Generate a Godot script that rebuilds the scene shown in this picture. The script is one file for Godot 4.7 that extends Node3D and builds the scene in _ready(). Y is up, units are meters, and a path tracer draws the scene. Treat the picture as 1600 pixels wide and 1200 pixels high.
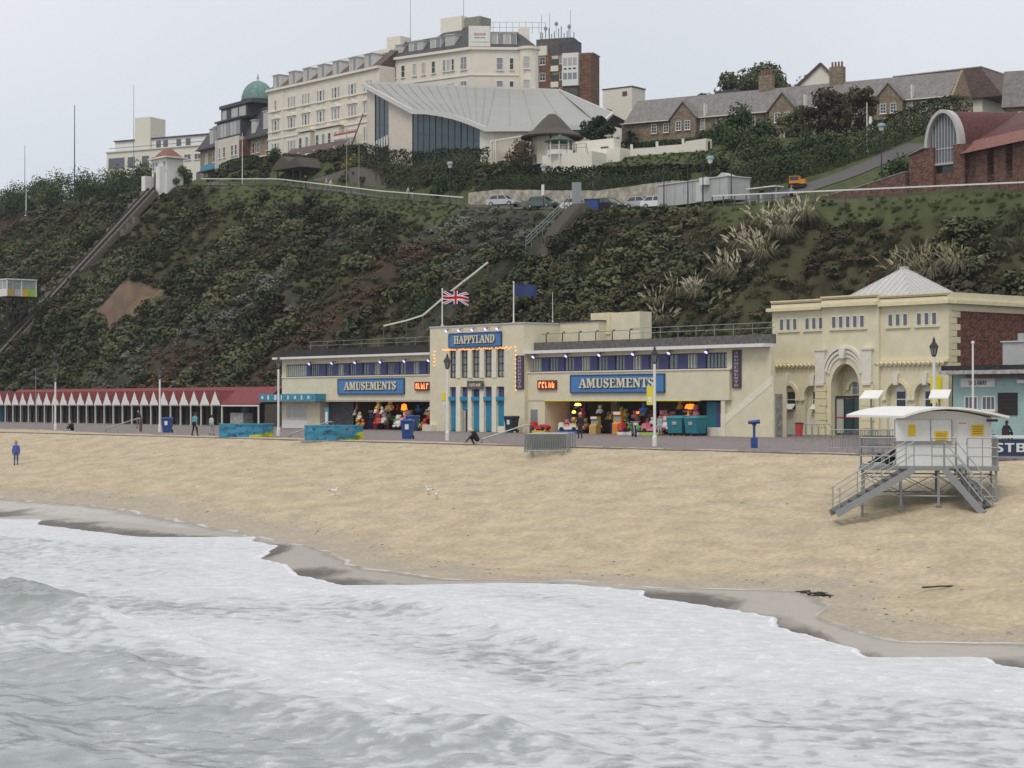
extends Node3D
# World axes: x runs along the coast towards the pier, -z inland, y up; promenade paving at y = 0, sea at y = -4. Metres.
var M := {}
var T := {}
var taken := {}
var rng := RandomNumberGenerator.new()
var nz := FastNoiseLite.new()

func _ready():
	var cam := Camera3D.new()
	cam.name = "camera"
	cam.fov = 22.62
	cam.near = 0.5
	cam.far = 3000.0
	cam.position = Vector3(0, 2.4, 0)
	cam.rotation = Vector3(0.01, deg_to_rad(50.0), 0)
	add_child(cam)
	cam.current = true
	var sky_noise := FastNoiseLite.new()
	sky_noise.seed = 5
	sky_noise.frequency = 0.006
	sky_noise.fractal_octaves = 4
	var cover := NoiseTexture2D.new()
	cover.width = 1024
	cover.height = 512
	cover.seamless = true
	cover.noise = sky_noise
	var cr := Gradient.new()
	cr.set_color(0, Color(0.0, 0.01, 0.03))
	cr.set_color(1, Color(0.5, 0.485, 0.47))
	cover.color_ramp = cr
	var sm := ProceduralSkyMaterial.new()
	sm.sky_top_color = Color(0.855, 0.865, 0.88)
	sm.sky_horizon_color = Color(0.655, 0.71, 0.77)
	sm.sky_curve = 0.1
	sm.ground_bottom_color = Color(0.45, 0.44, 0.42)
	sm.ground_horizon_color = Color(0.6, 0.62, 0.64)
	sm.sky_cover = cover
	sm.sky_cover_modulate = Color(1, 1, 1, 1)
	var env := Environment.new()
	env.background_mode = Environment.BG_SKY
	env.sky = Sky.new()
	env.sky.sky_material = sm
	env.tonemap_mode = Environment.TONE_MAPPER_LINEAR
	env.tonemap_exposure = 1.12
	env.sdfgi_enabled = true
	env.ssao_enabled = true
	env.ssil_enabled = true
	env.fog_enabled = true
	env.fog_density = 0.00012
	env.fog_light_color = Color(0.84, 0.87, 0.9)
	var we := WorldEnvironment.new()
	we.name = "world_environment"
	we.environment = env
	add_child(we)
	var sun := DirectionalLight3D.new()
	sun.name = "sun"
	sun.light_energy = 0.5
	sun.light_angular_distance = 24.0
	sun.light_color = Color(1.0, 0.975, 0.94)
	sun.shadow_enabled = true
	sun.rotation = Vector3(deg_to_rad(-58), deg_to_rad(25), 0)
	add_child(sun)
	rng.seed = 11
	nz.seed = 3
	nz.frequency = 1.0
	nz.fractal_octaves = 3
	make_materials()
	setting()
	print("setting ", Time.get_ticks_msec())
	arcade()
	bath_house()
	takeaway()
	beach_huts()
	print("prom buildings ", Time.get_ticks_msec())
	hotel()
	pavilion()
	clifftop_buildings()
	conference_hall()
	print("clifftop ", Time.get_ticks_msec())
	lift()
	clifftop_things()
	print("clifftop things ", Time.get_ticks_msec())
	promenade_things()
	lifeguard_hut()
	print("prom things ", Time.get_ticks_msec())
	vegetation()
	print("plants ", Time.get_ticks_msec())
	people()
	print("people ", Time.get_ticks_msec())

# ---------------------------------------------------------------- helpers
class G:
	var st := SurfaceTool.new()
	func _init():
		st.begin(Mesh.PRIMITIVE_TRIANGLES)
		st.set_smooth_group(-1)
	func smooth(on: bool):
		st.set_smooth_group(0 if on else -1)
	func tint(c: Color):
		st.set_color(c)
	func tri(a: Vector3, b: Vector3, c: Vector3):
		st.add_vertex(a)
		st.add_vertex(c)
		st.add_vertex(b)
	func quad(a: Vector3, b: Vector3, c: Vector3, d: Vector3):
		tri(a, b, c)
		tri(a, c, d)
	func hexa(p: Array):   # 0-3 bottom ring counter-clockwise from above, 4-7 top ring
		quad(p[4], p[5], p[6], p[7])
		quad(p[3], p[2], p[1], p[0])
		for i in 4:
			var j := (i + 1) % 4
			quad(p[i], p[j], p[j + 4], p[i + 4])
	func box(x0: float, x1: float, y0: float, y1: float, z0: float, z1: float):
		hexa([Vector3(x0, y0, z1), Vector3(x1, y0, z1), Vector3(x1, y0, z0), Vector3(x0, y0, z0), Vector3(x0, y1, z1), Vector3(x1, y1, z1), Vector3(x1, y1, z0), Vector3(x0, y1, z0)])
	func bar(a: Vector3, b: Vector3, w: float, h: float):   # a beam of width w, height h
		var d := (b - a).normalized()
		var up := Vector3.UP if absf(d.y) < 0.99 else Vector3.RIGHT
		var s := d.cross(up).normalized() * w * 0.5
		var u := s.cross(d).normalized() * h * 0.5
		hexa([a - s - u, a + s - u, b + s - u, b - s - u, a - s + u, a + s + u, b + s + u, b - s + u])
	func tube(pts: Array, r: float, sides := 6, r1 := -1.0):
		var rings := []
		for i in pts.size():
			var p: Vector3 = pts[i]
			var q: Vector3 = pts[mini(i + 1, pts.size() - 1)] - pts[maxi(i - 1, 0)]
			var d := q.normalized()
			var up := Vector3.UP if absf(d.y) < 0.95 else Vector3.RIGHT
			var s := d.cross(up).normalized()
			var u := s.cross(d).normalized()
			var rr := r if r1 < 0.0 else lerpf(r, r1, float(i) / (pts.size() - 1))
			var ring := []
			for k in sides:
				var t := TAU * k / sides
				ring.append(p + (s * cos(t) + u * sin(t)) * rr)
			rings.append(ring)
		for i in pts.size() - 1:
			for k in sides:
				var j := (k + 1) % sides
				quad(rings[i][k], rings[i][j], rings[i + 1][j], rings[i + 1][k])
		for k in range(1, sides - 1):
			tri(rings[0][0], rings[0][k + 1], rings[0][k])
			tri(rings[-1][0], rings[-1][k], rings[-1][k + 1])
	func lathe(c: Vector3, prof: Array, sides := 10):   # prof: Vector2(radius, y)
		for i in prof.size() - 1:
			for k in sides:
				var t0 := TAU * k / sides
				var t1 := TAU * (k + 1) / sides
				var a: Vector2 = prof[i]
				var b: Vector2 = prof[i + 1]
				var e0 := Vector3(cos(t0), 0, -sin(t0))
				var e1 := Vector3(cos(t1), 0, -sin(t1))
				quad(c + e0 * a.x + Vector3.UP * a.y, c + e1 * a.x + Vector3.UP * a.y, c + e1 * b.x + Vector3.UP * b.y, c + e0 * b.x + Vector3.UP * b.y)
	func prism(poly: PackedVector2Array, z0: float, z1: float):   # outline in x, y; extruded along z
		if not Geometry2D.is_polygon_clockwise(poly):
			poly = poly.duplicate()
			poly.reverse()
		var ix := Geometry2D.triangulate_polygon(poly)
		for i in range(0, ix.size(), 3):
			var a := poly[ix[i]]
			var b := poly[ix[i + 1]]
			var c := poly[ix[i + 2]]
			if (b - a).cross(c - a) < 0:
				var t := b
				b = c
				c = t
			tri(Vector3(a.x, a.y, z1), Vector3(b.x, b.y, z1), Vector3(c.x, c.y, z1))
			tri(Vector3(a.x, a.y, z0), Vector3(c.x, c.y, z0), Vector3(b.x, b.y, z0))
		for i in poly.size():
			var a := poly[i]
			var b := poly[(i + 1) % poly.size()]
			quad(Vector3(a.x, a.y, z0), Vector3(b.x, b.y, z0), Vector3(b.x, b.y, z1), Vector3(a.x, a.y, z1))
	func band(cx: float, cy: float, r0: float, r1: float, a0: float, a1: float, z0: float, z1: float, n := 12):   # part of a ring in x, y
		var poly := PackedVector2Array()
		for i in n + 1:
			var t := lerpf(a0, a1, float(i) / n)
			poly.append(Vector2(cx + cos(t) * r1, cy + sin(t) * r1))
		for i in n + 1:
			var t := lerpf(a1, a0, float(i) / n)
			poly.append(Vector2(cx + cos(t) * r0, cy + sin(t) * r0))
		prism(poly, z0, z1)
	func mesh(m: Material) -> ArrayMesh:
		st.generate_normals()
		st.set_material(m)
		return st.commit()

func numbered(called: String) -> String:
	taken[called] = taken.get(called, -1) + 1
	return called if taken[called] == 0 else "%s_%03d" % [called, taken[called]]

func tag(o: Node3D, label: String, category: String, group := "", kind := ""):
	if label: o.set_meta("label", label)
	if category: o.set_meta("category", category)
	if group: o.set_meta("group", group)
	if kind: o.set_meta("kind", kind)
	return o

func thing(called: String, label: String, category: String, at := Vector3.ZERO, turn := 0.0, group := "") -> Node3D:
	var o := Node3D.new()
	o.name = numbered(called)
	o.position = at
	o.rotation.y = deg_to_rad(turn)
	add_child(o)
	return tag(o, label, category, group)

func put(g: G, called: String, m: String, parent: Node = self, at := Vector3.ZERO) -> MeshInstance3D:
	return put_mesh(g.mesh(M[m]), called, parent, at)

func put_mesh(mesh: Mesh, called: String, parent: Node = self, at := Vector3.ZERO) -> MeshInstance3D:
	var o := MeshInstance3D.new()
	o.mesh = mesh
	o.name = numbered(called) if parent == self else called
	o.position = at
	parent.add_child(o, true)
	return o

var boxes := {}
func bx(parent: Node, called: String, m: String, x0: float, x1: float, y0: float, y1: float, z0: float, z1: float) -> MeshInstance3D:
	var key := "%s %.3f %.3f %.3f" % [m, x1 - x0, y1 - y0, z1 - z0]
	if not boxes.has(key):
		var b := BoxMesh.new()
		b.size = Vector3(x1 - x0, y1 - y0, z1 - z0)
		b.material = M[m]
		boxes[key] = b
	return put_mesh(boxes[key], called, parent, Vector3(x0 + x1, y0 + y1, z0 + z1) * 0.5)

func struct(o: Node3D, label := "", category := ""):
	o.set_meta("kind", "structure")
	if label: o.set_meta("label", label)
	if category: o.set_meta("category", category)
	return o

func copy(o: Node3D, at: Vector3, turn: float, label := "") -> Node3D:
	var c: Node3D = o.duplicate()
	c.name = numbered(String(o.name).rstrip("0123456789").trim_suffix("_"))
	c.position = at
	c.rotation.y = deg_to_rad(turn)
	add_child(c)
	if label: c.set_meta("label", label)
	return c

var text_cache := {}
func lettering(parent: Node, words: String, m: String, centre: Vector3, height: float, width: float, depth := 0.05, serif := true, called := "lettering") -> MeshInstance3D:
	var f := SystemFont.new()
	f.font_names = PackedStringArray(["Droid Serif" if serif else "Droid Sans"])
	f.font_weight = 700
	var t := TextMesh.new()
	t.text = words
	t.font = f
	t.font_size = 64
	t.pixel_size = 0.01
	t.depth = depth
	t.curve_step = 2.0
	t.material = M[m]
	var o := put_mesh(t, called, parent, centre)
	var s := t.get_aabb().size
	o.scale = Vector3(width / maxf(s.x, 0.01), height / maxf(s.y, 0.01), 1)
	o.position -= Vector3(t.get_aabb().get_center().x * o.scale.x, t.get_aabb().get_center().y * o.scale.y, 0)
	return o

# a window with its frame, glazing bars, sill and pane; local x along the wall, z outwards
var win_cache := {}
func win(parent: Node, cx: float, cy: float, w: float, h: float, z := 0.0, frame := "white_paint", pane := "glass", nx := 1, ny := 2, sill := true, called := "window") -> MeshInstance3D:
	var key := "%s %.2f %.2f %d %d %s" % [frame, w, h, nx, ny, sill]
	if not win_cache.has(key):
		var g := G.new()
		var b := 0.07 if w > 0.5 else 0.05
		g.box(-w / 2, -w / 2 + b, -h / 2, h / 2, 0.0, 0.09)
		g.box(w / 2 - b, w / 2, -h / 2, h / 2, 0.0, 0.09)
		g.box(-w / 2 + b, w / 2 - b, h / 2 - b, h / 2, 0.0, 0.085)
		g.box(-w / 2 + b, w / 2 - b, -h / 2, -h / 2 + b, 0.0, 0.085)
		for i in range(1, nx):
			var x := -w / 2 + w * i / nx
			g.box(x - 0.025, x + 0.025, -h / 2 + b, h / 2 - b, 0.0, 0.07)
		for i in range(1, ny):
			var y := -h / 2 + h * i / ny
			g.box(-w / 2 + b, w / 2 - b, y - 0.025, y + 0.025, 0.0, 0.075)
		if sill:
			g.box(-w / 2 - 0.08, w / 2 + 0.08, -h / 2 - 0.1, -h / 2, -0.01, 0.18)
		win_cache[key] = g.mesh(M[frame])
	var o := put_mesh(win_cache[key], called, parent, Vector3(cx, cy, z))
	bx(o, "pane", pane, -w / 2 + 0.03, w / 2 - 0.03, -h / 2 + 0.03, h / 2 - 0.03, -0.01, 0.03)
	return o

func pick_pane(i: int) -> String:
	return ["glass", "glass", "glass_pale", "glass", "glass_curtain", "glass"][posmod(i * 7 + i / 3, 6)]

# ---------------------------------------------------------------- materials
func lin(r: float, g: float, b: float) -> Color:
	return Color(r, g, b).linear_to_srgb()

func noise_tex(called: String, freq: float, oct: int, lo: float, hi: float, size := 512, type := FastNoiseLite.TYPE_SIMPLEX_SMOOTH, stretch := 1.0):
	var n := FastNoiseLite.new()
	n.seed = called.hash() % 1000
	n.noise_type = type
	n.frequency = freq
	n.fractal_octaves = oct
	n.fractal_gain = 0.6
	var im := n.get_seamless_image(size, size, false, false, 0.15)
	var out := Image.create(size, size, false, Image.FORMAT_RGB8)
	for y in size:
		for x in size:
			var v := lerpf(lo, hi, im.get_pixel(x, y).r)
			out.set_pixel(x, y, Color(v, v, v))
	T[called] = ImageTexture.create_from_image(out)

func brick_tex():
	var w := 256
	var im := Image.create(w, w, false, Image.FORMAT_RGB8)
	var r := RandomNumberGenerator.new()
	r.seed = 4
	im.fill(Color(0.82, 0.8, 0.78))
	for row in 16:
		for k in 9:
			var v := r.randf_range(0.62, 1.0)
			var x := k * 32 - (16 if row % 2 else 0)
			im.fill_rect(Rect2i(x + 2, row * 16 + 2, 29, 13), Color(v, v * r.randf_range(0.9, 1.0), v * r.randf_range(0.86, 1.0)))
	T["brick"] = ImageTexture.create_from_image(im)
	im = Image.create(w, w, false, Image.FORMAT_RGB8)
	for row in 16:
		for k in 17:
			var v := r.randf_range(0.78, 1.0)
			var x := k * 16 - (8 if row % 2 else 0)
			im.fill_rect(Rect2i(x, row * 16, 16, 16), Color(v, v, v))
			im.fill_rect(Rect2i(x, row * 16 + 14, 16, 2), Color(v, v, v) * 0.8)
	T["slates"] = ImageTexture.create_from_image(im)

func mat(key: String, c: Color, rough := 0.8, tex := "", scale := 0.3, spec := 0.4, metal := 0.0) -> StandardMaterial3D:
	var m := StandardMaterial3D.new()
	m.resource_name = key
	m.albedo_color = c
	m.roughness = rough
	m.metallic = metal
	m.metallic_specular = spec
	if tex:
		m.albedo_texture = T[tex]
		m.uv1_triplanar = true
		m.uv1_world_triplanar = true
		m.uv1_scale = Vector3.ONE * scale
	M[key] = m
	return m

func glow(key: String, c: Color, energy: float):
	var m := mat(key, c, 0.4)
	m.emission_enabled = true
	m.emission = c
	m.emission_energy_multiplier = energy

func vcol(key: String, rough := 0.9, tex := "", scale := 0.3, spec := 0.3) -> StandardMaterial3D:
	var m := mat(key, Color.WHITE, rough, tex, scale, spec)
	m.vertex_color_use_as_albedo = true
	return m

func make_materials():
	noise_tex("soft", 0.012, 4, 0.93, 1.0, 512)
	noise_tex("sand_grain", 0.05, 5, 0.83, 1.03, 512)
	noise_tex("grain", 0.09, 3, 0.74, 1.0, 512)
	noise_tex("blotch", 0.02, 5, 0.6, 1.0, 512)
	noise_tex("rough_ground", 0.05, 5, 0.5, 1.0, 512)
	brick_tex()
	mat("cream_wall", lin(0.72, 0.66, 0.49), 0.75, "soft", 0.11)
	mat("cream_trim", lin(0.78, 0.74, 0.60), 0.7, "soft", 0.17)
	mat("yellow_wall", lin(0.73, 0.675, 0.49), 0.8, "soft", 0.1)
	mat("yellow_trim", lin(0.76, 0.69, 0.46), 0.75, "soft", 0.2)
	mat("white_stone", lin(0.76, 0.73, 0.64), 0.8, "soft", 0.3)
	mat("white_paint", lin(0.76, 0.76, 0.74), 0.5, "soft", 0.3)
	mat("dirty_white", lin(0.58, 0.57, 0.54), 0.7, "blotch", 0.2)
	mat("hotel_wall", lin(0.76, 0.71, 0.615), 0.8, "soft", 0.07)
	mat("hotel_trim", lin(0.78, 0.74, 0.65), 0.8, "soft", 0.2)
	mat("slate", lin(0.09, 0.09, 0.105), 0.6, "slates", 0.25)
	mat("slate_brown", lin(0.15, 0.105, 0.095), 0.7, "slates", 0.25)
	mat("terrace_slate", lin(0.24, 0.225, 0.22), 0.75, "slates", 0.2)
	mat("terrace_stone", lin(0.33, 0.285, 0.215), 0.9, "brick", 0.45)
	mat("terrace_gable", lin(0.46, 0.37, 0.26), 0.9, "brick", 0.45)
	mat("red_brick", lin(0.235, 0.12, 0.095), 0.9, "brick", 0.5)
	mat("flat_brick", lin(0.25, 0.15, 0.105), 0.9, "brick", 0.4)
	mat("hall_brick", lin(0.225, 0.13, 0.106), 0.9, "brick", 0.4)
	mat("hall_roof", lin(0.135, 0.05, 0.048), 0.7, "slates", 0.3)
	mat("hall_tile", lin(0.29, 0.13, 0.105), 0.7, "slates", 0.35)
	mat("hut_roof", lin(0.24, 0.055, 0.06), 0.8, "slates", 0.4)
	mat("inner_wall", lin(0.24, 0.215, 0.2), 0.9, "soft", 0.3)
	mat("dark_wood", lin(0.05, 0.042, 0.038), 0.8, "grain", 0.6)
	mat("navy", lin(0.065, 0.07, 0.20), 0.5, "soft", 0.3)
	mat("navy_dark", lin(0.035, 0.036, 0.09), 0.5)
	mat("sign_blue", lin(0.075, 0.22, 0.48), 0.45, "soft", 0.3)
	mat("sign_edge", lin(0.03, 0.08, 0.20), 0.5)
	mat("sign_letter", lin(0.72, 0.66, 0.48), 0.5)
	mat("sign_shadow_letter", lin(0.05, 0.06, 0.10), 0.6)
	mat("door_blue", lin(0.03, 0.25, 0.42), 0.5, "soft", 0.4)
	mat("kiosk_blue", lin(0.10, 0.42, 0.60), 0.5, "blotch", 0.4)
	mat("plum", lin(0.07, 0.05, 0.075), 0.6)
	mat("plum_letter", lin(0.42, 0.38, 0.44), 0.6)
	mat("roof_felt", lin(0.17, 0.165, 0.16), 0.9, "blotch", 0.2)
	mat("roof_dark", lin(0.05, 0.048, 0.05), 0.8, "blotch", 0.2)
	mat("sheet_grey", lin(0.33, 0.335, 0.32), 0.6, "soft", 0.06)
	mat("sheet_edge", lin(0.56, 0.56, 0.55), 0.5)
	mat("lead", lin(0.50, 0.49, 0.48), 0.5, "soft", 0.2)
	mat("copper_green", lin(0.23, 0.39, 0.355), 0.7, "blotch", 0.2)
	mat("teal_wall", lin(0.36, 0.52, 0.50), 0.7, "soft", 0.2)
	mat("teal_bin", lin(0.03, 0.20, 0.26), 0.5, "soft", 0.5)
	mat("bin_blue", lin(0.03, 0.075, 0.26), 0.45, "soft", 0.6)
	mat("bin_dark", lin(0.03, 0.04, 0.06), 0.5, "soft", 0.6)
	mat("black_metal", lin(0.03, 0.03, 0.033), 0.5)
	mat("steel", lin(0.42, 0.43, 0.44), 0.45, "soft", 0.4, 0.5, 0.6)
	mat("deck_steel", lin(0.30, 0.32, 0.33), 0.55, "soft", 0.4, 0.5, 0.3)
	mat("galv", lin(0.30, 0.32, 0.32), 0.5, "soft", 0.5, 0.5, 0.5)
	mat("concrete", lin(0.42, 0.41, 0.37), 0.9, "blotch", 0.2)
	mat("pale_wall", lin(0.68, 0.61, 0.53), 0.9, "soft", 0.12)
	mat("rough_render", lin(0.60, 0.55, 0.45), 0.95, "blotch", 0.08)
	mat("yellow_sign", lin(0.72, 0.50, 0.02), 0.5)
	mat("lemon_sign", lin(0.70, 0.62, 0.04), 0.5)
	mat("red_paint", lin(0.45, 0.05, 0.04), 0.5)
	mat("red_cloth", lin(0.42, 0.04, 0.05), 0.8)
	mat("orange_paint", lin(0.62, 0.24, 0.03), 0.5)
	mat("banner_navy", lin(0.03, 0.045, 0.10), 0.6)
	mat("skin", lin(0.45, 0.28, 0.2), 0.6)
	mat("thatch", lin(0.12, 0.105, 0.09), 1.0, "grain", 0.8)
	mat("green_felt", lin(0.10, 0.16, 0.12), 0.9, "blotch", 0.4)
	mat("timber_grey", lin(0.17, 0.15, 0.13), 0.9, "grain", 0.5)
	mat("bark", lin(0.09, 0.07, 0.05), 0.95, "grain", 1.0)
	mat("bed_stone", lin(0.26, 0.235, 0.195), 0.95, "blotch", 0.3)
	mat("rubber", lin(0.02, 0.02, 0.02), 0.8)
	mat("lamp_blue", lin(0.20, 0.30, 0.37), 0.5)
	mat("cabin_grey", lin(0.46, 0.47, 0.47), 0.6, "soft", 0.15)
	mat("screen_face", lin(0.12, 0.035, 0.02), 0.5)
	mat("arcade_floor", lin(0.12, 0.085, 0.08), 0.7, "grain", 0.5)
	for c in [["silver", 0.5, 0.51, 0.52], ["white", 0.7, 0.7, 0.7], ["green", 0.05, 0.1, 0.07], ["grey", 0.2, 0.21, 0.22], ["black", 0.03, 0.03, 0.03]]:
		var cm := mat("car_" + c[0], lin(c[1], c[2], c[3]), 0.3, "", 1.0, 0.5, 0.3 if c[0] in ["silver", "grey"] else 0.0)
		cm.clearcoat_enabled = true
		cm.clearcoat = 0.8
		cm.clearcoat_roughness = 0.1
	for c in [["red", 0.5, 0.04, 0.05], ["yellow", 0.6, 0.42, 0.05], ["green", 0.08, 0.3, 0.08], ["lime", 0.3, 0.5, 0.08], ["blue", 0.06, 0.14, 0.42], ["pink", 0.6, 0.2, 0.26], ["brown", 0.22, 0.12, 0.06], ["white", 0.7, 0.68, 0.66], ["orange", 0.6, 0.2, 0.03], ["mint", 0.3, 0.5, 0.46], ["gold", 0.45, 0.32, 0.1]]:
		mat("toy_" + c[0], lin(c[1], c[2], c[3]), 0.45)
	mat("glass", lin(0.035, 0.042, 0.048), 0.06, "", 1.0, 0.55)
	mat("glass_pale", lin(0.22, 0.24, 0.25), 0.08, "", 1.0, 0.55)
	mat("glass_curtain", lin(0.42, 0.41, 0.38), 0.15, "", 1.0, 0.5)
	mat("glass_teal", lin(0.03, 0.062, 0.075), 0.05, "", 1.0, 0.6)
	mat("glass_office", lin(0.12, 0.13, 0.15), 0.1, "", 1.0, 0.5)
	var clear := mat("clear_glass", Color(0.9, 0.95, 0.95, 0.15), 0.03)
	clear.transparency = BaseMaterial3D.TRANSPARENCY_ALPHA
	glow("bulb_warm", Color(1.0, 0.62, 0.3), 2.2)
	glow("led_orange", Color(1.0, 0.5, 0.3), 2.4)
	glow("lamp_orange", Color(1.0, 0.45, 0.12), 2.2)
	glow("lamp_yellow", Color(1.0, 0.75, 0.35), 2.6)
	glow("spot_face", Color(0.72, 0.66, 1.0), 2.4)
	vcol("leaf", 0.85, "", 0.3, 0.25)
	M["leaf"].backlight_enabled = true
	M["leaf"].backlight = Color(0.12, 0.14, 0.06)
	vcol("ground_cover", 1.0, "rough_ground", 0.35, 0.2)
	vcol("sand_dry", 0.95, "sand_grain", 0.13, 0.25)
	M["sand_dry"].heightmap_enabled = true
	M["sand_dry"].heightmap_texture = T["rough_ground"]
	M["sand_dry"].heightmap_scale = 7.0
	vcol("cloth", 0.85, "", 1.0, 0.3)
	vcol("old_foam", 0.8).transparency = BaseMaterial3D.TRANSPARENCY_ALPHA
	mat("paving", lin(0.30, 0.255, 0.25), 0.85, "blotch", 0.16)
	mat("asphalt", lin(0.13, 0.125, 0.125), 0.9, "grain", 0.4)
	vcol("wet_sand", 0.3, "soft", 0.25, 0.5).transparency = BaseMaterial3D.TRANSPARENCY_ALPHA
	vcol("drained_sand", 0.45, "rough_ground", 0.5, 0.4).transparency = BaseMaterial3D.TRANSPARENCY_ALPHA

# ---------------------------------------------------------------- the setting
# stations along the coast: x, then (distance inland, height) of cliff foot, mid face, cliff edge, path, bank foot, terrace, far ground
const STATIONS := [
	[-560.0, [115, 0.5, 140, 24, 166, 40, 171, 40.5, 176, 41.5, 186, 42, 260, 43]],
	[-346.0, [113, 0.5, 137, 23, 162, 40, 167, 40.5, 172, 41.5, 180, 42, 260, 43]],
	[-292.0, [112, 0.5, 135, 21, 158, 37.6, 164, 38.5, 170, 40.5, 178, 42.5, 260, 44]],
	[-260.0, [112, 0.5, 131, 20, 149.5, 35.9, 156, 36.4, 163, 40, 174, 42.5, 260, 44]],
	[-240.0, [112, 0.5, 134, 20, 156, 34.6, 160, 34.8, 165, 39, 173, 42, 260, 43.5]],
	[-212.0, [112, 0.5, 133, 18, 154, 30.3, 159, 30.5, 163, 35, 172, 38.5, 260, 42.5]],
	[-187.0, [112, 0.5, 132, 16.5, 149.8, 27, 154, 27.2, 158, 31, 172, 36, 260, 41]],
	[-166.0, [112, 0.5, 130, 14.5, 147, 24.6, 156, 25, 159.5, 29, 172, 34.5, 260, 40]],
	[-130.0, [113, 0, 127, 13, 138, 21.8, 147, 22.8, 153, 23.5, 178, 34, 260, 40]],
	[-95.0, [118, 0, 127, 12, 135.4, 19.8, 141, 20, 150, 21.5, 172, 30, 260, 38]],
	[-30.0, [118, 0, 128, 12, 135, 19.5, 141, 19.8, 150, 21, 170, 27, 260, 36]]]

func profile(x: float) -> PackedFloat32Array:
	x = clampf(x, -559.9, -30.1)
	var i := 0
	while STATIONS[i + 1][0] < x: i += 1
	var t: float = (x - STATIONS[i][0]) / (STATIONS[i + 1][0] - STATIONS[i][0])
	var a: Array = STATIONS[i][1]
	var b: Array = STATIONS[i + 1][1]
	var out := PackedFloat32Array()
	for k in 14: out.append(lerpf(a[k], b[k], t))
	return out

func height_on(p: PackedFloat32Array, x: float, n: float) -> float:
	if n <= p[0]: return -0.05
	var y := p[13]
	for k in range(0, 12, 2):
		if n <= p[k + 2]:
			y = lerpf(p[k + 1], p[k + 3], (n - p[k]) / (p[k + 2] - p[k]))
			break
	var face := smoothstep(p[0], p[0] + 6.0, n) * (1.0 - smoothstep(p[4] - 7.0, p[4] - 1.0, n))
	if face > 0.0:
		y += face * (1.9 * nz.get_noise_2d(x * 0.11, n * 0.02) + 1.3 * nz.get_noise_2d(x * 0.2 + 90.0, n * 0.13) - 0.5)
	return y

func ground_y(x: float, z: float) -> float:
	return height_on(profile(x), x, -z)

func inside(x: float, n: float, poly: PackedVector2Array) -> bool:
	return Geometry2D.is_point_in_polygon(Vector2(x, n), poly)

var bare_patch := PackedVector2Array([Vector2(-241, 126.5), Vector2(-245, 130.5), Vector2(-240, 133.5), Vector2(-232, 134.5), Vector2(-229.5, 133), Vector2(-230, 129.5), Vector2(-231.5, 126), Vector2(-236, 124.4)])

# what grows on the cliff: 0 dark shrub, 1 green shrub, 2 rough grass, 3 rust bracken, 4 silver scrub, 5 bare sand, 6 mown grass
func cover_at(x: float, n: float, p: PackedFloat32Array) -> int:
	var w := nz.get_noise_2d(x * 0.25 + 7.0, n * 0.1) * 3.0
	if inside(x + w * 0.4, n + w * 0.3, bare_patch): return 5
	if absf(x + 236.5 + w * 0.4) < 1.2 and n < 127.0 and n > 118.0 and nz.get_noise_2d(x, n) > -0.1: return 5
	if n > p[4] - 0.6:
		return 6 if n < p[10] + 30.0 else 2
	var below: float = p[4] - n
	if x > -250.0 and x < -186.0 and below < 5.0 + w * 1.3: return 6
	if x > -132.0 and below < 2.6 + w * 0.4: return 6
	if absf(x + 241.0 + (n - 145.0) * 0.45 + w) < 4.2 and n > 134.0: return 2
	if absf(x + 183.5 + w) < 6.0 and n < 141.0: return 3
	if absf(x + 206.0 + (n - 118.0) * 0.3 + w * 2.0) < 7.0 and n < 124.0: return 3
	if absf(x + 214.0 + (n - 123.0) * -1.6 + w * 2.0) < 6.0 and n < 131.0 and n > 116.0: return 4
	if x > -191.0 and x < -163.0 + (147.0 - n) * 0.4 and below < 9.0 + w and n > 137.0: return 4
	if absf(x + 206.0 + w) < 3.5 and n > 126.0 and n < 146.0: return 4
	if x < -318.0 + w * 3.0 and n > 146.0 and n < 158.0: return 3
	if x > -116.0 and x < -100.0 + w and below < 12.0 and below > 3.0: return 3 if w > 0.2 else 2
	if x > -128.0 and n > 116.0 and absf(x + 113.0 + w * 2.0) < 8.0: return 2
	if x > -136.0 and x < -120.0 and n < 122.0: return 3
	var v := nz.get_noise_2d(x * 0.13 + 40.0, n * 0.035 + 9.0)
	if v > 0.13: return 2
	if v < -0.34: return 4 if x < -150.0 else 3
	return 1 if nz.get_noise_2d(x * 0.1 - 60.0, n * 0.06) > 0.0 else 0

const COVER_TONE := [Color(0.04, 0.044, 0.028), Color(0.05, 0.055, 0.032), Color(0.12, 0.12, 0.066), Color(0.1, 0.076, 0.052), Color(0.1, 0.1, 0.08), Color(0.25, 0.18, 0.13), Color(0.125, 0.15, 0.07)]

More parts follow.
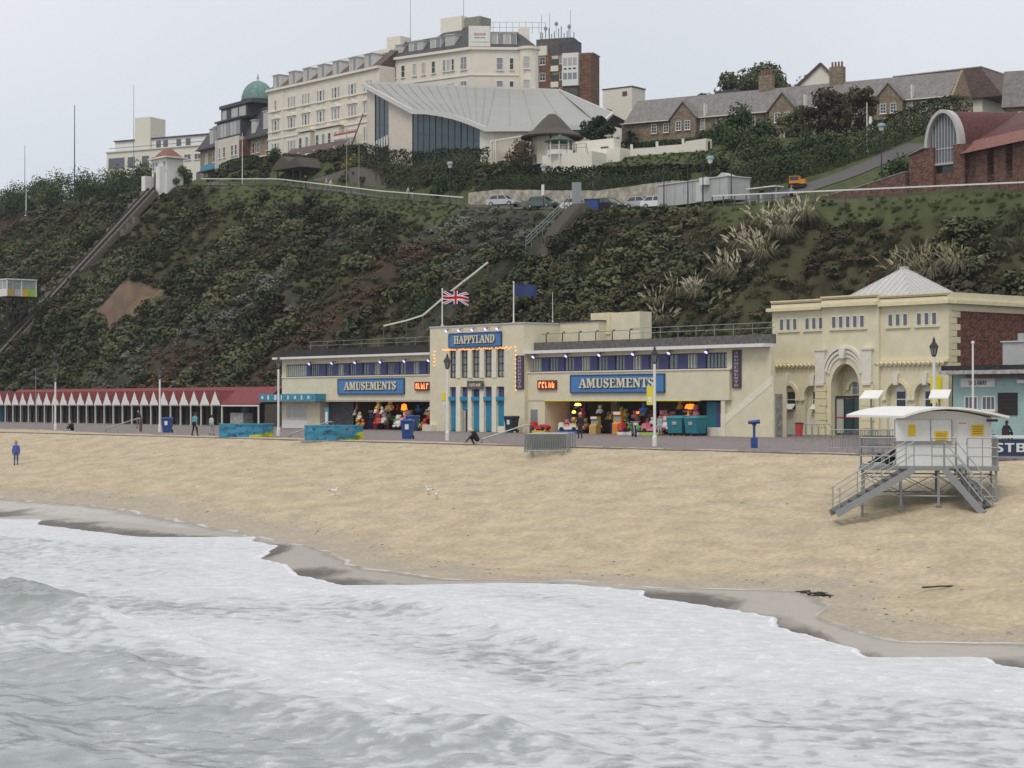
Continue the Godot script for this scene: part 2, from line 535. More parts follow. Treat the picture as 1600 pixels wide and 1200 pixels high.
func grid_mesh(cols: int, rows: int, pos: PackedVector3Array, colour: PackedColorArray, uv: PackedVector2Array, m: Material, level := true) -> ArrayMesh:
	var ix := PackedInt32Array()
	ix.resize((cols - 1) * (rows - 1) * 6)
	var k := 0
	var flip := level and (pos[1] - pos[0]).cross(pos[rows] - pos[0]).y > 0.0
	for c in cols - 1:
		for r in rows - 1:
			var a := c * rows + r
			var b := 1 if flip else rows
			var d := rows + 1 - b
			ix[k] = a
			ix[k + 1] = a + d
			ix[k + 2] = a + b
			ix[k + 3] = a + d
			ix[k + 4] = a + rows + 1
			ix[k + 5] = a + b
			k += 6
	var nr := PackedVector3Array()
	nr.resize(pos.size())
	for c in cols:
		for r in rows:
			var e := pos[mini(c + 1, cols - 1) * rows + r] - pos[maxi(c - 1, 0) * rows + r]
			var f := pos[c * rows + mini(r + 1, rows - 1)] - pos[c * rows + maxi(r - 1, 0)]
			var v := e.cross(f)
			nr[c * rows + r] = (v if v.y > 0.0 or not level else -v).normalized()
	var arr := []
	arr.resize(Mesh.ARRAY_MAX)
	arr[Mesh.ARRAY_VERTEX] = pos
	arr[Mesh.ARRAY_NORMAL] = nr
	arr[Mesh.ARRAY_INDEX] = ix
	if colour.size(): arr[Mesh.ARRAY_COLOR] = colour
	if uv.size(): arr[Mesh.ARRAY_TEX_UV] = uv
	var mesh := ArrayMesh.new()
	mesh.add_surface_from_arrays(Mesh.PRIMITIVE_TRIANGLES, arr)
	mesh.surface_set_material(0, m)
	return mesh

func table(t: Array, x: float) -> float:
	if x <= t[0][0]: return t[0][1]
	for i in t.size() - 1:
		if x <= t[i + 1][0]:
			return lerpf(t[i][1], t[i + 1][1], (x - t[i][0]) / (t[i + 1][0] - t[i][0]))
	return t[-1][1]

const FOAM_EDGE := [[-420, 47], [-120, 46.5], [-98.4, 46.1], [-95.8, 47.4], [-92.4, 45.6], [-89.7, 45.6], [-84.3, 45.3], [-81, 45.2], [-76.4, 48.7], [-74.7, 47.4], [-71.7, 46.9], [-67, 42.7], [-63.3, 41.8], [-59.9, 39.8], [-56.8, 39.1], [-55.1, 38.6], [-53.6, 40.6], [-52, 43.7], [-50.2, 45.1], [-46.8, 45.3], [-45.4, 43.9], [-42.6, 43.6], [-40.9, 43.3], [-38.6, 42.7], [-37.2, 41.1], [-34.9, 40], [-32.7, 39], [-31.1, 37.8], [-30.1, 38.9], [-29.1, 40.1], [-28.1, 39.1], [-27.5, 39.1], [-20, 38.5], [60, 37]]
const WET_EDGE := [[-420, 52], [-111.1, 52], [-95.4, 51.8], [-79.6, 49.4], [-68.9, 47.2], [-61, 43.8], [-55, 43.4], [-51.5, 45.9], [-47, 46.4], [-44, 48.2], [-42.4, 48.7], [-39.7, 46.4], [-38.3, 44.2], [-34.9, 42.3], [-33.3, 41.6], [-30.6, 43.6], [-20, 44], [60, 44]]

func foam_edge(x: float) -> float:
	return table(FOAM_EDGE, x) + 0.22 * nz.get_noise_2d(x * 0.9, 3.0) + 0.08 * nz.get_noise_2d(x * 3.1, 8.0)

func sand_y(x: float, n: float) -> float:
	var y := -4.0
	if n < 44.0: y = -4.0 - (44.0 - n) * 0.035
	elif n < 49.0: y = -4.0 + (n - 44.0) * 0.03
	elif n < 70.0: y = lerpf(-3.85, -0.16, pow((n - 49.0) / 21.0, 1.05))
	else: y = lerpf(-0.16, 0.02, (n - 70.0) / 3.0)
	var dry := smoothstep(47.0, 53.0, n) * (1.0 - smoothstep(68.5, 71.0, n))
	y += dry * (0.05 * nz.get_noise_2d(x * 0.8, n * 0.8) + 0.11 * nz.get_noise_2d(x * 0.16, n * 0.22 + 50.0) + 0.035 * nz.get_noise_2d(x * 2.3, n * 2.3))
	var m := Vector2(x + 34.6, n - 49.6)
	y += 0.55 * exp(-(m.x * m.x / 5.0 + m.y * m.y / 3.2)) * (1.0 + 0.3 * nz.get_noise_2d(x * 1.5, n * 1.5))
	return y

var ridge_n := FastNoiseLite.new()
func wave_ridges(x: float) -> Array:   # crest distance from land axis, height, of each wave
	var wob := nz.get_noise_2d(x * 0.12, 70.0)
	return [
		[25.8 - 0.09 * (x + 51.4) + wob * 0.9, 1.0 * exp(-pow((x + 53.0) / 6.0, 2.0)) + 0.32 * exp(-pow((x + 38.0) / 10.0, 2.0)), 2.4, 0.8],
		[35.4 - 0.17 * (x + 47.0) + 0.012 * maxf(x + 35.0, 0.0) * maxf(x + 35.0, 0.0) + wob * 0.8, 0.34 * exp(-pow((x + 42.0) / 14.0, 2.0)), 1.3, 0.5],
		[22.0 + nz.get_noise_2d(x * 0.09, 20.0) * 2.0, 0.3 + 0.22 * nz.get_noise_2d(x * 0.15, 33.0), 1.7, 0.8],
		[16.5 + nz.get_noise_2d(x * 0.07, 45.0) * 2.0, 0.3 + 0.15 * nz.get_noise_2d(x * 0.12, 63.0), 1.9, 0.8],
		[38.5 + nz.get_noise_2d(x * 0.1, 95.0), 0.3 * (1.0 - smoothstep(-78.0, -66.0, x)), 1.5, 0.6]]

func sea_y(x: float, n: float, edge: float, ridges: Array) -> float:
	var d := edge - n
	var y := -3.965 + 0.035 * smoothstep(0.0, 0.25, d) + 0.02 * smoothstep(0.3, 2.0, d)
	var out := smoothstep(1.0, 8.0, d)
	y += out * (0.09 * nz.get_noise_2d(x * 0.3 + 5.0, n * 0.55) + 0.028 * nz.get_noise_2d(x * 0.9, n * 1.2 + 30.0)) + smoothstep(0.4, 3.0, d) * 0.014 * nz.get_noise_2d(x * 2.4, n * 4.2)
	for r in ridges:
		var p: float = n - r[0]
		var w: float = r[3] if p > 0.0 else r[2]
		var a: float = r[1]
		if a > 0.01 and absf(p) < 4.0 * w:
			y += a * exp(-p * p / (w * w)) * (1.0 + 0.14 * nz.get_noise_2d(x * 0.8, n * 1.2)) * smoothstep(0.5, 3.0, d)
	return maxf(y, sand_y(x, n) + 0.035 * smoothstep(0.0, 0.3, d)) if d < 14.0 else y

func setting():
	# promenade paving
	var g := G.new()
	g.box(-560, 40, -0.6, 0.0, -119.0, -70.6)
	struct(put(g, "promenade", "paving"), "wide mauve block-paved promenade", "promenade")
	# sand
	var cols := 700
	var rows := 130
	var pos := PackedVector3Array()
	var colr := PackedColorArray()
	for c in cols:
		var x := lerpf(-210.0, -6.0, float(c) / (cols - 1))
		var e := table(WET_EDGE, x)
		var top := 72.4 + 1.3 * nz.get_noise_2d(x * 0.12, 4.0) + 0.5 * nz.get_noise_2d(x * 0.6, 4.0) - 0.03 * (x + 100.0) + (4.0 if x < -135.0 else 0.0) * smoothstep(-135.0, -160.0, x)
		for r in rows:
			var n := lerpf(36.0, top, float(r) / (rows - 1))
			pos.append(Vector3(x, sand_y(x, n) if n < 70.0 else lerpf(sand_y(x, 70.0), 0.03, clampf((n - 70.0) / 1.2, 0, 1)) - (0.05 if r == rows - 1 else 0.0), -n))
			var damp := 1.0 - smoothstep(0.6, 1.1, (n - e) / (3.2 + 1.6 * nz.get_noise_2d(x * 0.2, 12.0) + 0.8 * nz.get_noise_2d(x * 0.9, n * 0.5)))
			var v := 1.0 + 0.22 * nz.get_noise_2d(x * 0.35, n * 0.6) + 0.16 * nz.get_noise_2d(x * 1.6, n * 2.2)
			var dry := Color(0.495, 0.42, 0.295) * v
			var peb := nz.get_noise_2d(x * 0.1 + 20.0, n * 0.35)
			dry = dry.lerp(Color(0.49, 0.405, 0.305) * v, clampf(peb * 1.6, 0, 0.8))
			colr.append(dry.lerp(Color(0.43, 0.375, 0.295) * (0.5 + 0.5 * v), clampf(damp, 0, 1)))
	struct(put_mesh(grid_mesh(cols, rows, pos, colr, PackedVector2Array(), M["sand_dry"]), "beach"), "tawny sand beach with trodden hollows", "beach")
	g = G.new()
	g.tint(Color(0.495, 0.42, 0.295))
	for i in 40:
		var x0 := -560.0 + i * 8.75
		g.quad(Vector3(x0, -4.0, -42), Vector3(x0 + 8.75, -4.0, -42), Vector3(x0 + 8.75, 0.02, -76), Vector3(x0, 0.02, -76))
	g.quad(Vector3(-6, -4, -42), Vector3(40, -4, -42), Vector3(40, 0.0, -72.0), Vector3(-6, 0.0, -72.0))
	struct(put(g, "beach", "sand_dry"), "flat sand of the beach farther along the shore", "beach")
	# wet sand, left by the last wave
	cols = 420
	rows = 26
	pos.clear()
	var wet := PackedColorArray()
	for c in cols:
		var x := lerpf(-200.0, -8.0, float(c) / (cols - 1))
		var a := foam_edge(x) - 1.0
		var b := maxf(table(WET_EDGE, x) + 0.35 * nz.get_noise_2d(x * 0.6, 30.0), a + 1.2)
		for r in rows:
			var t := float(r) / (rows - 1)
			var n := lerpf(a, b, t)
			pos.append(Vector3(x, sand_y(x, n) + 0.012 + 0.008 * nz.get_noise_2d(x * 1.5, n * 2.0) * (1.0 - t) - (0.03 if r == rows - 1 else 0.0), -n))
			wet.append(Color(0.40, 0.365, 0.325, clampf((1.0 - t) * 7.0, 0, 1)))
	struct(put_mesh(grid_mesh(cols, rows, pos, wet, PackedVector2Array(), M["wet_sand"]), "wet_sand"), "shining wet sand just above the foam line", "wet sand")
	pos.clear()
	wet.clear()
	for c in cols:   # darker drained patches right against the foam
		var x := lerpf(-200.0, -8.0, float(c) / (cols - 1))
		var a := foam_edge(x) - 0.6
		var b := maxf(lerpf(foam_edge(x), table(WET_EDGE, x), 0.45 + 0.6 * nz.get_noise_2d(x * 0.13, 61.0)) + 0.3 * nz.get_noise_2d(x * 0.7, 3.0), a + 0.3)
		for r in 12:
			var n := lerpf(a, b, r / 11.0)
			pos.append(Vector3(x, sand_y(x, n) + 0.03 - (0.04 if r == 11 else 0.0), -n))
			wet.append(Color(0.17, 0.135, 0.105, clampf((11 - r) / 6.0 + 0.5 * nz.get_noise_2d(x * 1.1, n * 3.0) - 0.1, 0, 1) * clampf(0.3 + 2.2 * nz.get_noise_2d(x * 0.09, 17.0), 0.0, 1.0)))
	struct(put_mesh(grid_mesh(cols, 12, pos, wet, PackedVector2Array(), M["drained_sand"]), "drained_sand"), "dark brown drained sand against the foam", "wet sand")
	pos.clear()
	wet.clear()
	for c in cols:   # thin line of old foam where the last wave stopped
		var x := lerpf(-200.0, -8.0, float(c) / (cols - 1))
		var b := maxf(table(WET_EDGE, x) + 0.35 * nz.get_noise_2d(x * 0.6, 30.0), foam_edge(x) + 0.2) - 0.1
		for r in 4:
			var n := b - 0.35 + 0.14 * r
			pos.append(Vector3(x, sand_y(x, n) + 0.02, -n))
			wet.append(Color(0.7, 0.7, 0.7, (0.6 if r in [1, 2] else 0.0) * clampf(0.5 + 2.0 * nz.get_noise_2d(x * 0.5, 9.0), 0, 1)))
	struct(put_mesh(grid_mesh(cols, 4, pos, wet, PackedVector2Array(), M["old_foam"]), "foam_line"), "broken line of old foam at the top of the wet sand", "foam")
	sea()
	# cliff and the ground above it
	cols = 520
	rows = 190
	pos.clear()
	colr.clear()
	for c in cols:
		var x := -560.0 + (530.0 * c / (cols - 1))
		var p := profile(x)
		for r in rows:
			var n := 107.0 + 160.0 * pow(float(r) / (rows - 1), 1.25)
			pos.append(Vector3(x, height_on(p, x, n), -n))
			var tone: Color = COVER_TONE[cover_at(x, n, p)]
			colr.append(tone * (1.0 + 0.5 * nz.get_noise_2d(x * 1.3, n * 1.3)))
	struct(put_mesh(grid_mesh(cols, rows, pos, colr, PackedVector2Array(), M["ground_cover"]), "cliff"), "steep overgrown sea cliff with grassy terraces on top", "cliff")
	# far ground, to the horizon
	g = G.new()
	g.tint(COVER_TONE[2])
	g.quad(Vector3(-1600, 40, -260), Vector3(-30, 36, -260), Vector3(200, 40, -1500), Vector3(-1600, 48, -1500))
	struct(put(g, "land", "ground_cover"), "level land behind the cliff top", "land")
	# cliff path, car park and road
	ribbon("path", "asphalt", [[-300, 163.5], [-280, 159.5], [-268, 154.8], [-255, 155.5], [-240, 158.3], [-226, 158.0], [-212, 156.8], [-200, 154.8], [-190, 152.6]], 3.4, "tarmac cliff-top path behind the white rail", "path")
	ribbon("car_park", "asphalt", [[-188, 152.2], [-176, 151.5], [-166, 151.2], [-158, 150.6], [-150, 150.2], [-140, 151]], 7.0, "narrow tarmac car park below the clipped hedge", "car park")
	ribbon("road", "asphalt", [[-142, 151.0], [-138, 154.5], [-135, 160], [-134.0, 165], [-133.0, 170]], 3.6, "tarmac road climbing past the brick ramp wall", "road")

func ribbon(called: String, m: String, pts: Array, width: float, label: String, category: String):
	var cv := Curve3D.new()
	for p in pts: cv.add_point(Vector3(p[0], 0, -p[1]))
	var len := cv.get_baked_length()
	var k := int(len / 1.2)
	var pos := PackedVector3Array()
	for i in k + 1:
		var a := cv.sample_baked(len * i / k)
		var b := cv.sample_baked(minf(len * i / k + 0.5, len)) - cv.sample_baked(maxf(len * i / k - 0.5, 0))
		var s := b.normalized().cross(Vector3.UP) * width * 0.5
		for r in 5:
			var q := a + s * (r / 2.0 - 1.0)
			q.y = ground_y(q.x, q.z) + 0.09
			pos.append(q)
	struct(put_mesh(grid_mesh(k + 1, 5, pos, PackedColorArray(), PackedVector2Array(), M[m]), called), label, category)

func sea():
	var xa := -103.0
	var xb := -13.0
	var na := 8.0
	var nb := 50.0
	var w := 2048
	var h := 1100
	var fine := FastNoiseLite.new()
	fine.seed = 21
	fine.noise_type = FastNoiseLite.TYPE_SIMPLEX_SMOOTH
	fine.frequency = 1.0
	fine.fractal_octaves = 4
	fine.fractal_gain = 0.58
	var lace := FastNoiseLite.new()
	lace.seed = 8
	lace.noise_type = FastNoiseLite.TYPE_SIMPLEX
	lace.frequency = 1.0
	lace.fractal_type = FastNoiseLite.FRACTAL_RIDGED
	lace.fractal_octaves = 3
	var edges := PackedFloat32Array()
	var ridge := []
	for i in w:
		var x := lerpf(xa, xb, float(i) / (w - 1))
		edges.append(foam_edge(x))
		ridge.append(wave_ridges(x))
	var cb := PackedByteArray()
	var rb := PackedByteArray()
	cb.resize(w * h * 3)
	rb.resize(w * h)
	var k := 0
	for j in h:
		var n := lerpf(na, nb, float(j) / (h - 1))
		for i in w:
			var x := xa + (xb - xa) * i / (w - 1)
			var d := edges[i] - n
			var big := nz.get_noise_2d(x * 0.07 + 3.0, n * 0.13)
			var cover := 0.58 + 0.34 * big
			cover += 0.55 * exp(-d / 2.2) + 0.22 * (1.0 - smoothstep(2.0, 14.0, d))
			for q in 2:
				var r: Array = ridge[i][q]
				var p: float = n - r[0]
				var open := 1.0 - smoothstep(-53.0, -46.0, x) if q == 0 else 0.0   # the unbroken green face of the rising wave
				if p > -1.2 and p < 5.5:
					cover += (0.75 * smoothstep(-1.2, 0.3, p) * (1.0 - smoothstep(1.4, 5.5, p))) * clampf(r[1] * 3.0, 0, 1) * (1.0 - open)
				if open > 0.0 and p > -3.2 and p < 0.25: cover -= 0.7 * open
			cover -= 0.36 * smoothstep(24.0, 16.0, n + 0.12 * (x + 40.0))
			var f := 0.5 + 0.62 * fine.get_noise_2d(x * 1.1, n * 1.1)
			var l := lace.get_noise_2d(x * 0.8 + f, n * 0.8 + f)
			var v := smoothstep(1.0 - cover - 0.2, 1.0 - cover + 0.2, f * 0.7 + 0.3 * (0.5 + 0.5 * l))
			v = 0.34 * clampf(cover, 0, 1) + 0.54 * v + 0.36 * smoothstep(0.35, 0.85, l) * clampf(cover, 0.2, 1)
			if d < 0.3: v = 1.15
			v = clampf(v, 0.0, 1.15)
			var tone := 0.94 + 0.12 * f
			cb[k * 3] = int(255.0 * clampf(lerpf(0.50, 0.785, v) * tone, 0, 1))
			cb[k * 3 + 1] = int(255.0 * clampf(lerpf(0.525, 0.795, v) * tone, 0, 1))
			cb[k * 3 + 2] = int(255.0 * clampf(lerpf(0.52, 0.81, v) * tone, 0, 1))
			rb[k] = int(lerpf(45.0, 190.0, minf(v, 1.0)))
			k += 1
	var m := mat("sea_water", Color.WHITE, 1.0, "", 1.0, 0.5)
	m.albedo_texture = ImageTexture.create_from_image(Image.create_from_data(w, h, false, Image.FORMAT_RGB8, cb))
	m.roughness_texture = ImageTexture.create_from_image(Image.create_from_data(w, h, false, Image.FORMAT_L8, rb))
	m.texture_repeat = false
	var cols := 760
	var rows := 290
	var pos := PackedVector3Array()
	var uv := PackedVector2Array()
	for c in cols:
		var x := lerpf(xa, xb, float(c) / (cols - 1))
		var e := foam_edge(x)
		var rd := wave_ridges(x)
		for r in rows:
			var t := float(r) / (rows - 1)
			var n := e - (e - na) * (t * 0.985 + 0.015 * t * t)
			pos.append(Vector3(x, sea_y(x, n, e, rd) - (0.06 if r == 0 else 0.0), -n))
			uv.append(Vector2((x - xa) / (xb - xa), (n - na) / (nb - na)))
	var o := put_mesh(grid_mesh(cols, rows, pos, PackedColorArray(), uv, m), "sea")
	struct(o, "milky grey-green sea with foam streaks and a breaking wave", "sea")
	mat("open_sea", lin(0.34, 0.355, 0.31), 0.2, "blotch", 0.12, 0.5)
	var g := G.new()
	g.box(-560, xa, -5.0, -3.93, -46.5, -na)
	g.box(xb, 200, -5.0, -3.95, -38.0, -na)
	g.box(-560, 200, -5.0, -3.94, -na, 500)
	struct(put(g, "open_sea", "open_sea"), "open grey sea beyond the breakers", "sea")

# ---------------------------------------------------------------- amusement arcade
var ref_x := 0.0
func X(x: float) -> float:
	return x - ref_x

func spot_lamp(parent: Node, at: Vector3, lit: bool):
	var g := G.new()
	g.tube([Vector3(0, 0.12, -0.35), Vector3(0, 0.16, 0.0)], 0.03, 5)
	g.tube([Vector3(0, 0.14, -0.06), Vector3(0, -0.06, 0.16)], 0.1, 8, 0.15)
	var o := put(g, "spotlight", "galv", parent, at)
	g = G.new()
	g.tube([Vector3(0, -0.062, 0.162), Vector3(0, -0.075, 0.175)], 0.13, 8)
	put(g, "lens", "spot_face" if lit else "white_paint", o)

func board(parent: Node, words: String, x0: float, x1: float, y0: float, y1: float, z: float, th: float, tw: float):
	var b := bx(parent, "sign_board", "sign_blue", x0, x1, y0, y1, z, z + 0.1)
	var w := x1 - x0
	var h := y1 - y0
	var g := G.new()
	for s in [[-w / 2, w / 2, h / 2 - 0.07, h / 2 + 0.03], [-w / 2, w / 2, -h / 2 - 0.03, -h / 2 + 0.07], [-w / 2 - 0.03, -w / 2 + 0.06, -h / 2 + 0.07, h / 2 - 0.07], [w / 2 - 0.06, w / 2 + 0.03, -h / 2 + 0.07, h / 2 - 0.07]]:
		g.box(s[0], s[1], s[2], s[3], -0.05, 0.09)
	put(g, "border", "sign_edge", b)
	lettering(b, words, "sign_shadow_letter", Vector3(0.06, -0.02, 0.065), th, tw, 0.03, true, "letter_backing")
	lettering(b, words, "sign_letter", Vector3(0, 0.05, 0.12), th, tw, 0.06)
	return b

func upright_board(parent: Node, x: float, w: float, y0: float, y1: float, z: float):
	var b := bx(parent, "upright_sign_board", "plum", x - w / 2, x + w / 2, y0, y1, z, z + 0.09)
	var word := "AMUSEMENTS"
	var step := (y1 - y0 - 0.14) / word.length()
	for i in word.length():
		lettering(b, word[i], "plum_letter", Vector3(0, (y1 - y0) / 2 - 0.07 - step * (i + 0.5), 0.06), step * 0.72, w * 0.5, 0.03, true, "letter")

func led_screen(parent: Node, x0: float, x1: float, y0: float, y1: float, z: float, seedv: int):
	var b := bx(parent, "led_screen", "screen_face", x0, x1, y0, y1, z, z + 0.14)
	var r := RandomNumberGenerator.new()
	r.seed = seedv
	var n := 5
	var w := (x1 - x0 - 0.3) / n
	for i in n:
		var cx := (x0 - x1) / 2 + 0.15 + w * (i + 0.5)
		var g := G.new()
		var s := r.randi_range(1, 7)
		g.box(cx - w * 0.36, cx - w * 0.16, -0.24, 0.24, 0.075, 0.085)
		if s & 1: g.box(cx - w * 0.155, cx + w * 0.3, 0.12, 0.24, 0.075, 0.085)
		if s & 2: g.box(cx + w * 0.1, cx + w * 0.3, -0.24, 0.115, 0.075, 0.085)
		if s & 4: g.box(cx - w * 0.155, cx + w * 0.095, -0.24, -0.12, 0.075, 0.085)
		put(g, "lit_glyph", "led_orange", b)

func strip_windows(b: Node, panels: Array, x0: float, x1: float, y0: float, y1: float, z: float):
	# a band of windows with blue panels between them; panels: [x0, x1]
	bx(b, "window_band_frame", "navy_dark", x0, x1, y0 - 0.04, y0 + 0.06, z - 0.12, z + 0.03)
	bx(b, "window_band_frame", "navy_dark", x0, x1, y1 - 0.07, y1, z - 0.12, z + 0.03)
	bx(b, "band_backing", "inner_wall", x0, x1, y0, y1, z - 2.0, z - 1.9)
	for p in panels:
		bx(b, "blue_panel", "navy", p[0], p[1], y0 + 0.06, y1 - 0.07, z - 0.16, z - 0.02)
	var edges := [x0]
	for p in panels: edges.append_array(p)
	edges.append(x1)
	for i in range(0, edges.size(), 2):
		var a: float = edges[i]
		var c: float = edges[i + 1]
		if c - a < 0.25: continue
		var g := G.new()
		var k := maxi(2, int((c - a) / 0.32))
		for q in range(0, k + 1):
			var x := lerpf(a + 0.03, c - 0.03, float(q) / k) - (a + c) / 2
			var pale := q == k - 1 or (i % 4 == 0 and q == 1)
			g.box(x - 0.03, x + 0.03, (y0 - y1) / 2 + 0.06, (y1 - y0) / 2 - 0.07, -0.06, 0.0)
		var f := put(g, "window", "navy_dark" if i % 3 else "cream_trim", b, Vector3((a + c) / 2, (y0 + y1) / 2, z - 0.1))
		bx(f, "pane", "clear_glass", (a - c) / 2 + 0.01, (c - a) / 2 - 0.01, (y0 - y1) / 2 + 0.061, (y1 - y0) / 2 - 0.071, -0.05, -0.03)
		if i % 3 != 1:
			var cw := (c - a) * rng.randf_range(0.3, 0.5)
			bx(f, "blind", "dirty_white", (c - a) / 2 - cw - 0.04, (c - a) / 2 - 0.05, (y0 - y1) / 2 + 0.1, (y1 - y0) / 2 - 0.1, -0.5, -0.47)

func arcade():
	ref_x = -125.0
	var b := thing("amusement_arcade", "long cream art deco arcade with blue signs and tall central tower", "arcade", Vector3(-125, 0, -102))
	# ---- wing farther along the coast
	var l0 := X(-156.1)
	var l1 := X(-131.9)
	bx(b, "end_wall", "cream_wall", l0, l0 + 0.3, 0, 6.6, -11, -0.02)
	bx(b, "rear_wall", "cream_wall", l0, X(-97.3), 0, 6.5, -11.3, -11)
	bx(b, "end_wall", "cream_wall", X(-97.6), X(-97.3), 0, 6.4, -11, -0.5)
	bx(b, "upper_floor", "cream_wall", l0 + 0.3, l1, 2.66, 4.82, -10.9, 0)
	bx(b, "window_sill", "cream_trim", l0 - 0.02, l1, 4.82, 4.92, -0.3, 0.08)
	bx(b, "head_wall", "cream_wall", l0 + 0.3, l1, 6.1, 6.6, -0.35, 0)
	bx(b, "roof_edge", "white_paint", l0 - 0.55, l1, 6.6, 6.8, -11.4, 0.75)
	bx(b, "roof_upstand", "roof_dark", l0 - 0.1, l1, 6.8, 7.5, -10.9, 0.1)
	strip_windows(b, [[X(-151.9), X(-151.3)], [X(-149.9), X(-148.75)], [X(-147.75), X(-146.75)], [X(-145.8), X(-144.95)], [X(-143.9), X(-142.85)], [X(-141.9), X(-141.05)], [X(-140.1), X(-139.15)], [X(-138.1), X(-137.25)], [X(-136.3), X(-135.2)], [X(-134.3), X(-133.3)], [X(-132.7), X(-131.95)]], l0 + 0.75, l1, 4.92, 6.1, -0.05)
	bx(b, "corner_pier", "cream_wall", l0 + 0.3, l0 + 0.75, 4.92, 6.1, -0.35, -0.01)
	bx(b, "ground_wall", "cream_wall", l0 + 0.3, X(-149.6), 0, 2.66, -0.3, 0)
	bx(b, "return_wall", "cream_wall", X(-149.9), X(-149.6), 0, 2.66, -6, -0.3)
	var k := bx(b, "shop_window", "white_paint", X(-155.3), X(-151.8), 0.85, 2.3, 0, 0.08)
	for q in [[-1.66, -0.72], [-0.62, 1.66]]:
		bx(k, "pane", "glass_curtain", q[0], q[1], -0.63, 0.63, 0.041, 0.06)
	bx(b, "white_panel", "white_paint", X(-155.9), X(-151.6), 0.02, 0.8, 0, 0.06)
	board(b, "AMUSEMENTS", X(-146.5), X(-136.3), 3.22, 4.62, 0.02, 0.72, 8.0)
	led_screen(b, X(-134.7), X(-132.5), 3.52, 4.26, 0.02, 2)
	for x in [-150.6, -146.9, -143.2, -139.3, -135.7, -132.2]:
		spot_lamp(b, Vector3(X(x), 6.14, 0.4), true)
	# ---- kiosk fascia wrapping the corner
	var fas := bx(b, "kiosk_fascia", "kiosk_blue", X(-158.2), X(-148.6), 2.6, 3.28, 0.02, 1.2)
	var r := RandomNumberGenerator.new()
	r.seed = 9
	for i in 16:
		var gx := -4.5 + i * 0.58 + r.randf_range(-0.1, 0.1)
		var gg := G.new()
		var hh := r.randf_range(0.12, 0.24)
		gg.box(gx, gx + r.randf_range(0.12, 0.34), -hh, hh, 0.591, 0.61)
		put(gg, "painted_letter", ["white_paint", "sign_blue", "white_paint", "door_blue"][i % 4], fas)
	bx(b, "fascia_soffit", "dirty_white", X(-158.1), X(-148.7), 2.52, 2.6, 0.02, 1.15)
	# ---- tower
	var t0 := X(-131.9)
	var t1 := X(-119.25)
	var tz := 0.6
	var cols := [[-129.15, -128.2], [-127.6, -126.6], [-126.08, -125.02], [-124.45, -123.4], [-122.82, -121.85]]
	bx(b, "tower_top", "cream_wall", t0, t1, 6.88, 8.9, -9, tz)
	bx(b, "tower_coping", "lead", t0 - 0.06, t1 + 0.06, 8.9, 9.02, -9, tz + 0.06)
	bx(b, "tower_middle", "cream_wall", t0, t1, 3.78, 4.53, -9, tz)
	bx(b, "tower_pier", "cream_wall", t0, X(-129.15), 0, 3.78, -9, tz)
	bx(b, "tower_pier", "cream_wall", X(-121.85), t1, 0, 3.78, -9, tz)
	bx(b, "tower_pier", "cream_wall", t0, X(-129.15), 4.53, 6.88, -9, tz)
	bx(b, "tower_pier", "cream_wall", X(-121.85), t1, 4.53, 6.88, -9, tz)
	for i in 4:
		for yy in [[0.0, 3.78], [4.53, 6.88]]:
			bx(b, "tower_fin", "cream_trim", X(cols[i][1]), X(cols[i + 1][0]), yy[0], yy[1], 0.0, tz + 0.06)
	bx(b, "tower_core", "inner_wall", X(-129.15), X(-121.85), 0, 6.88, 0.2, 0.3)
	for i in 5:
		var c: Array = cols[i]
		var w: float = c[1] - c[0]
		var o := win(b, X((c[0] + c[1]) / 2), 5.7, w, 2.34, 0.36, "black_metal", "glass_pale", 2, 4, false, "tower_window")
		bx(o, "poster", "dirty_white", -w * 0.3, w * 0.3, -1.05, -0.5, 0.031, 0.04)
		bx(b, "door_fanlight", "navy", X(c[0]), X(c[1]), 2.96, 3.78, 0.32, 0.38)
		bx(b, "door_band", "door_blue", X(c[0]) - 0.02, X(c[1]) + 0.02, 2.62, 2.95, 0.32, tz + 0.1)
		if i == 1:
			bx(b, "door_leaf", "door_blue", X(c[0]), X(c[1]), 1.85, 2.62, 0.32, 0.4)
			bx(b, "glazed_door", "glass", X(c[0]), X(c[1]), 0.0, 1.85, 0.305, 0.33)
			bx(b, "open_door_leaf", "dirty_white", X(c[0]) + 0.1, X(c[0]) + 0.4, 0.02, 1.8, 0.34, 0.4)
		else:
			var d := bx(b, "door_leaf", "door_blue", X(c[0]), X(c[1]), 0.1, 2.62, 0.32, 0.4)
			for s in [-0.22, 0.22]:
				bx(d, "door_panel", "door_blue", s * w - w * 0.17, s * w + w * 0.17, -1.1, 1.1, 0.04, 0.065)
	board(b, "HAPPYLAND", X(-129.1), X(-122.1), 7.13, 8.32, tz + 0.02, 0.66, 5.4)
	var ss := bx(b, "small_sign_board", "roof_felt", X(-126.5), X(-124.4), 3.58, 4.28, tz + 0.13, tz + 0.2)
	lettering(ss, "CAFE BAR", "sign_letter", Vector3(0, 0, 0.045), 0.24, 1.5, 0.02)
	for x in [-129.0, -127.3, -125.5, -123.7, -122.2]:
		spot_lamp(b, Vector3(X(x), 8.6, tz + 0.34), true)
	bx(b, "notice", "lemon_sign", X(-130.15), X(-129.5), 2.62, 3.32, tz + 0.005, tz + 0.04)
	bx(b, "notice", "white_paint", X(-130.0), X(-129.6), 2.2, 2.55, tz + 0.005, tz + 0.03)
	bx(b, "step_block", "cream_trim", X(-132.2), X(-130.9), 0, 0.55, tz, tz + 0.6)
	bx(b, "step_block", "cream_trim", X(-122.0), X(-121.1), 0, 0.5, tz + 0.13, tz + 0.6)
	upright_board(b, X(-119.75), 0.95, 3.55, 6.3, tz + 0.01)
	# strings of warm bulbs
	var bulb := SphereMesh.new()
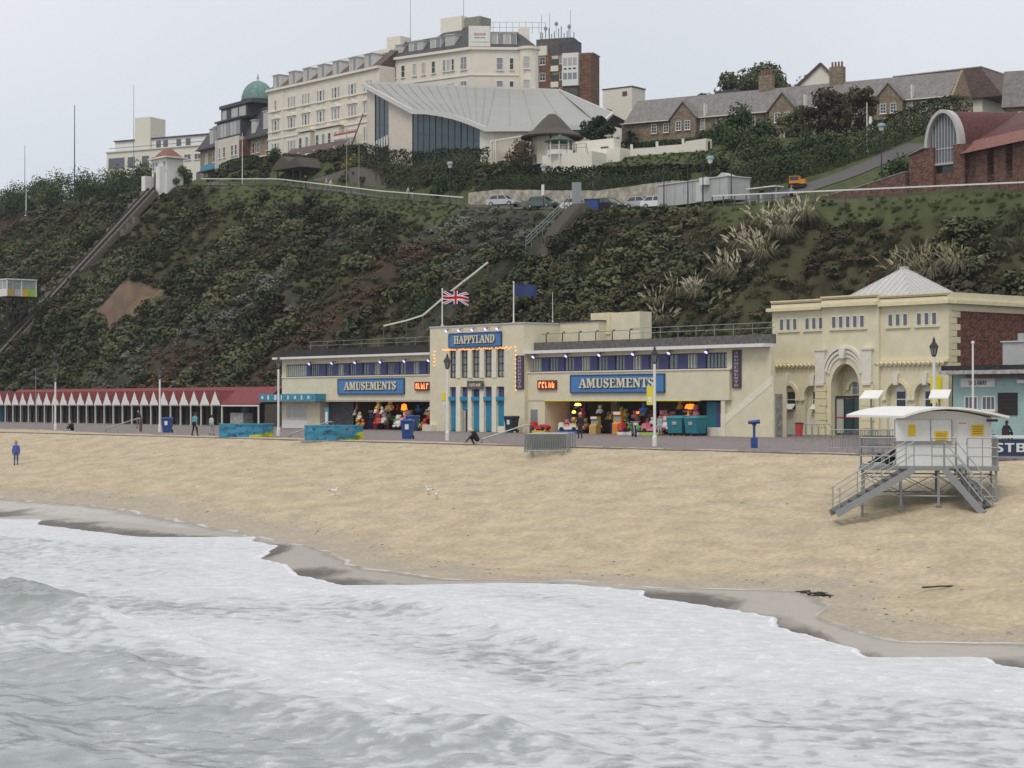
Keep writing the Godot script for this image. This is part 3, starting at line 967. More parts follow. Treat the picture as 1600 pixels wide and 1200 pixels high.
	bulb.radius = 0.05
	bulb.height = 0.1
	bulb.radial_segments = 6
	bulb.rings = 4
	bulb.material = M["bulb_warm"]
	var at := []
	for i in 5: at.append([-131.2 + r.randf_range(-0.05, 0.05), 6.85 - i * 0.3])
	for i in 36:
		if i % 9 in [7]: continue
		at.append([-130.0 + i * 0.275, 6.95 + r.randf_range(-0.07, 0.07)])
	for i in 10: at.append([-120.32, 6.7 - i * 0.36])
	for p in at:
		put_mesh(bulb, "bulb", b, Vector3(X(p[0]), p[1], tz + 0.06))
	# ---- wing towards the pier
	var w0 := X(-119.25)
	var w1 := X(-92.9)
	bx(b, "upper_floor", "cream_wall", w0 + 0.001, X(-96.7), 2.62, 4.84, -10.9, 0.25)
	bx(b, "window_sill", "cream_trim", w0 + 0.001, X(-96.6), 4.84, 4.94, -0.3, 0.32)
	bx(b, "head_wall", "cream_wall", w0 + 0.001, w1, 6.12, 6.42, -0.35, 0)
	bx(b, "rear_stair_wall", "cream_wall", X(-97.2), w1, 0, 6.12, -0.45, -0.03)
	strip_windows(b, [[X(-117.9), X(-117.0)], [X(-115.9), X(-115.15)], [X(-113.95), X(-113.1)], [X(-112.05), X(-111.2)], [X(-110.05), X(-109.2)], [X(-108.1), X(-107.2)], [X(-106.2), X(-105.4)], [X(-104.35), X(-103.3)], [X(-102.35), X(-101.3)], [X(-100.25), X(-99.4)]], w0 + 0.02, X(-97.2), 4.94, 6.12, -0.05)
	bx(b, "roof_edge", "white_paint", w0 + 0.001, X(-97.2), 6.42, 6.66, -11.4, 0.7)
	bx(b, "roof_edge", "white_paint", X(-97.2), w1, 6.42, 6.66, -0.6, 0.7)
	bx(b, "roof_upstand", "roof_felt", w0 + 0.001, X(-97.2), 6.66, 7.35, -10.9, -0.4)
	bx(b, "roof_upstand", "roof_felt", X(-97.2), w1, 6.66, 7.35, -0.58, -0.4)
	board(b, "AMUSEMENTS", X(-113.9), X(-103.3), 3.22, 4.62, 0.27, 0.74, 8.4)
	led_screen(b, X(-117.9), X(-115.6), 3.5, 4.25, 0.26, 6)
	for x in [-118.3, -114.3, -110.4, -106.6, -102.7, -98.8]:
		spot_lamp(b, Vector3(X(x), 6.2, 0.35), true)
	upright_board(b, X(-96.15), 0.85, 3.5, 6.25, 0.0)
	bx(b, "side_pier", "cream_wall", w0 + 0.001, X(-117.2), 0, 2.62, -2.5, 0.2)
	bx(b, "notice_frame", "galv", X(-118.9), X(-118.1), 0.9, 1.9, 0.2, 0.26)
	bx(b, "shutter_panel", "teal_bin", X(-99.7), X(-98.6), 0, 2.5, -0.6, -0.5)
	bx(b, "side_door", "navy", X(-98.55), X(-97.6), 0.6, 2.4, -0.4, -0.3)
	bx(b, "pier", "cream_wall", X(-97.6), X(-97.2), 0, 2.62, -0.5, 0.2)
	bx(b, "step_block", "white_stone", X(-98.7), X(-97.3), 0, 0.62, -0.29, 0.5)
	# roof rails, rooftop rooms
	for x in [-118.4, -116.4, -114.4, -112.4, -110.5, -108.5]:
		var g := G.new()
		g.tube([Vector3(0, 7.35, 0), Vector3(0, 8.0, 0), Vector3(0.1, 8.13, 0), Vector3(0.3, 8.16, 0)], 0.045, 6)
		put(g, "rail_post", "black_metal", b, Vector3(X(x), 0, -1.0))
	var g := G.new()
	g.tube([Vector3(X(-119.0), 8.05, -1.1), Vector3(X(-107.5), 8.1, -1.1)], 0.03, 5)
	for i in 8: g.tube([Vector3(X(-106.5 + i * 1.9), 7.3, -0.5), Vector3(X(-106.5 + i * 1.9), 8.2, -0.5)], 0.025, 5)
	for y in [7.8, 8.18]: g.tube([Vector3(X(-108), y, -0.5), Vector3(w1, y, -0.5)], 0.025, 5)
	put(g, "roof_rail", "galv", b)
	g = G.new()
	for i in 9: g.tube([Vector3(X(-155 + i * 2.8), 7.4, -2.6), Vector3(X(-155 + i * 2.8), 8.35, -2.6)], 0.025, 5)
	for y in [7.95, 8.33]: g.tube([Vector3(X(-155.4), y, -2.6), Vector3(t0, y, -2.6)], 0.025, 5)
	put(g, "roof_rail", "galv", b)
	bx(b, "set_back_storey", "cream_wall", t1, X(-114.5), 7.0, 9.05, -9, -3.2)
	bx(b, "set_back_coping", "plum", t1 - 3.0, X(-114.4), 9.05, 9.14, -9, -3.1)
	bx(b, "rooftop_room", "cream_wall", X(-116.2), X(-110.6), 7.0, 9.72, -5.4, -4.1)
	bx(b, "rooftop_room_panel", "yellow_trim", X(-116.3), X(-114.0), 8.0, 9.76, -5, -4.0)
	# open stair up the flank
	g = G.new()
	g.prism(PackedVector2Array([Vector2(X(-96.5), 0.9), Vector2(X(-96.5), 1.55), Vector2(X(-92.0), 4.35), Vector2(X(-92.0), 3.75)]), 0.7, 0.87)
	put(g, "stair_parapet", "cream_trim", b)
	g = G.new()
	for i in 18:
		var sx := X(-96.3) + i * 0.25
		g.box(sx, sx + 0.25, 0.0, 0.17 * (i + 1), -0.02, 0.7)
	put(g, "stair", "concrete", b)
	g = G.new()
	g.prism(PackedVector2Array([Vector2(X(-96.5), 0), Vector2(X(-96.5), 0.9), Vector2(X(-92.0), 3.75), Vector2(X(-92.0), 0)]), 0.72, 0.85)
	g.box(X(-91.99), X(-91.85), 0, 4.2, -0.5, 0.86)
	put(g, "stair_side_wall", "cream_wall", b)
	bx(b, "stair_newel", "cream_trim", X(-96.9), X(-96.5), 0, 1.65, 0.5, 0.95)
	# ---- the open halls behind the fronts
	bx(b, "hall_floor", "arcade_floor", l0 + 0.3, X(-97.2), 0.004, 0.02, -10.9, 0.0)
	for q in [[X(-149.6), l1], [X(-117.2), X(-99.7)]]:
		bx(b, "hall_back_wall", "inner_wall", q[0], q[1], 0.02, 2.62, -8.6, -8.4)
		var c: float = q[0] + 2.0
		while c < q[1] - 1.0:
			bx(b, "hall_column", "navy_dark", c, c + 0.3, 0.02, 2.62, -2.4, -2.1)
			c += 4.1
		bx(b, "opening_lintel", "lemon_sign" if q[0] > 0 else "cream_trim", q[0], q[1], 2.56, 2.62, 0.0, 0.28 if q[0] > 0 else 0.05)
	bx(b, "dark_shutter", "slate", X(-149.4), X(-145.5), 0.02, 2.6, -1.0, -0.9)
	arcade_goods()

func arcade_lamp(at: Vector3, m: String, w: float, h: float, col: Color, label: String):
	var o := thing("hanging_lamp", label, "lamp", at, 0, "lit lamps inside the arcade")
	var g := G.new()
	g.lathe(Vector3.ZERO, [Vector2(0.02, h * 0.5), Vector2(w * 0.35, h * 0.4), Vector2(w * 0.5, -h * 0.35), Vector2(0.0, -h * 0.5)], 10)
	put(g, "lamp_shade", m, o)
	g = G.new()
	g.tube([Vector3(0, h * 0.45, 0), Vector3(0, h * 0.5 + 0.3, 0)], 0.015, 4)
	put(g, "flex", "black_metal", o)
	var l := OmniLight3D.new()
	l.name = "lamp_light"
	l.light_color = col
	l.light_energy = 0.22
	l.light_size = 0.15
	l.omni_range = 8.0
	l.omni_attenuation = 2.0
	l.shadow_enabled = true
	l.position = Vector3(0, -h * 0.5 - 0.12, 0.1)
	o.add_child(l)

func soft_toy(at: Vector3, s: float, m: String, turn: float, label: String):
	var o := thing("soft_toy", label, "toy", at, turn, "soft toys hung and heaped at the arcade front")
	var g := G.new()
	g.smooth(true)
	g.lathe(Vector3.ZERO, [Vector2(0, 0), Vector2(0.17, 0.03), Vector2(0.22, 0.16), Vector2(0.17, 0.33), Vector2(0, 0.4)], 8)
	for q in [-1, 1]:
		g.tube([Vector3(q * 0.12, 0.06, 0.05), Vector3(q * 0.2, 0.05, 0.27)], 0.08, 6, 0.07)
		g.tube([Vector3(q * 0.14, 0.3, 0.02), Vector3(q * 0.3, 0.16, 0.1)], 0.065, 6, 0.06)
	put(g, "body", m, o)
	g = G.new()
	g.smooth(true)
	g.lathe(Vector3(0, 0.36, 0.03), [Vector2(0, 0), Vector2(0.12, 0.03), Vector2(0.16, 0.13), Vector2(0.11, 0.25), Vector2(0, 0.29)], 8)
	for q in [-1, 1]: g.lathe(Vector3(q * 0.12, 0.55, 0.02), [Vector2(0, 0), Vector2(0.06, 0.03), Vector2(0.05, 0.09), Vector2(0, 0.11)], 6)
	put(g, "head", m, o)
	o.scale = Vector3.ONE * s

func slot_machine(at: Vector3, m: String, h: float, turn: float, label: String):
	var o := thing("slot_machine", label, "machine", at, turn, "coin machines lined up in the arcade")
	var g := G.new()
	g.prism(PackedVector2Array([Vector2(-0.3, 0), Vector2(0.36, 0), Vector2(0.36, h * 0.45), Vector2(0.14, h * 0.55), Vector2(0.06, h * 0.8), Vector2(0.2, h * 0.84), Vector2(0.2, h), Vector2(-0.3, h)]), -0.32, 0.32)
	var c := put(g, "cabinet", m, o)
	c.rotation.y = -PI / 2
	g = G.new()
	g.quad(Vector3(-0.26, h * 0.57, 0.15), Vector3(0.26, h * 0.57, 0.15), Vector3(0.26, h * 0.79, 0.08), Vector3(-0.26, h * 0.79, 0.08))
	put(g, "screen", "glass_pale", o)
	bx(o, "topper", "lamp_orange" if m in ["toy_red", "toy_orange"] else "toy_white", -0.28, 0.28, h * 0.86, h * 0.97, 0.201, 0.22)

func kiddie_ride(at: Vector3, m: String, m2: String, turn: float, label: String):
	var o := thing("kiddie_ride", label, "ride", at, turn, "coin-operated rides outside the arcade")
	bx(o, "plinth", m2, -0.75, 0.75, 0.0, 0.22, -0.4, 0.4)
	var g := G.new()
	g.prism(PackedVector2Array([Vector2(-0.8, 0.32), Vector2(0.8, 0.32), Vector2(0.85, 0.55), Vector2(0.55, 0.68), Vector2(0.2, 0.7), Vector2(0.05, 0.55), Vector2(-0.35, 0.55), Vector2(-0.45, 0.9), Vector2(-0.75, 0.86)]), -0.32, 0.32)
	put(g, "body", m, o)
	for q in [Vector3(-0.5, 0.36, 0.33), Vector3(0.5, 0.36, 0.33), Vector3(-0.5, 0.36, -0.33), Vector3(0.5, 0.36, -0.33)]:
		g = G.new()
		g.tube([q, q + Vector3(0, 0, 0.07 * signf(q.z))], 0.17, 10)
		put(g, "wheel", "rubber", o)
	g = G.new()
	g.tube([Vector3(0, 0.22, 0), Vector3(0, 0.34, 0)], 0.1, 8)
	put(g, "rocker", "black_metal", o)
	g = G.new()
	g.tube([Vector3(0.25, 0.66, 0), Vector3(0.05, 0.88, 0)], 0.025, 5)
	g.tube([Vector3(0.05, 0.88, -0.12), Vector3(0.05, 0.88, 0.12)], 0.025, 5)
	put(g, "handlebar", "toy_white", o)

func arcade_goods():
	arcade_lamp(Vector3(-137.9, 2.05, -103.1), "lamp_orange", 0.6, 0.6, Color(1, 0.5, 0.2), "big glowing orange lantern over the stacked toys")
	arcade_lamp(Vector3(-141.6, 2.0, -102.9), "lamp_orange", 0.12, 0.8, Color(1, 0.5, 0.2), "thin glowing orange tube lamp in the arcade mouth")
	arcade_lamp(Vector3(-114.2, 2.3, -102.7), "lamp_yellow", 0.6, 0.22, Color(1, 0.75, 0.4), "wide yellow lamp under the arcade soffit")
	arcade_lamp(Vector3(-114.9, 1.7, -102.9), "lamp_yellow", 0.36, 0.24, Color(1, 0.75, 0.4), "round yellow lamp hanging below the wide one")
	arcade_lamp(Vector3(-101.9, 2.15, -103.0), "lamp_orange", 0.9, 0.4, Color(1, 0.5, 0.2), "orange light box lamp by the teal bins")
	var cols := ["toy_red", "toy_yellow", "toy_green", "toy_blue", "toy_pink", "toy_brown", "toy_white", "toy_gold", "toy_lime", "toy_mint"]
	var r := RandomNumberGenerator.new()
	r.seed = 77
	# machines in ranks
	var i := 0
	for x in [-145.0, -143.9, -142.8, -136.0, -134.8, -133.6]:
		var m: String = ["navy", "toy_red", "plum", "toy_brown", "bin_blue", "toy_gold"][i]
		slot_machine(Vector3(x, 0.02, -104.5 - r.randf()), m, r.randf_range(1.7, 2.0), r.randf_range(-12, 12), "tall coin machine inside the hall beside the sand-side planters")
		i += 1
	for x in [-116.4, -112.6, -110.2, -105.9, -104.7, -103.3]:
		var m: String = ["plum", "bin_blue", "toy_red", "navy", "toy_brown", "plum"][i - 6]
		slot_machine(Vector3(x, 0.02, -104.6 - r.randf()), m, r.randf_range(1.7, 2.0), r.randf_range(-12, 12), "tall coin machine inside the hall behind the rides")
		i += 1
	slot_machine(Vector3(-107.6, 0.02, -100.9), "orange_paint", 1.75, 20, "bright orange coin machine standing out on the paving")
	slot_machine(Vector3(-110.3, 0.02, -101.0), "toy_gold", 1.35, 10, "short yellow-green coin machine on the paving")
	# toys
	for p in [[-144.2, 0.9, 1.1, "toy_white"], [-144.3, 1.75, 0.9, "toy_brown"], [-143.8, 0.3, 1.0, "toy_orange"], [-141.0, 0.5, 1.7, "toy_red"], [-140.4, 0.6, 1.6, "toy_white"], [-141.1, 1.5, 1.0, "toy_white"], [-140.2, 1.45, 1.0, "toy_white"], [-140.8, 1.9, 1.3, "toy_yellow"], [-139.2, 1.75, 1.5, "toy_gold"], [-138.2, 0.25, 1.7, "toy_white"], [-137.2, 0.6, 1.6, "toy_white"], [-136.9, 1.0, 1.1, "toy_pink"], [-136.4, 0.3, 2.3, "toy_brown"], [-135.4, 0.2, 1.3, "toy_lime"], [-134.9, 0.2, 1.2, "toy_lime"], [-133.9, 0.2, 1.3, "toy_red"], [-133.3, 1.0, 1.3, "toy_red"], [-133.0, 1.8, 1.0, "toy_white"]]:
		soft_toy(Vector3(p[0], p[1], -102.4 - r.randf() * 0.5), p[2], p[3], r.randf_range(-30, 30), "%s soft toy displayed in the hall with the orange lantern" % String(p[3]).trim_prefix("toy_"))
	for p in [[-115.4, 0.25, 1.3, "toy_pink"], [-114.6, 0.3, 1.5, "toy_gold"], [-114.0, 0.3, 1.2, "toy_yellow"], [-113.5, 0.9, 1.2, "toy_pink"], [-112.9, 0.3, 1.4, "toy_brown"], [-109.1, 1.0, 1.3, "toy_lime"], [-108.8, 1.3, 1.0, "toy_gold"], [-104.6, 0.9, 1.5, "toy_pink"], [-104.1, 0.4, 1.6, "toy_white"], [-103.6, 0.6, 1.5, "toy_red"], [-100.9, 1.3, 1.5, "toy_pink"], [-101.2, 1.1, 1.2, "toy_brown"], [-106.3, 1.7, 1.2, "toy_blue"], [-111.5, 1.6, 1.0, "toy_white"]]:
		soft_toy(Vector3(p[0], p[1], -102.3 - r.randf() * 0.6), p[2], p[3], r.randf_range(-30, 30), "%s soft toy displayed in the hall behind the rides" % String(p[3]).trim_prefix("toy_"))
	var hall := ["hung in the hall with the orange lantern", "hung in the hall behind the rides"]
	for i2 in 46:
		var second := i2 % 2
		var m2: String = cols[r.randi_range(0, 9)]
		soft_toy(Vector3(r.randf_range(-145.2, -132.6) if second == 0 else r.randf_range(-116.6, -101.4), r.randf_range(0.1, 2.0), -102.5 - r.randf() * 1.4), r.randf_range(0.6, 1.1), m2, r.randf_range(-40, 40), "small %s soft toy %s" % [m2.trim_prefix("toy_"), hall[second]])
	kiddie_ride(Vector3(-116.4, 0.0, -100.6), "toy_red", "toy_yellow", 15, "red car ride on a yellow plinth by the cream pier")
	kiddie_ride(Vector3(-105.4, 0.0, -100.8), "toy_green", "toy_white", -10, "green car ride on a white plinth")
	kiddie_ride(Vector3(-103.5, 0.0, -100.6), "toy_pink", "toy_lime", 12, "pink car ride on a lime plinth")
	kiddie_ride(Vector3(-113.4, 0.0, -101.0), "toy_white", "toy_blue", 35, "white car ride on a blue plinth")
	kiddie_ride(Vector3(-106.6, 0.0, -101.0), "toy_red", "toy_white", 80, "red car ride on a white plinth facing out")
	# small blue board standing on the kerb
	var o := thing("standing_board", "narrow pale blue board standing behind the painted planter", "board", Vector3(-146.7, 0, -100.8))
	bx(o, "panel", "kiosk_blue", -0.28, 0.28, 0.1, 2.0, -0.04, 0.04)
	bx(o, "foot", "steel", -0.35, 0.35, 0.0, 0.1, -0.2, 0.2)
	bx(o, "notice", "white_paint", -0.2, 0.2, 0.5, 1.6, 0.041, 0.05)

# ---------------------------------------------------------------- pier approach building, takeaway, beach huts
func arch_notch(poly: PackedVector2Array, cx: float, half: float, spring: float, rise: float):
	# runs along the wall base from the side of larger x to smaller x, up and over an arched opening
	poly.append(Vector2(cx + half, 0))
	for i in 13:
		var t := PI * i / 12.0
		poly.append(Vector2(cx + cos(t) * half, spring + sin(t) * rise))
	poly.append(Vector2(cx - half, 0))

func bath_house():
	ref_x = -93.0
	var b := thing("seafront_hall", "pale yellow two-storey hall with arched entrance and low pyramid roof", "hall", Vector3(-88.41, 0.118, -106.0))
	b.scale = Vector3.ONE * 0.9507
	bx(b, "plinth", "concrete", X(-101.5), X(-84.5), -0.3, 0.0, -24, 0.9)
	var x0 := X(-101.4)
	var x1 := X(-96.1)
	var x2 := X(-90.7)
	var x3 := X(-84.6)
	var D := -24.0
	bx(b, "flank_wall", "yellow_wall", x0, x0 + 0.4, 0, 9.5, D, -0.45)
	bx(b, "rear_wall", "yellow_wall", x0, x3, 0, 9.4, D - 0.4, D)
	bx(b, "upper_wall", "yellow_wall", x0, x1, 5.35, 9.5, -0.4, 0)
	bx(b, "upper_wall", "yellow_wall", x2, x3, 5.35, 9.5, -0.4, 0)
	bx(b, "upper_wall", "yellow_wall", x1, x2, 6.9, 9.62, -0.4, 0.25)
	# lower walls with arched openings
	var g := G.new()
	var poly := PackedVector2Array([Vector2(x0, 5.35), Vector2(x1, 5.35), Vector2(x1, 0)])
	arch_notch(poly, X(-97.2), 0.85, 2.95, 0.9)
	arch_notch(poly, X(-99.8), 0.85, 2.95, 0.9)
	poly.append(Vector2(x0, 0))
	g.prism(poly, -0.4, 0.0)
	put(g, "arcade_wall", "yellow_wall", b)
	g = G.new()
	poly = PackedVector2Array([Vector2(x2, 5.35), Vector2(x3, 5.35), Vector2(x3, 0)])
	arch_notch(poly, X(-86.6), 0.95, 2.95, 0.95)
	arch_notch(poly, X(-89.2), 0.95, 2.95, 0.95)
	poly.append(Vector2(x2, 0))
	g.prism(poly, -0.4, 0.0)
	put(g, "arcade_wall", "yellow_wall", b)
	g = G.new()
	poly = PackedVector2Array([Vector2(x1, 6.9), Vector2(x2, 6.9), Vector2(x2, 0)])
	arch_notch(poly, X(-93.9), 1.35, 3.6, 1.75)
	poly.append(Vector2(x1, 0))
	g.prism(poly, -0.25, 0.25)
	put(g, "entrance_wall", "yellow_wall", b)
	# recess behind the entrance with inner arch, fanlight, doors
	bx(b, "entrance_recess", "yellow_trim", X(-95.3), X(-92.5), 0, 5.5, -1.2, -1.1)
	for s in [X(-95.3), X(-92.6)]: bx(b, "entrance_reveal", "yellow_wall", s - 0.05, s + 0.06, 0, 5.4, -1.1, -0.25)
	g = G.new()
	g.band(X(-93.9), 3.4, 0.62, 0.95, 0, PI, -1.1, -0.9)
	put(g, "inner_arch", "yellow_trim", b)
	win(b, X(-93.75), 3.55, 1.1, 1.1, -1.08, "white_paint", "glass_pale", 2, 2, false, "fanlight")
	var dr := bx(b, "door_screen", "dark_wood", X(-95.2), X(-92.7), 2.75, 2.95, -0.35, -0.2)
	for q in [-1.23, -0.42, 0.42, 1.23]:
		bx(dr, "door_post", "dark_wood", q - 0.05, q + 0.05, -2.75, -0.1, -0.06, 0.06)
	for q in [-0.83, 0.0, 0.83]:
		bx(dr, "pane", "glass_teal" if q > -0.5 else "glass_curtain", q - 0.36, q + 0.36, -2.7, -0.12, -0.02, 0.02)
		bx(dr, "push_rail", "red_paint", q - 0.36, q + 0.36, -1.55, -1.47, 0.021, 0.05)
	# big moulded arch and blocks round the entrance
	g = G.new()
	for q in 3: g.band(X(-93.9), 4.4 + q * 0.12, 1.45 + q * 0.2, 1.66 + q * 0.2, 0.12, PI - 0.12, 0.25, 0.33 + q * 0.07, 18)
	put(g, "entrance_moulding", "white_stone", b)
	g = G.new()
	g.prism(PackedVector2Array([Vector2(-0.2, 0), Vector2(0.2, 0), Vector2(0.3, 0.75), Vector2(-0.3, 0.75)]), 0, 0.4)
	var kst := g.mesh(M["white_stone"])
	put_mesh(kst, "keystone", b, Vector3(X(-93.9), 5.75, 0.25))
	for s in [-1, 1]:
		var px: float = X(-93.9) + s * 2.25
		var pl := bx(b, "entrance_pilaster", "white_stone", px - 0.45, px + 0.45, 3.95, 6.35, 0.25, 0.5)
		bx(pl, "pilaster_cap", "white_stone", -0.55, 0.55, 1.2, 1.36, -0.12, 0.2)
		bx(pl, "pilaster_corbel", "white_stone", -0.38, 0.38, -1.42, -1.2, -0.12, 0.18)
		for k in 7:
			bx(b, "rusticated_block", "yellow_trim", px - 0.56 + 0.05 * (k % 2), px + 0.56 - 0.05 * (k % 2), k * 0.545 + 0.02, k * 0.545 + 0.53, 0.25, 0.44)
	# arched windows
	for a in [[-99.8, 0.85, 0.9], [-97.2, 0.85, 0.9], [-89.2, 0.95, 0.95], [-86.6, 0.95, 0.95]]:
		var cx := X(a[0])
		g = G.new()
		g.band(cx, 2.95, a[1] + 0.02, a[1] + 0.3, 0, PI, 0.0, 0.1)
		g.box(cx - a[1] - 0.3, cx - a[1] - 0.02, 2.75, 2.95, 0.0, 0.1)
		g.box(cx + a[1] + 0.02, cx + a[1] + 0.3, 2.75, 2.95, 0.0, 0.1)
		put(g, "arch_moulding", "yellow_trim", b)
		g = G.new()
		g.prism(PackedVector2Array([Vector2(-0.17, 0), Vector2(0.17, 0), Vector2(0.26, 0.85), Vector2(-0.26, 0.85)]), 0, 0.24)
		put(g, "keystone", "white_stone", b, Vector3(cx, 3.72, 0.0))
		for s in [-1, 1]: bx(b, "impost", "white_stone", cx + s * (a[1] + 0.2) - 0.18, cx + s * (a[1] + 0.2) + 0.18, 2.6, 2.76, 0.0, 0.16)
		bx(b, "arch_infill", "yellow_wall", cx - a[1], cx + a[1], 1.75, 4.0, -0.46, -0.405)
		bx(b, "apron_panel", "white_stone", cx - a[1], cx + a[1], 0.0, 1.75, -0.38, -0.28)
		var dark: bool = a[0] > -87.0
		g = G.new()
		poly = PackedVector2Array([Vector2(-0.5, -0.9), Vector2(0.5, -0.9), Vector2(0.5, 0.45)])
		for i in 9:
			var t := PI * i / 8.0
			poly.append(Vector2(cos(t) * 0.5, 0.45 + sin(t) * 0.5))
		g.prism(poly, 0, 0.06)
		var f := put(g, "arched_window", "white_paint", b, Vector3(cx + 0.1, 2.75, -0.4))
		bx(f, "pane", "glass", -0.4, 0.4, -0.8, -0.1, 0.061, 0.075)
		bx(f, "pane", "glass", -0.4, 0.4, -0.02, 0.5, 0.061, 0.075)
		if a[0] < -90.0:   # tilted open casement
			g = G.new()
			g.hexa([Vector3(-0.42, -0.85, 0.5), Vector3(0.42, -0.85, 0.5), Vector3(0.42, -0.45, 0.08), Vector3(-0.42, -0.45, 0.08), Vector3(-0.42, -0.8, 0.52), Vector3(0.42, -0.8, 0.52), Vector3(0.42, -0.4, 0.1), Vector3(-0.42, -0.4, 0.1)])
			put(g, "open_casement", "white_paint", f)
	# upper windows, in groups over a sill
	for grp in [[-100.35, -99.0], [-97.75, -96.4], [-94.9, -92.2], [-89.75, -88.4], [-87.15, -85.8]]:
		var mid: bool = grp[0] == -94.9
		var z := 0.25 if mid else 0.0
		var n := 5 if mid else 3
		for i in n:
			win(b, X(lerpf(grp[0], grp[1], float(i) / (n - 1))), 8.46, 0.46, 0.92, z, "white_paint", "glass_office", 1, 1, false)
		bx(b, "window_ledge", "yellow_trim", X(grp[0]) - 0.45, X(grp[1]) + 0.45, 7.86, 7.98, z, z + 0.12)
	# string course with a fringe of pantiles
	for s in [[x0, X(-96.7)], [X(-91.1), x3]]:
		bx(b, "string_course", "yellow_trim", s[0] - 0.1, s[1] + 0.02, 5.36, 5.55, 0.0, 0.22)
		var n := int((s[1] - s[0]) / 0.42)
		for i in n:
			g = G.new()
			g.tube([Vector3(0, 0.1, 0.0), Vector3(0, -0.06, 0.3)], 0.16, 6)
			put(g, "pantile", "yellow_trim", b, Vector3(s[0] + 0.21 + i * 0.42, 5.27, 0.0))
	# cornice, parapet, thin red stripe
	for s in [[x0, x1, 0.0, 9.5], [x2, x3, 0.0, 9.5], [x1, x2, 0.25, 9.62]]:
		var y: float = s[3]
		bx(b, "cornice", "yellow_trim", s[0] - 0.3 if s[0] == x0 else s[0], s[1] + (0.25 if s[1] == x3 else 0.0), y, y + 0.26, -0.4, s[2] + 0.38)
		bx(b, "parapet", "yellow_wall", s[0], s[1], y + 0.26, y + 0.72, -0.3, s[2] + 0.1)
		bx(b, "red_stripe", "red_brick", s[0] + 0.02, s[1] - 0.02, y + 0.53, y + 0.6, s[2] + 0.1, s[2] + 0.115)
		bx(b, "coping", "yellow_trim", s[0] - 0.02, s[1] + 0.02, y + 0.72, y + 0.82, -0.35, s[2] + 0.2)
	bx(b, "flat_roof", "roof_felt", x0 + 0.3, x3, 9.4, 9.55, D, -0.41)
	# brick flank towards the pier, with quoins
	bx(b, "brick_flank", "red_brick", x3 - 0.4, x3, 0, 9.0, D, -0.6)
	bx(b, "flank_frieze", "yellow_wall", x3 - 0.4, x3 + 0.06, 9.0, 9.5, D, -0.41)
	bx(b, "flank_cornice", "yellow_trim", x3 - 0.2, x3 + 0.36, 9.5, 9.76, D, -0.41)
	bx(b, "flank_parapet", "yellow_wall", x3 - 0.3, x3 + 0.08, 9.76, 10.32, D, -0.31)
	for i in 10: bx(b, "quoin", "yellow_trim", x3 - 0.39, x3 + 0.03, 4.4 + i * 0.46, 4.83 + i * 0.46, -0.6 - (0.75 if i % 2 else 0.35), -0.01)
	# pyramid roof with ribs
	var apex := Vector3(X(-94.5), 12.9, -7.5)
	var e := [Vector3(X(-97.9), 10.4, -4.1), Vector3(X(-91.1), 10.4, -4.1), Vector3(X(-91.1), 10.4, -10.9), Vector3(X(-97.9), 10.4, -10.9)]
	for i in 4:
		var a: Vector3 = e[i]
		var c: Vector3 = e[(i + 1) % 4]
		g = G.new()
		g.tri(a, c, apex)
		var sl := put(g, "roof_slope", "lead", b)
		var nrm := (c - a).cross(apex - a).normalized() * 0.03
		for k in range(0, 13):
			var q := a.lerp(c, k / 12.0)
			var t := 1.0 - absf(k / 12.0 - 0.5) * 2.0
			if k in [0, 12]: t = 1.0
			if t < 0.05: continue
			var dst := apex if k in [0, 12] else q + (((a + c) * 0.5).direction_to(apex) * ((a + c) * 0.5).distance_to(apex)) * t
			g = G.new()
			g.bar(q + nrm, dst + nrm, 0.08, 0.07)
			put(g, "standing_seam", "sheet_edge", sl)
	bx(b, "roof_finial", "lead", apex.x - 0.25, apex.x + 0.25, 12.6, 13.0, -7.75, -7.25)
	bx(b, "roof_base", "lead", X(-98.0), X(-91.0), 9.55, 10.38, -11.0, -4.0)

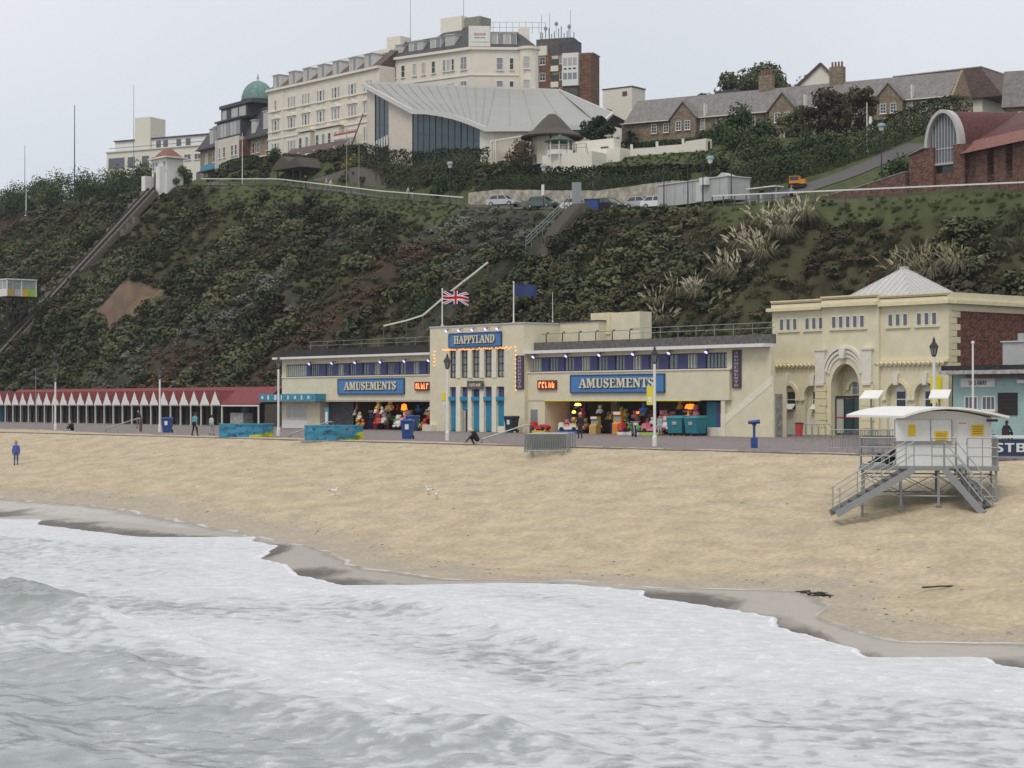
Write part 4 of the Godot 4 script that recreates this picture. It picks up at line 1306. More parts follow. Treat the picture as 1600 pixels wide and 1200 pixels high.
func takeaway():
	ref_x = -72.0
	var b := thing("takeaway_cafe", "single-storey turquoise takeaway cafe with flat roof against the brick flank", "cafe", Vector3(-69.3, 0.09, -104))
	b.scale = Vector3.ONE * 0.963
	bx(b, "plinth", "concrete", X(-81.6), X(-58), -0.3, 0.0, -8, 0.1)
	var x0 := X(-81.6)
	var x1 := X(-58)
	bx(b, "front_wall", "teal_wall", x0, x1, 0, 4.3, -8, 0)
	bx(b, "roof_slab", "dirty_white", x0 - 0.5, x1, 4.36, 4.62, -8, 1.0)
	bx(b, "roof_covering", "roof_dark", x0 - 0.4, x1, 4.62, 4.95, -8, 0.8)
	bx(b, "beam", "timber_grey", x0 + 1.5, x1, 4.1, 4.36, 0.01, 0.6)
	var s := bx(b, "sign_board", "white_paint", X(-80.9), X(-78.1), 3.48, 4.08, 0.0, 0.1)
	lettering(s, "TAKE AWAY", "timber_grey", Vector3(0, 0, 0.06), 0.3, 1.5, 0.02, false)
	for q in [[-80.6, -79.5], [-79.2, -78.05]]:
		win(b, X((q[0] + q[1]) / 2), 2.4, 1.1, 0.95, 0.01, "white_paint", "glass_office", 3, 1, true)
	bx(b, "dark_shutter", "dark_wood", X(-77.9), X(-76.35), 1.6, 3.1, 0.0, 0.06)
	for i in 5: bx(b, "shutter_slat", "black_metal", X(-77.88), X(-76.37), 1.68 + i * 0.28, 1.76 + i * 0.28, 0.06, 0.09)
	bx(b, "wall_light", "white_paint", X(-76.2), X(-73.5), 3.72, 3.95, 0.01, 0.3)
	var u := thing("rooftop_unit", "pale grey metal plant box on the takeaway roof", "unit", Vector3(-73.6, 4.86, -106))
	bx(u, "casing", "cabin_grey", -1.6, 3.0, 0.0, 1.5, -1.2, 1.2)
	bx(u, "casing_lid", "sheet_edge", -1.7, 3.1, 1.5, 1.58, -1.3, 1.3)
	var g := G.new()
	g.tube([Vector3(-1.0, 1.58, 0), Vector3(-1.0, 2.1, 0)], 0.25, 8)
	put(g, "flue", "steel", u)
	for i in 3:
		var o := thing("cafe_table", "small round dark table on the cafe terrace", "table", Vector3(-73.5 + i * 2.6, 0, -98.0 + (i % 2)), 0, "tables on the cafe terrace")
		g = G.new()
		g.lathe(Vector3.ZERO, [Vector2(0, 0.74), Vector2(0.45, 0.74), Vector2(0.45, 0.7), Vector2(0, 0.7)], 12)
		put(g, "table_top", "dark_wood", o)
		g = G.new()
		g.lathe(Vector3.ZERO, [Vector2(0.25, 0), Vector2(0.25, 0.03), Vector2(0.04, 0.06), Vector2(0.04, 0.7)], 10)
		put(g, "pedestal", "black_metal", o)

func beach_huts():
	var proto: Node3D
	for i in 25:
		var x := -225.8 + 2.146 * i
		if i == 0:
			proto = thing("beach_hut", "open-fronted beach hut with white gablet under the shared red roof", "beach hut", Vector3(x, 0, -106), 0, "row of red-roofed beach huts")
			var b := proto
			var hw := 1.073
			bx(b, "floor", "concrete", -hw, hw, 0.0, 0.06, -3.6, 0.2)
			bx(b, "back_wall", "timber_grey", -hw, hw, 0.06, 3.0, -3.5, -3.4)
			for s in [-0.45, 0.45]: bx(b, "door", "inner_wall", s - 0.42, s + 0.42, 0.08, 2.0, -3.39, -3.34)
			bx(b, "side_wall", "timber_grey", -hw, -hw + 0.06, 0.06, 2.3, -3.4, -0.5)
			var g := G.new()
			g.hexa([Vector3(-hw, 2.22, 0.25), Vector3(hw, 2.22, 0.25), Vector3(hw, 4.02, -2.6), Vector3(-hw, 4.02, -2.6), Vector3(-hw, 2.32, 0.25), Vector3(hw, 2.32, 0.25), Vector3(hw, 4.12, -2.6), Vector3(-hw, 4.12, -2.6)])
			g.hexa([Vector3(-hw, 4.02, -2.6), Vector3(hw, 4.02, -2.6), Vector3(hw, 2.4, -4.6), Vector3(-hw, 2.4, -4.6), Vector3(-hw, 4.12, -2.6), Vector3(hw, 4.12, -2.6), Vector3(hw, 2.5, -4.6), Vector3(-hw, 2.5, -4.6)])
			put(g, "roof", "hut_roof", b)
			g = G.new()
			g.prism(PackedVector2Array([Vector2(-0.92, 2.2), Vector2(0.92, 2.2), Vector2(0.0, 3.68)]), 0.36, 0.43)
			put(g, "gable", "white_paint", b)
			g = G.new()
			for s in [-1, 1]:
				g.hexa([Vector3(s * 0.82, 2.2, 0.42), Vector3(0, 3.68, 0.42), Vector3(0, 3.68, -2.0), Vector3(s * 0.82, 2.2, -0.1), Vector3(s * 0.86, 2.26, 0.42), Vector3(0, 3.76, 0.42), Vector3(0, 3.76, -2.0), Vector3(s * 0.86, 2.26, -0.1)])
			put(g, "gablet_roof", "hut_roof", b)
			bx(b, "eaves_beam", "white_paint", -hw, hw, 2.1, 2.22, 0.12, 0.2)
			bx(b, "post", "white_paint", -hw - 0.055, -hw + 0.055, 0.0, 2.1, 0.1, 0.21)
			bx(b, "post", "dirty_white", -0.62, -0.54, 0.06, 2.1, -0.95, -0.87)
		else:
			copy(proto, Vector3(x, 0, -106), 0)
	var e := thing("beach_shelter", "plain open shelter under red roof closing the hut row", "shelter", Vector3(-169.7, 0, -106))
	bx(e, "floor", "concrete", -3.6, 3.5, 0, 0.06, -3.6, 0.2)
	bx(e, "back_wall", "timber_grey", -3.6, 3.5, 0.06, 3.0, -3.5, -3.4)
	bx(e, "side_wall", "timber_grey", 3.4, 3.5, 0.06, 2.3, -3.4, -0.6)
	var g2 := G.new()
	g2.hexa([Vector3(-3.6, 2.22, 0.3), Vector3(3.7, 2.22, 0.3), Vector3(3.7, 4.02, -2.6), Vector3(-3.6, 4.02, -2.6), Vector3(-3.6, 2.32, 0.3), Vector3(3.7, 2.32, 0.3), Vector3(3.7, 4.12, -2.6), Vector3(-3.6, 4.12, -2.6)])
	g2.hexa([Vector3(-3.6, 4.02, -2.6), Vector3(3.7, 4.02, -2.6), Vector3(3.7, 2.4, -4.6), Vector3(-3.6, 2.4, -4.6), Vector3(-3.6, 4.12, -2.6), Vector3(3.7, 4.12, -2.6), Vector3(3.7, 2.5, -4.6), Vector3(-3.6, 2.5, -4.6)])
	put(g2, "roof", "hut_roof", e)
	bx(e, "fascia", "white_paint", -3.6, 3.7, 2.08, 2.22, 0.22, 0.3)
	for x in [-3.55, 3.5]: bx(e, "post", "white_paint", x - 0.06, x + 0.06, 0, 2.08, 0.14, 0.26)
	bx(e, "notice", "kiosk_blue", -3.0, -2.2, 1.5, 2.1, -1.95, -1.9)
	bx(e, "store_box", "dirty_white", -2.9, -0.4, 0.06, 1.4, -1.6, -0.4)
	var d := thing("beach_hut", "pale blue painted hut end beside the first white gablet", "beach hut", Vector3(-229.4, 0, -106))
	bx(d, "wall", "kiosk_blue", -2.4, 2.3, 0, 2.3, -2.4, -0.2)
	bx(d, "door", "white_paint", -0.5, 0.5, 0.05, 2.0, -0.2, -0.14)
	var g3 := G.new()
	g3.prism(PackedVector2Array([Vector2(-2.6, 2.3), Vector2(2.5, 2.3), Vector2(0, 3.9)]), -3.0, 0.3)
	put(g3, "roof", "hut_roof", d)

# ---------------------------------------------------------------- buildings on the cliff top
func facade(called: String, label: String, category: String, x: float, y: float, z: float, turn: float) -> Node3D:
	return thing(called, label, category, Vector3(x, y, z), turn)

func flatten(sub: Node3D, owner_node: Node3D):   # its pieces become parts of the building itself
	for c in sub.get_children():
		var called := String(c.name).rstrip("0123456789")
		sub.remove_child(c)
		c.transform = sub.transform * c.transform
		c.name = called
		owner_node.add_child(c, true)
	owner_node.remove_child(sub)
	sub.free()

func dormer(b: Node, x0: float, x1: float, y0: float, h: float, z: float, depth: float, n: int):
	var d := bx(b, "dormer", "white_paint", x0, x1, y0, y0 + h, z - depth, z)
	var w := (x1 - x0) / n
	for i in n:
		bx(d, "pane", "glass_pale" if i % 2 else "glass_curtain", (x0 - x1) / 2 + w * i + 0.08, (x0 - x1) / 2 + w * (i + 1) - 0.08, -h / 2 + 0.15, h / 2 - 0.2, depth / 2, depth / 2 + 0.03)
	bx(d, "dormer_roof", "sheet_edge", (x0 - x1) / 2 - 0.15, (x1 - x0) / 2 + 0.15, h / 2, h / 2 + 0.1, -depth / 2, depth / 2 + 0.2)

func hotel():
	var b := thing("seaside_hotel", "grand cream stucco hotel of two wings with grey mansard roofs", "hotel", Vector3(-271.3, 42.5, -174.5), 0.7)
	# lower wing: local x 0..31, heights above 42.5
	var L := 31.0
	bx(b, "wall", "hotel_wall", 0, L, -1.5, 11.9, -14, 0)
	bx(b, "cornice", "hotel_trim", -0.3, L, 11.75, 12.15, -14, 0.35)
	for y in [3.7, 4.9, 8.3]: bx(b, "string_course", "hotel_trim", -0.1, L, y, y + 0.16, -0.5, 0.12)
	bx(b, "corner_strip", "hotel_trim", 4.1, 4.5, -1.4, 11.75, -0.1, 0.1)
	var xs := [2.3, 7.0, 11.1, 15.3, 19.4, 23.9, 28.0]
	for i in xs.size():
		var x: float = xs[i]
		for row in 3:
			var cy: float = [1.9, 5.95, 9.35][row]
			var n := 1 if row == 2 and i == 0 else 3
			var hh: float = [2.3, 1.75, 1.75][row]
			for k in n:
				var w := 0.62 if k == 1 or n == 1 else 0.42
				win(b, x + (k - (n - 1) / 2.0) * 0.82, cy, w, hh, 0.005, "white_paint", pick_pane(i * 5 + row * 3 + k) if k == 1 else "glass_pale", 1, 2, false)
			bx(b, "window_ledge", "hotel_trim", x - 1.25, x + 1.25, cy - hh / 2 - 0.22, cy - hh / 2 - 0.08, -0.1, 0.24)
			if row == 1:
				var g := G.new()
				g.prism(PackedVector2Array([Vector2(-1.35, 0), Vector2(1.35, 0), Vector2(1.1, 0.22), Vector2(0.4, 0.3), Vector2(0, 0.75), Vector2(-0.4, 0.3), Vector2(-1.1, 0.22)]), -0.05, 0.22)
				put(g, "pediment", "hotel_trim", b, Vector3(x, cy + hh / 2 + 0.22, 0))
		if i < 7:
			dormer(b, x - 1.3, x + 0.6, 12.1, 2.3, -0.3, 3.0, 2)
	for q in [[10.0, 13.6], [14.8, 21.5]]:   # ground-floor bays
		bx(b, "bay", "hotel_wall", q[0], q[1], -1.4, 3.7, 0.12, 0.9)
		bx(b, "bay_roof", "hotel_trim", q[0] - 0.2, q[1] + 0.2, 3.86, 4.1, 0.12, 1.15)
		var n := int((q[1] - q[0]) / 1.5)
		for k in n: win(b, q[0] + (k + 0.5) * (q[1] - q[0]) / n, 1.9, 0.85, 2.1, 0.9, "white_paint", pick_pane(k + int(q[0])), 1, 2, false)
	var g := G.new()
	g.prism(PackedVector2Array([Vector2(0, 12.15), Vector2(-3.4, 14.9), Vector2(-9.5, 14.9), Vector2(-14, 12.15)]), 0, L)
	var rf := put(g, "mansard_roof", "slate_brown", b)
	rf.rotation.y = -PI / 2
	rf.position.x = L
	for q in [[7.3, 10.5, 1.2], [15.5, 22, 1.6], [24.0, 29.5, 1.9]]:
		bx(rf, "chimney_stack", "hotel_trim", -6.0, -4.0, 14.7, 14.9 + q[2] * 0.45, L - q[1], L - q[0])
	var rg := G.new()
	for i in 16: rg.tube([Vector3(5 + i * 1.6, 14.9, -4.5), Vector3(5 + i * 1.6, 15.9, -4.5)], 0.025, 4)
	rg.tube([Vector3(5, 15.85, -4.5), Vector3(29, 15.85, -4.5)], 0.025, 4)
	put(rg, "roof_rail", "galv", b)
	# striped canopy along the terrace
	g = G.new()
	g.hexa([Vector3(8.6, -0.1, 2.6), Vector3(24.5, -0.1, 2.6), Vector3(24.5, 1.2, 1.2), Vector3(8.6, 1.2, 1.2), Vector3(8.6, 0.0, 2.6), Vector3(24.5, 0.0, 2.6), Vector3(24.5, 1.3, 1.2), Vector3(8.6, 1.3, 1.2)])
	put(g, "canopy", "slate_brown", b)
	bx(b, "canopy_valance", "white_paint", 8.6, 24.5, -0.38, -0.11, 2.5, 2.6)
	for x in [12.5, 16.8, 22.4]: bx(b, "canopy_post", "white_paint", x - 0.12, x + 0.12, -1.6, 0.3, 2.35, 2.5)
	bx(b, "red_banner", "red_paint", 20.3, 26.2, 2.2, 2.5, 1.0, 1.05)
	bx(b, "white_banner", "white_paint", 20.3, 26.2, 1.6, 2.18, 1.0, 1.05)
	# upper wing, turned slightly
	var u := Node3D.new()
	u.name = "upper_wing"
	b.add_child(u)
	u.transform = b.transform.affine_inverse() * Transform3D(Basis(Vector3.UP, deg_to_rad(13.0)), Vector3(-242.9, 42.5, -177.4))
	var W := 17.5
	bx(u, "wall", "hotel_wall", 0, W, -1.5, 13.4, -13, 0)
	bx(u, "cornice", "hotel_trim", -0.2, W + 0.3, 13.3, 13.7, -13, 0.4)
	for y in [5.5, 9.4]: bx(u, "string_course", "hotel_trim", 0, W + 0.05, y, y + 0.18, -0.4, 0.12)
	for row in 3:
		var cy: float = [4.0, 7.7, 11.4][row]
		for k in [0.6, 2.5, 4.2, 6.5, 8.3, 10.3]:
			win(u, k, cy, 0.75, 1.9, 0.005, "white_paint", pick_pane(int(k * 3) + row), 1, 2, true)
		for k in 3: win(u, 12.4 + k * 0.85, cy, 0.5 if k != 1 else 0.7, 1.8, 0.005, "white_paint", pick_pane(k + row), 1, 2, true)
		win(u, 16.2, cy, 1.25, 2.0, 0.005, "white_paint", "glass_pale", 2, 2, true)
	dormer(u, 2.2, 3.6, 13.7, 2.0, -0.5, 3.0, 1)
	dormer(u, 4.9, 7.7, 13.7, 2.2, -0.5, 3.0, 3)
	dormer(u, 9.2, 11.3, 13.7, 2.3, -0.5, 3.0, 2)
	dormer(u, 12.2, 13.9, 13.7, 2.4, -0.5, 3.0, 1)
	g = G.new()
	g.hexa([Vector3(-0.1, 13.7, 0.3), Vector3(W + 0.2, 13.7, 0.3), Vector3(W + 0.2, 13.7, -13), Vector3(-0.1, 13.7, -13), Vector3(0.8, 16.6, -2.6), Vector3(W - 2.2, 16.6, -2.6), Vector3(W - 2.2, 16.6, -11), Vector3(0.8, 16.6, -11)])
	put(g, "mansard_slope", "slate", u)
	g = G.new()
	g.hexa([Vector3(8.5, 16.6, -2.7), Vector3(W - 2.3, 16.6, -2.7), Vector3(W - 2.3, 16.6, -10), Vector3(8.5, 16.6, -10), Vector3(10, 17.8, -4.0), Vector3(W - 3.6, 17.8, -4.0), Vector3(W - 3.6, 17.8, -9), Vector3(10, 17.8, -9)])
	put(g, "mansard_crown", "slate", u)
	bx(u, "chimney_stack", "hotel_trim", -0.4, 2.4, 13.6, 17.4, -4, -1.4)
	bx(u, "tank_room", "hotel_trim", 8.8, 13.0, 16.0, 19.6, -6.5, -3.5)
	bx(u, "tank_room_cap", "concrete", 13.0, 16.0, 17.6, 19.3, -7, -4.2)
	# front face towards the pier: an end bay with bow window and the roof sign
	var f := Node3D.new()
	f.name = "end_bay"
	b.add_child(f)
	f.transform = b.transform.affine_inverse() * Transform3D(Basis(Vector3.UP, deg_to_rad(52.0)), Vector3(-242.9 + W * cos(deg_to_rad(13)), 42.5, -177.4 - W * sin(deg_to_rad(13))))
	var FW := 10.2
	bx(f, "wall", "hotel_wall", 0.01, FW, -1.5, 13.3, -10, -0.02)
	bx(f, "cornice", "hotel_trim", 0.1, FW + 0.1, 13.3, 13.68, -10, 0.3)
	for y in [5.5, 9.4]: bx(f, "string_course", "hotel_trim", 0.1, FW - 2.6, y, y + 0.18, -0.2, 0.1)
	g = G.new()
	g.lathe(Vector3(FW - 1.4, 0, -0.2), [Vector2(1.5, -1.5), Vector2(1.5, 13.3), Vector2(1.75, 13.3), Vector2(1.75, 13.7), Vector2(0, 13.9)], 14)
	put(g, "bow_bay", "hotel_wall", f)
	for row in 3:
		var cy: float = [4.0, 7.7, 11.2][row]
		win(f, 4.4, cy, 1.0, 1.9, -0.015, "white_paint", "glass_pale", 1, 2, true)
		win(f, 6.2, cy, 0.65, 1.8, -0.015, "white_paint", "glass", 1, 2, true)
		win(f, 8.4, cy, 1.05, 1.9, 1.28, "white_paint", "glass_curtain" if row else "glass", 1, 2, true)
	dormer(f, 3.1, 7.0, 13.7, 2.3, -0.3, 3.0, 4)
	g = G.new()
	g.hexa([Vector3(0.1, 13.68, 0.25), Vector3(FW, 13.68, 0.25), Vector3(FW, 13.68, -10), Vector3(0.1, 13.68, -10), Vector3(0.9, 16.5, -2.4), Vector3(FW - 3.0, 16.5, -2.4), Vector3(FW - 3.0, 16.5, -9), Vector3(0.9, 16.5, -9)])
	put(g, "mansard_slope", "slate", f)
	bx(f, "chimney_stack", "hotel_trim", 7.4, 9.0, 13.8, 17.2, -4, -2)
	var sg := bx(f, "sign_panel", "white_stone", -0.3, 3.0, 13.7, 16.9, -0.4, 0.15)
	bx(sg, "sign_face", "white_paint", -1.3, 1.45, -0.8, 1.3, 0.276, 0.33)
	lettering(sg, "Marriott", "red_paint", Vector3(0.05, 0.35, 0.34), 0.42, 1.8, 0.02)
	lettering(sg, "HIGHCLIFF", "timber_grey", Vector3(0.05, -0.2, 0.34), 0.18, 1.6, 0.02, false)
	g = G.new()
	for i in 9:
		g.tube([Vector3(3.5 + i * 1.0, 16.5, -3.5), Vector3(3.5 + i * 1.0, 18.2, -3.5)], 0.03, 4)
	for y in [17.4, 18.2]: g.tube([Vector3(0.0, y, -3.5), Vector3(11.5, y, -3.5)], 0.025, 4)
	put(g, "roof_rail", "galv", f)
	flatten(u, b)
	flatten(f, b)
	# roof masts are things of their own
	mast(Vector3(-240.5, 59, -181), 9.0, "thin tall mast on the hotel chimney stack")
	mast(Vector3(-231.5, 61, -184.5), 6.0, "short thin mast on the hotel tank room")

func mast(at: Vector3, h: float, label: String, m := "galv", r := 0.05, group := ""):
	var o := thing("mast", label, "mast", at, 0, group)
	var g := G.new()
	g.tube([Vector3.ZERO, Vector3(0, h * 0.5, 0), Vector3(0, h, 0)], r, 6, r * 0.5)
	put(g, "pole", m, o)
	g = G.new()
	g.lathe(Vector3.ZERO, [Vector2(r * 2.5, 0), Vector2(r * 2.5, 0.12), Vector2(r, 0.2)], 8)
	put(g, "base_plate", m, o)

func pavilion():
	# leisure hall with one great sloping sheet roof; points in world metres relative to its base
	var c := Vector3(-210, 37.5, -170)
	var b := thing("leisure_hall", "low leisure hall with sweeping pale grey sheet roof and tall glazing", "hall", c)
	var A := Vector3(-231.3, 49.7, -165.3) - c
	var Rr := Vector3(-217.2, 49.6, -191.5) - c
	var eave := []
	for p in [[-231.3, 49.7, -165.3], [-217.1, 43.9, -163.8], [-214.2, 43.55, -164.1], [-211.3, 42.95, -164.5], [-208.9, 42.3, -164.9], [-206.7, 41.55, -165.2], [-204.6, 40.75, -165.4], [-202.7, 40.0, -165.5], [-195.0, 39.4, -167.5], [-189.0, 39.6, -174.0]]:
		eave.append(Vector3(p[0], p[1], p[2]) - c)
	var far := []
	for p in [[-231.3, 49.75, -165.4], [-230.3, 49.75, -167.3], [-228.9, 49.75, -169.9], [-227.5, 49.7, -172.5], [-226.1, 49.7, -175], [-224.7, 49.7, -177.6], [-223.3, 49.65, -180.2], [-221.9, 49.65, -182.9], [-219.8, 49.6, -186.6], [-217.2, 49.6, -191.5]]:
		far.append(Vector3(p[0], p[1], p[2]) - c)
	var rows := 14
	var pos := PackedVector3Array()
	for i in eave.size():
		for k in rows:
			var t := float(k) / (rows - 1)
			pos.append(eave[i].lerp(far[i], t) - Vector3(0, sin(t * PI) * 0.25, 0))
	put_mesh(grid_mesh(eave.size(), rows, pos, PackedColorArray(), PackedVector2Array(), M["sheet_grey"]), "roof_sheet", b)
	var g := G.new()
	g.quad(eave[9], Vector3(-203.3, 44.3, -189.6) - c, far[9], far[9])
	g.quad(Vector3(-203.3, 44.3, -189.6) - c, Vector3(-205, 42, -200) - c, Vector3(-219, 46, -200) - c, far[9])
	put(g, "roof_return", "sheet_grey", b)
	for k in 19:   # standing seams running up the sheet
		var f := k / 18.0 * (eave.size() - 1)
		var i := mini(int(f), eave.size() - 2)
		var a: Vector3 = eave[i].lerp(eave[i + 1], f - i)
		var d: Vector3 = far[i].lerp(far[i + 1], f - i)
		g = G.new()
		g.bar(a + Vector3(0, 0.05, 0), a.lerp(d, 0.5) + Vector3(0, -0.24, 0), 0.05, 0.05)
		g.bar(a.lerp(d, 0.5) + Vector3(0, -0.24, 0), d + Vector3(0, 0.05, 0), 0.06, 0.06)
		put(g, "standing_seam", "sheet_grey", b)
	g = G.new()
	for i in eave.size() - 1:
		var a: Vector3 = eave[i]
		var d: Vector3 = eave[i + 1]
		var z := Vector3(0, 0, 0.25)
		g.hexa([a + z - Vector3(0, 0.55, 0), d + z - Vector3(0, 0.55, 0), d - Vector3(0, 0.55, 0.2), a - Vector3(0, 0.55, 0.2), a + z + Vector3(0, 0.12, 0), d + z + Vector3(0, 0.12, 0), d + Vector3(0, 0.1, -0.2), a + Vector3(0, 0.1, -0.2)])
	put(g, "fascia", "sheet_edge", b)
	g = G.new()
	for p in [[far[0], far[9]], [far[9], Vector3(-203.3, 44.3, -189.6) - c], [eave[9], Vector3(-203.3, 44.3, -189.6) - c]]:
		g.bar(p[0] + Vector3(0, 0.05, 0), p[1] + Vector3(0, 0.05, 0), 0.3, 0.35)
	put(g, "ridge_capping", "sheet_edge", b)
	# walls, set back under the eave; each bay [from, to, material]
	var base := -2.6
	var at_eave := func(x: float) -> Vector3:
		for i in eave.size() - 1:
			if x <= eave[i + 1].x + c.x:
				return eave[i].lerp(eave[i + 1], clampf((x - c.x - eave[i].x) / (eave[i + 1].x - eave[i].x), 0, 1))
		return eave[-1]
	var bays := [[-230.9, -228.4, "pale_wall"], [-228.4, -224.6, "glass_teal"], [-224.6, -217.8, "pale_wall"], [-217.8, -204.6, "glass_teal"], [-204.6, -201.9, "white_stone"], [-201.9, -189.5, "pale_wall"]]
	for q in bays:
		var n := 1 if q[2] != "glass_teal" else int((q[1] - q[0]) / 1.2)
		if q[2] == "pale_wall": n = 4
		for k in n:
			var xa := lerpf(q[0], q[1], float(k) / n)
			var xb := lerpf(q[0], q[1], float(k + 1) / n)
			var ta: Vector3 = at_eave.call(xa) - Vector3(0, 0.5, 0.5)
			var tb: Vector3 = at_eave.call(xb) - Vector3(0, 0.5, 0.5)
			var ga := G.new()
			var back := Vector3(0, 0, -0.3)
			var gb := Vector3(ta.x, base, ta.z)
			var gd := Vector3(tb.x, base, tb.z)
			ga.hexa([gb, gd, gd + back, gb + back, ta, tb, tb + back, ta + back])
			put(ga, "glazing_panel" if q[2] == "glass_teal" else "wall_panel", q[2], b)
			if q[2] == "glass_teal":
				ga = G.new()
				ga.bar(gb + Vector3(0, 0, 0.03), ta + Vector3(0, 0, 0.03), 0.12 if k % 4 == 0 else 0.06, 0.08)
				for hh in [0.33, 0.66]:
					ga.bar(gb.lerp(ta, hh) + Vector3(0, 0, 0.02), gd.lerp(tb, hh) + Vector3(0, 0, 0.02), 0.06, 0.05)
				put(ga, "mullion", "black_metal", b)
	g = G.new()   # outward leaning strut at the high corner
	g.bar(A + Vector3(-0.6, -9.3, 1.6), A + Vector3(0.5, -4.6, 0.3), 0.1, 0.16)
	put(g, "leaning_strut", "dark_wood", b)
	for i in 7:
		bx(b, "white_fin", "white_paint", -228.3 - c.x + i * 0.62, -228.1 - c.x + i * 0.62, 1.6 + 0.12 * i, 3.0 + 0.12 * i, 5.2, 5.35)
	bx(b, "porch_beam", "white_stone", -201.6 - c.x, -193.5 - c.x, 0.4, 0.6, 4.6, 4.8)
	bx(b, "porch_door", "green_felt", -197.6 - c.x, -195 - c.x, -2.4, -0.2, 3.4, 3.6)
	for x in [-201.4, -200.4]: bx(b, "porch_column", "white_stone", x - c.x, x - c.x + 0.25, base, 0.4, 4.6, 4.85)

func gazebos():
	var o := thing("thatched_shelter", "round open shelter with conical dark thatch beside the leisure hall", "shelter", Vector3(-189.4, 34.6, -165.8))
	var g := G.new()
	g.lathe(Vector3.ZERO, [Vector2(4.1, 2.5), Vector2(4.2, 2.7), Vector2(2.6, 3.6), Vector2(1.4, 4.9), Vector2(0.5, 5.7), Vector2(0, 5.8)], 16)
	g.lathe(Vector3.ZERO, [Vector2(0, 3.0), Vector2(4.1, 2.5)], 16)
	put(g, "thatch_roof", "thatch", o)
	for i in 8:
		g = G.new()
		var t := TAU * i / 8
		g.tube([Vector3(cos(t) * 3.5, -1.0, sin(t) * 3.5), Vector3(cos(t) * 3.5, 2.6, sin(t) * 3.5)], 0.1, 6)
		put(g, "post", "dark_wood", o)
	g = G.new()
	g.lathe(Vector3.ZERO, [Vector2(2.6, -1.0), Vector2(2.6, 2.6)], 12)
	put(g, "inner_wall", "pale_wall", o)
	o = thing("green_gazebo", "small gazebo with green hipped roof on the white terrace", "gazebo", Vector3(-184.0, 34.2, -162.4))
	g = G.new()
	g.lathe(Vector3.ZERO, [Vector2(1.95, 1.6), Vector2(2.0, 1.7), Vector2(0.0, 2.6)], 8)
	g.lathe(Vector3.ZERO, [Vector2(0, 1.75), Vector2(1.95, 1.6)], 8)
	put(g, "roof", "green_felt", o)
	for i in 8:
		g = G.new()
		var t := TAU * i / 8
		g.tube([Vector3(cos(t) * 1.6, -1.2, sin(t) * 1.6), Vector3(cos(t) * 1.6, 1.66, sin(t) * 1.6)], 0.08, 6)
		put(g, "post", "white_paint", o)
	for i in 8:
		var t := TAU * (i + 0.5) / 8
		var r := bx(o, "railing_panel", "white_paint", -0.55, 0.55, 0.1, 0.7, -0.03, 0.03)
		r.position = Vector3(cos(t) * 1.5, 0.2, sin(t) * 1.5)
		r.rotation.y = -t + PI / 2

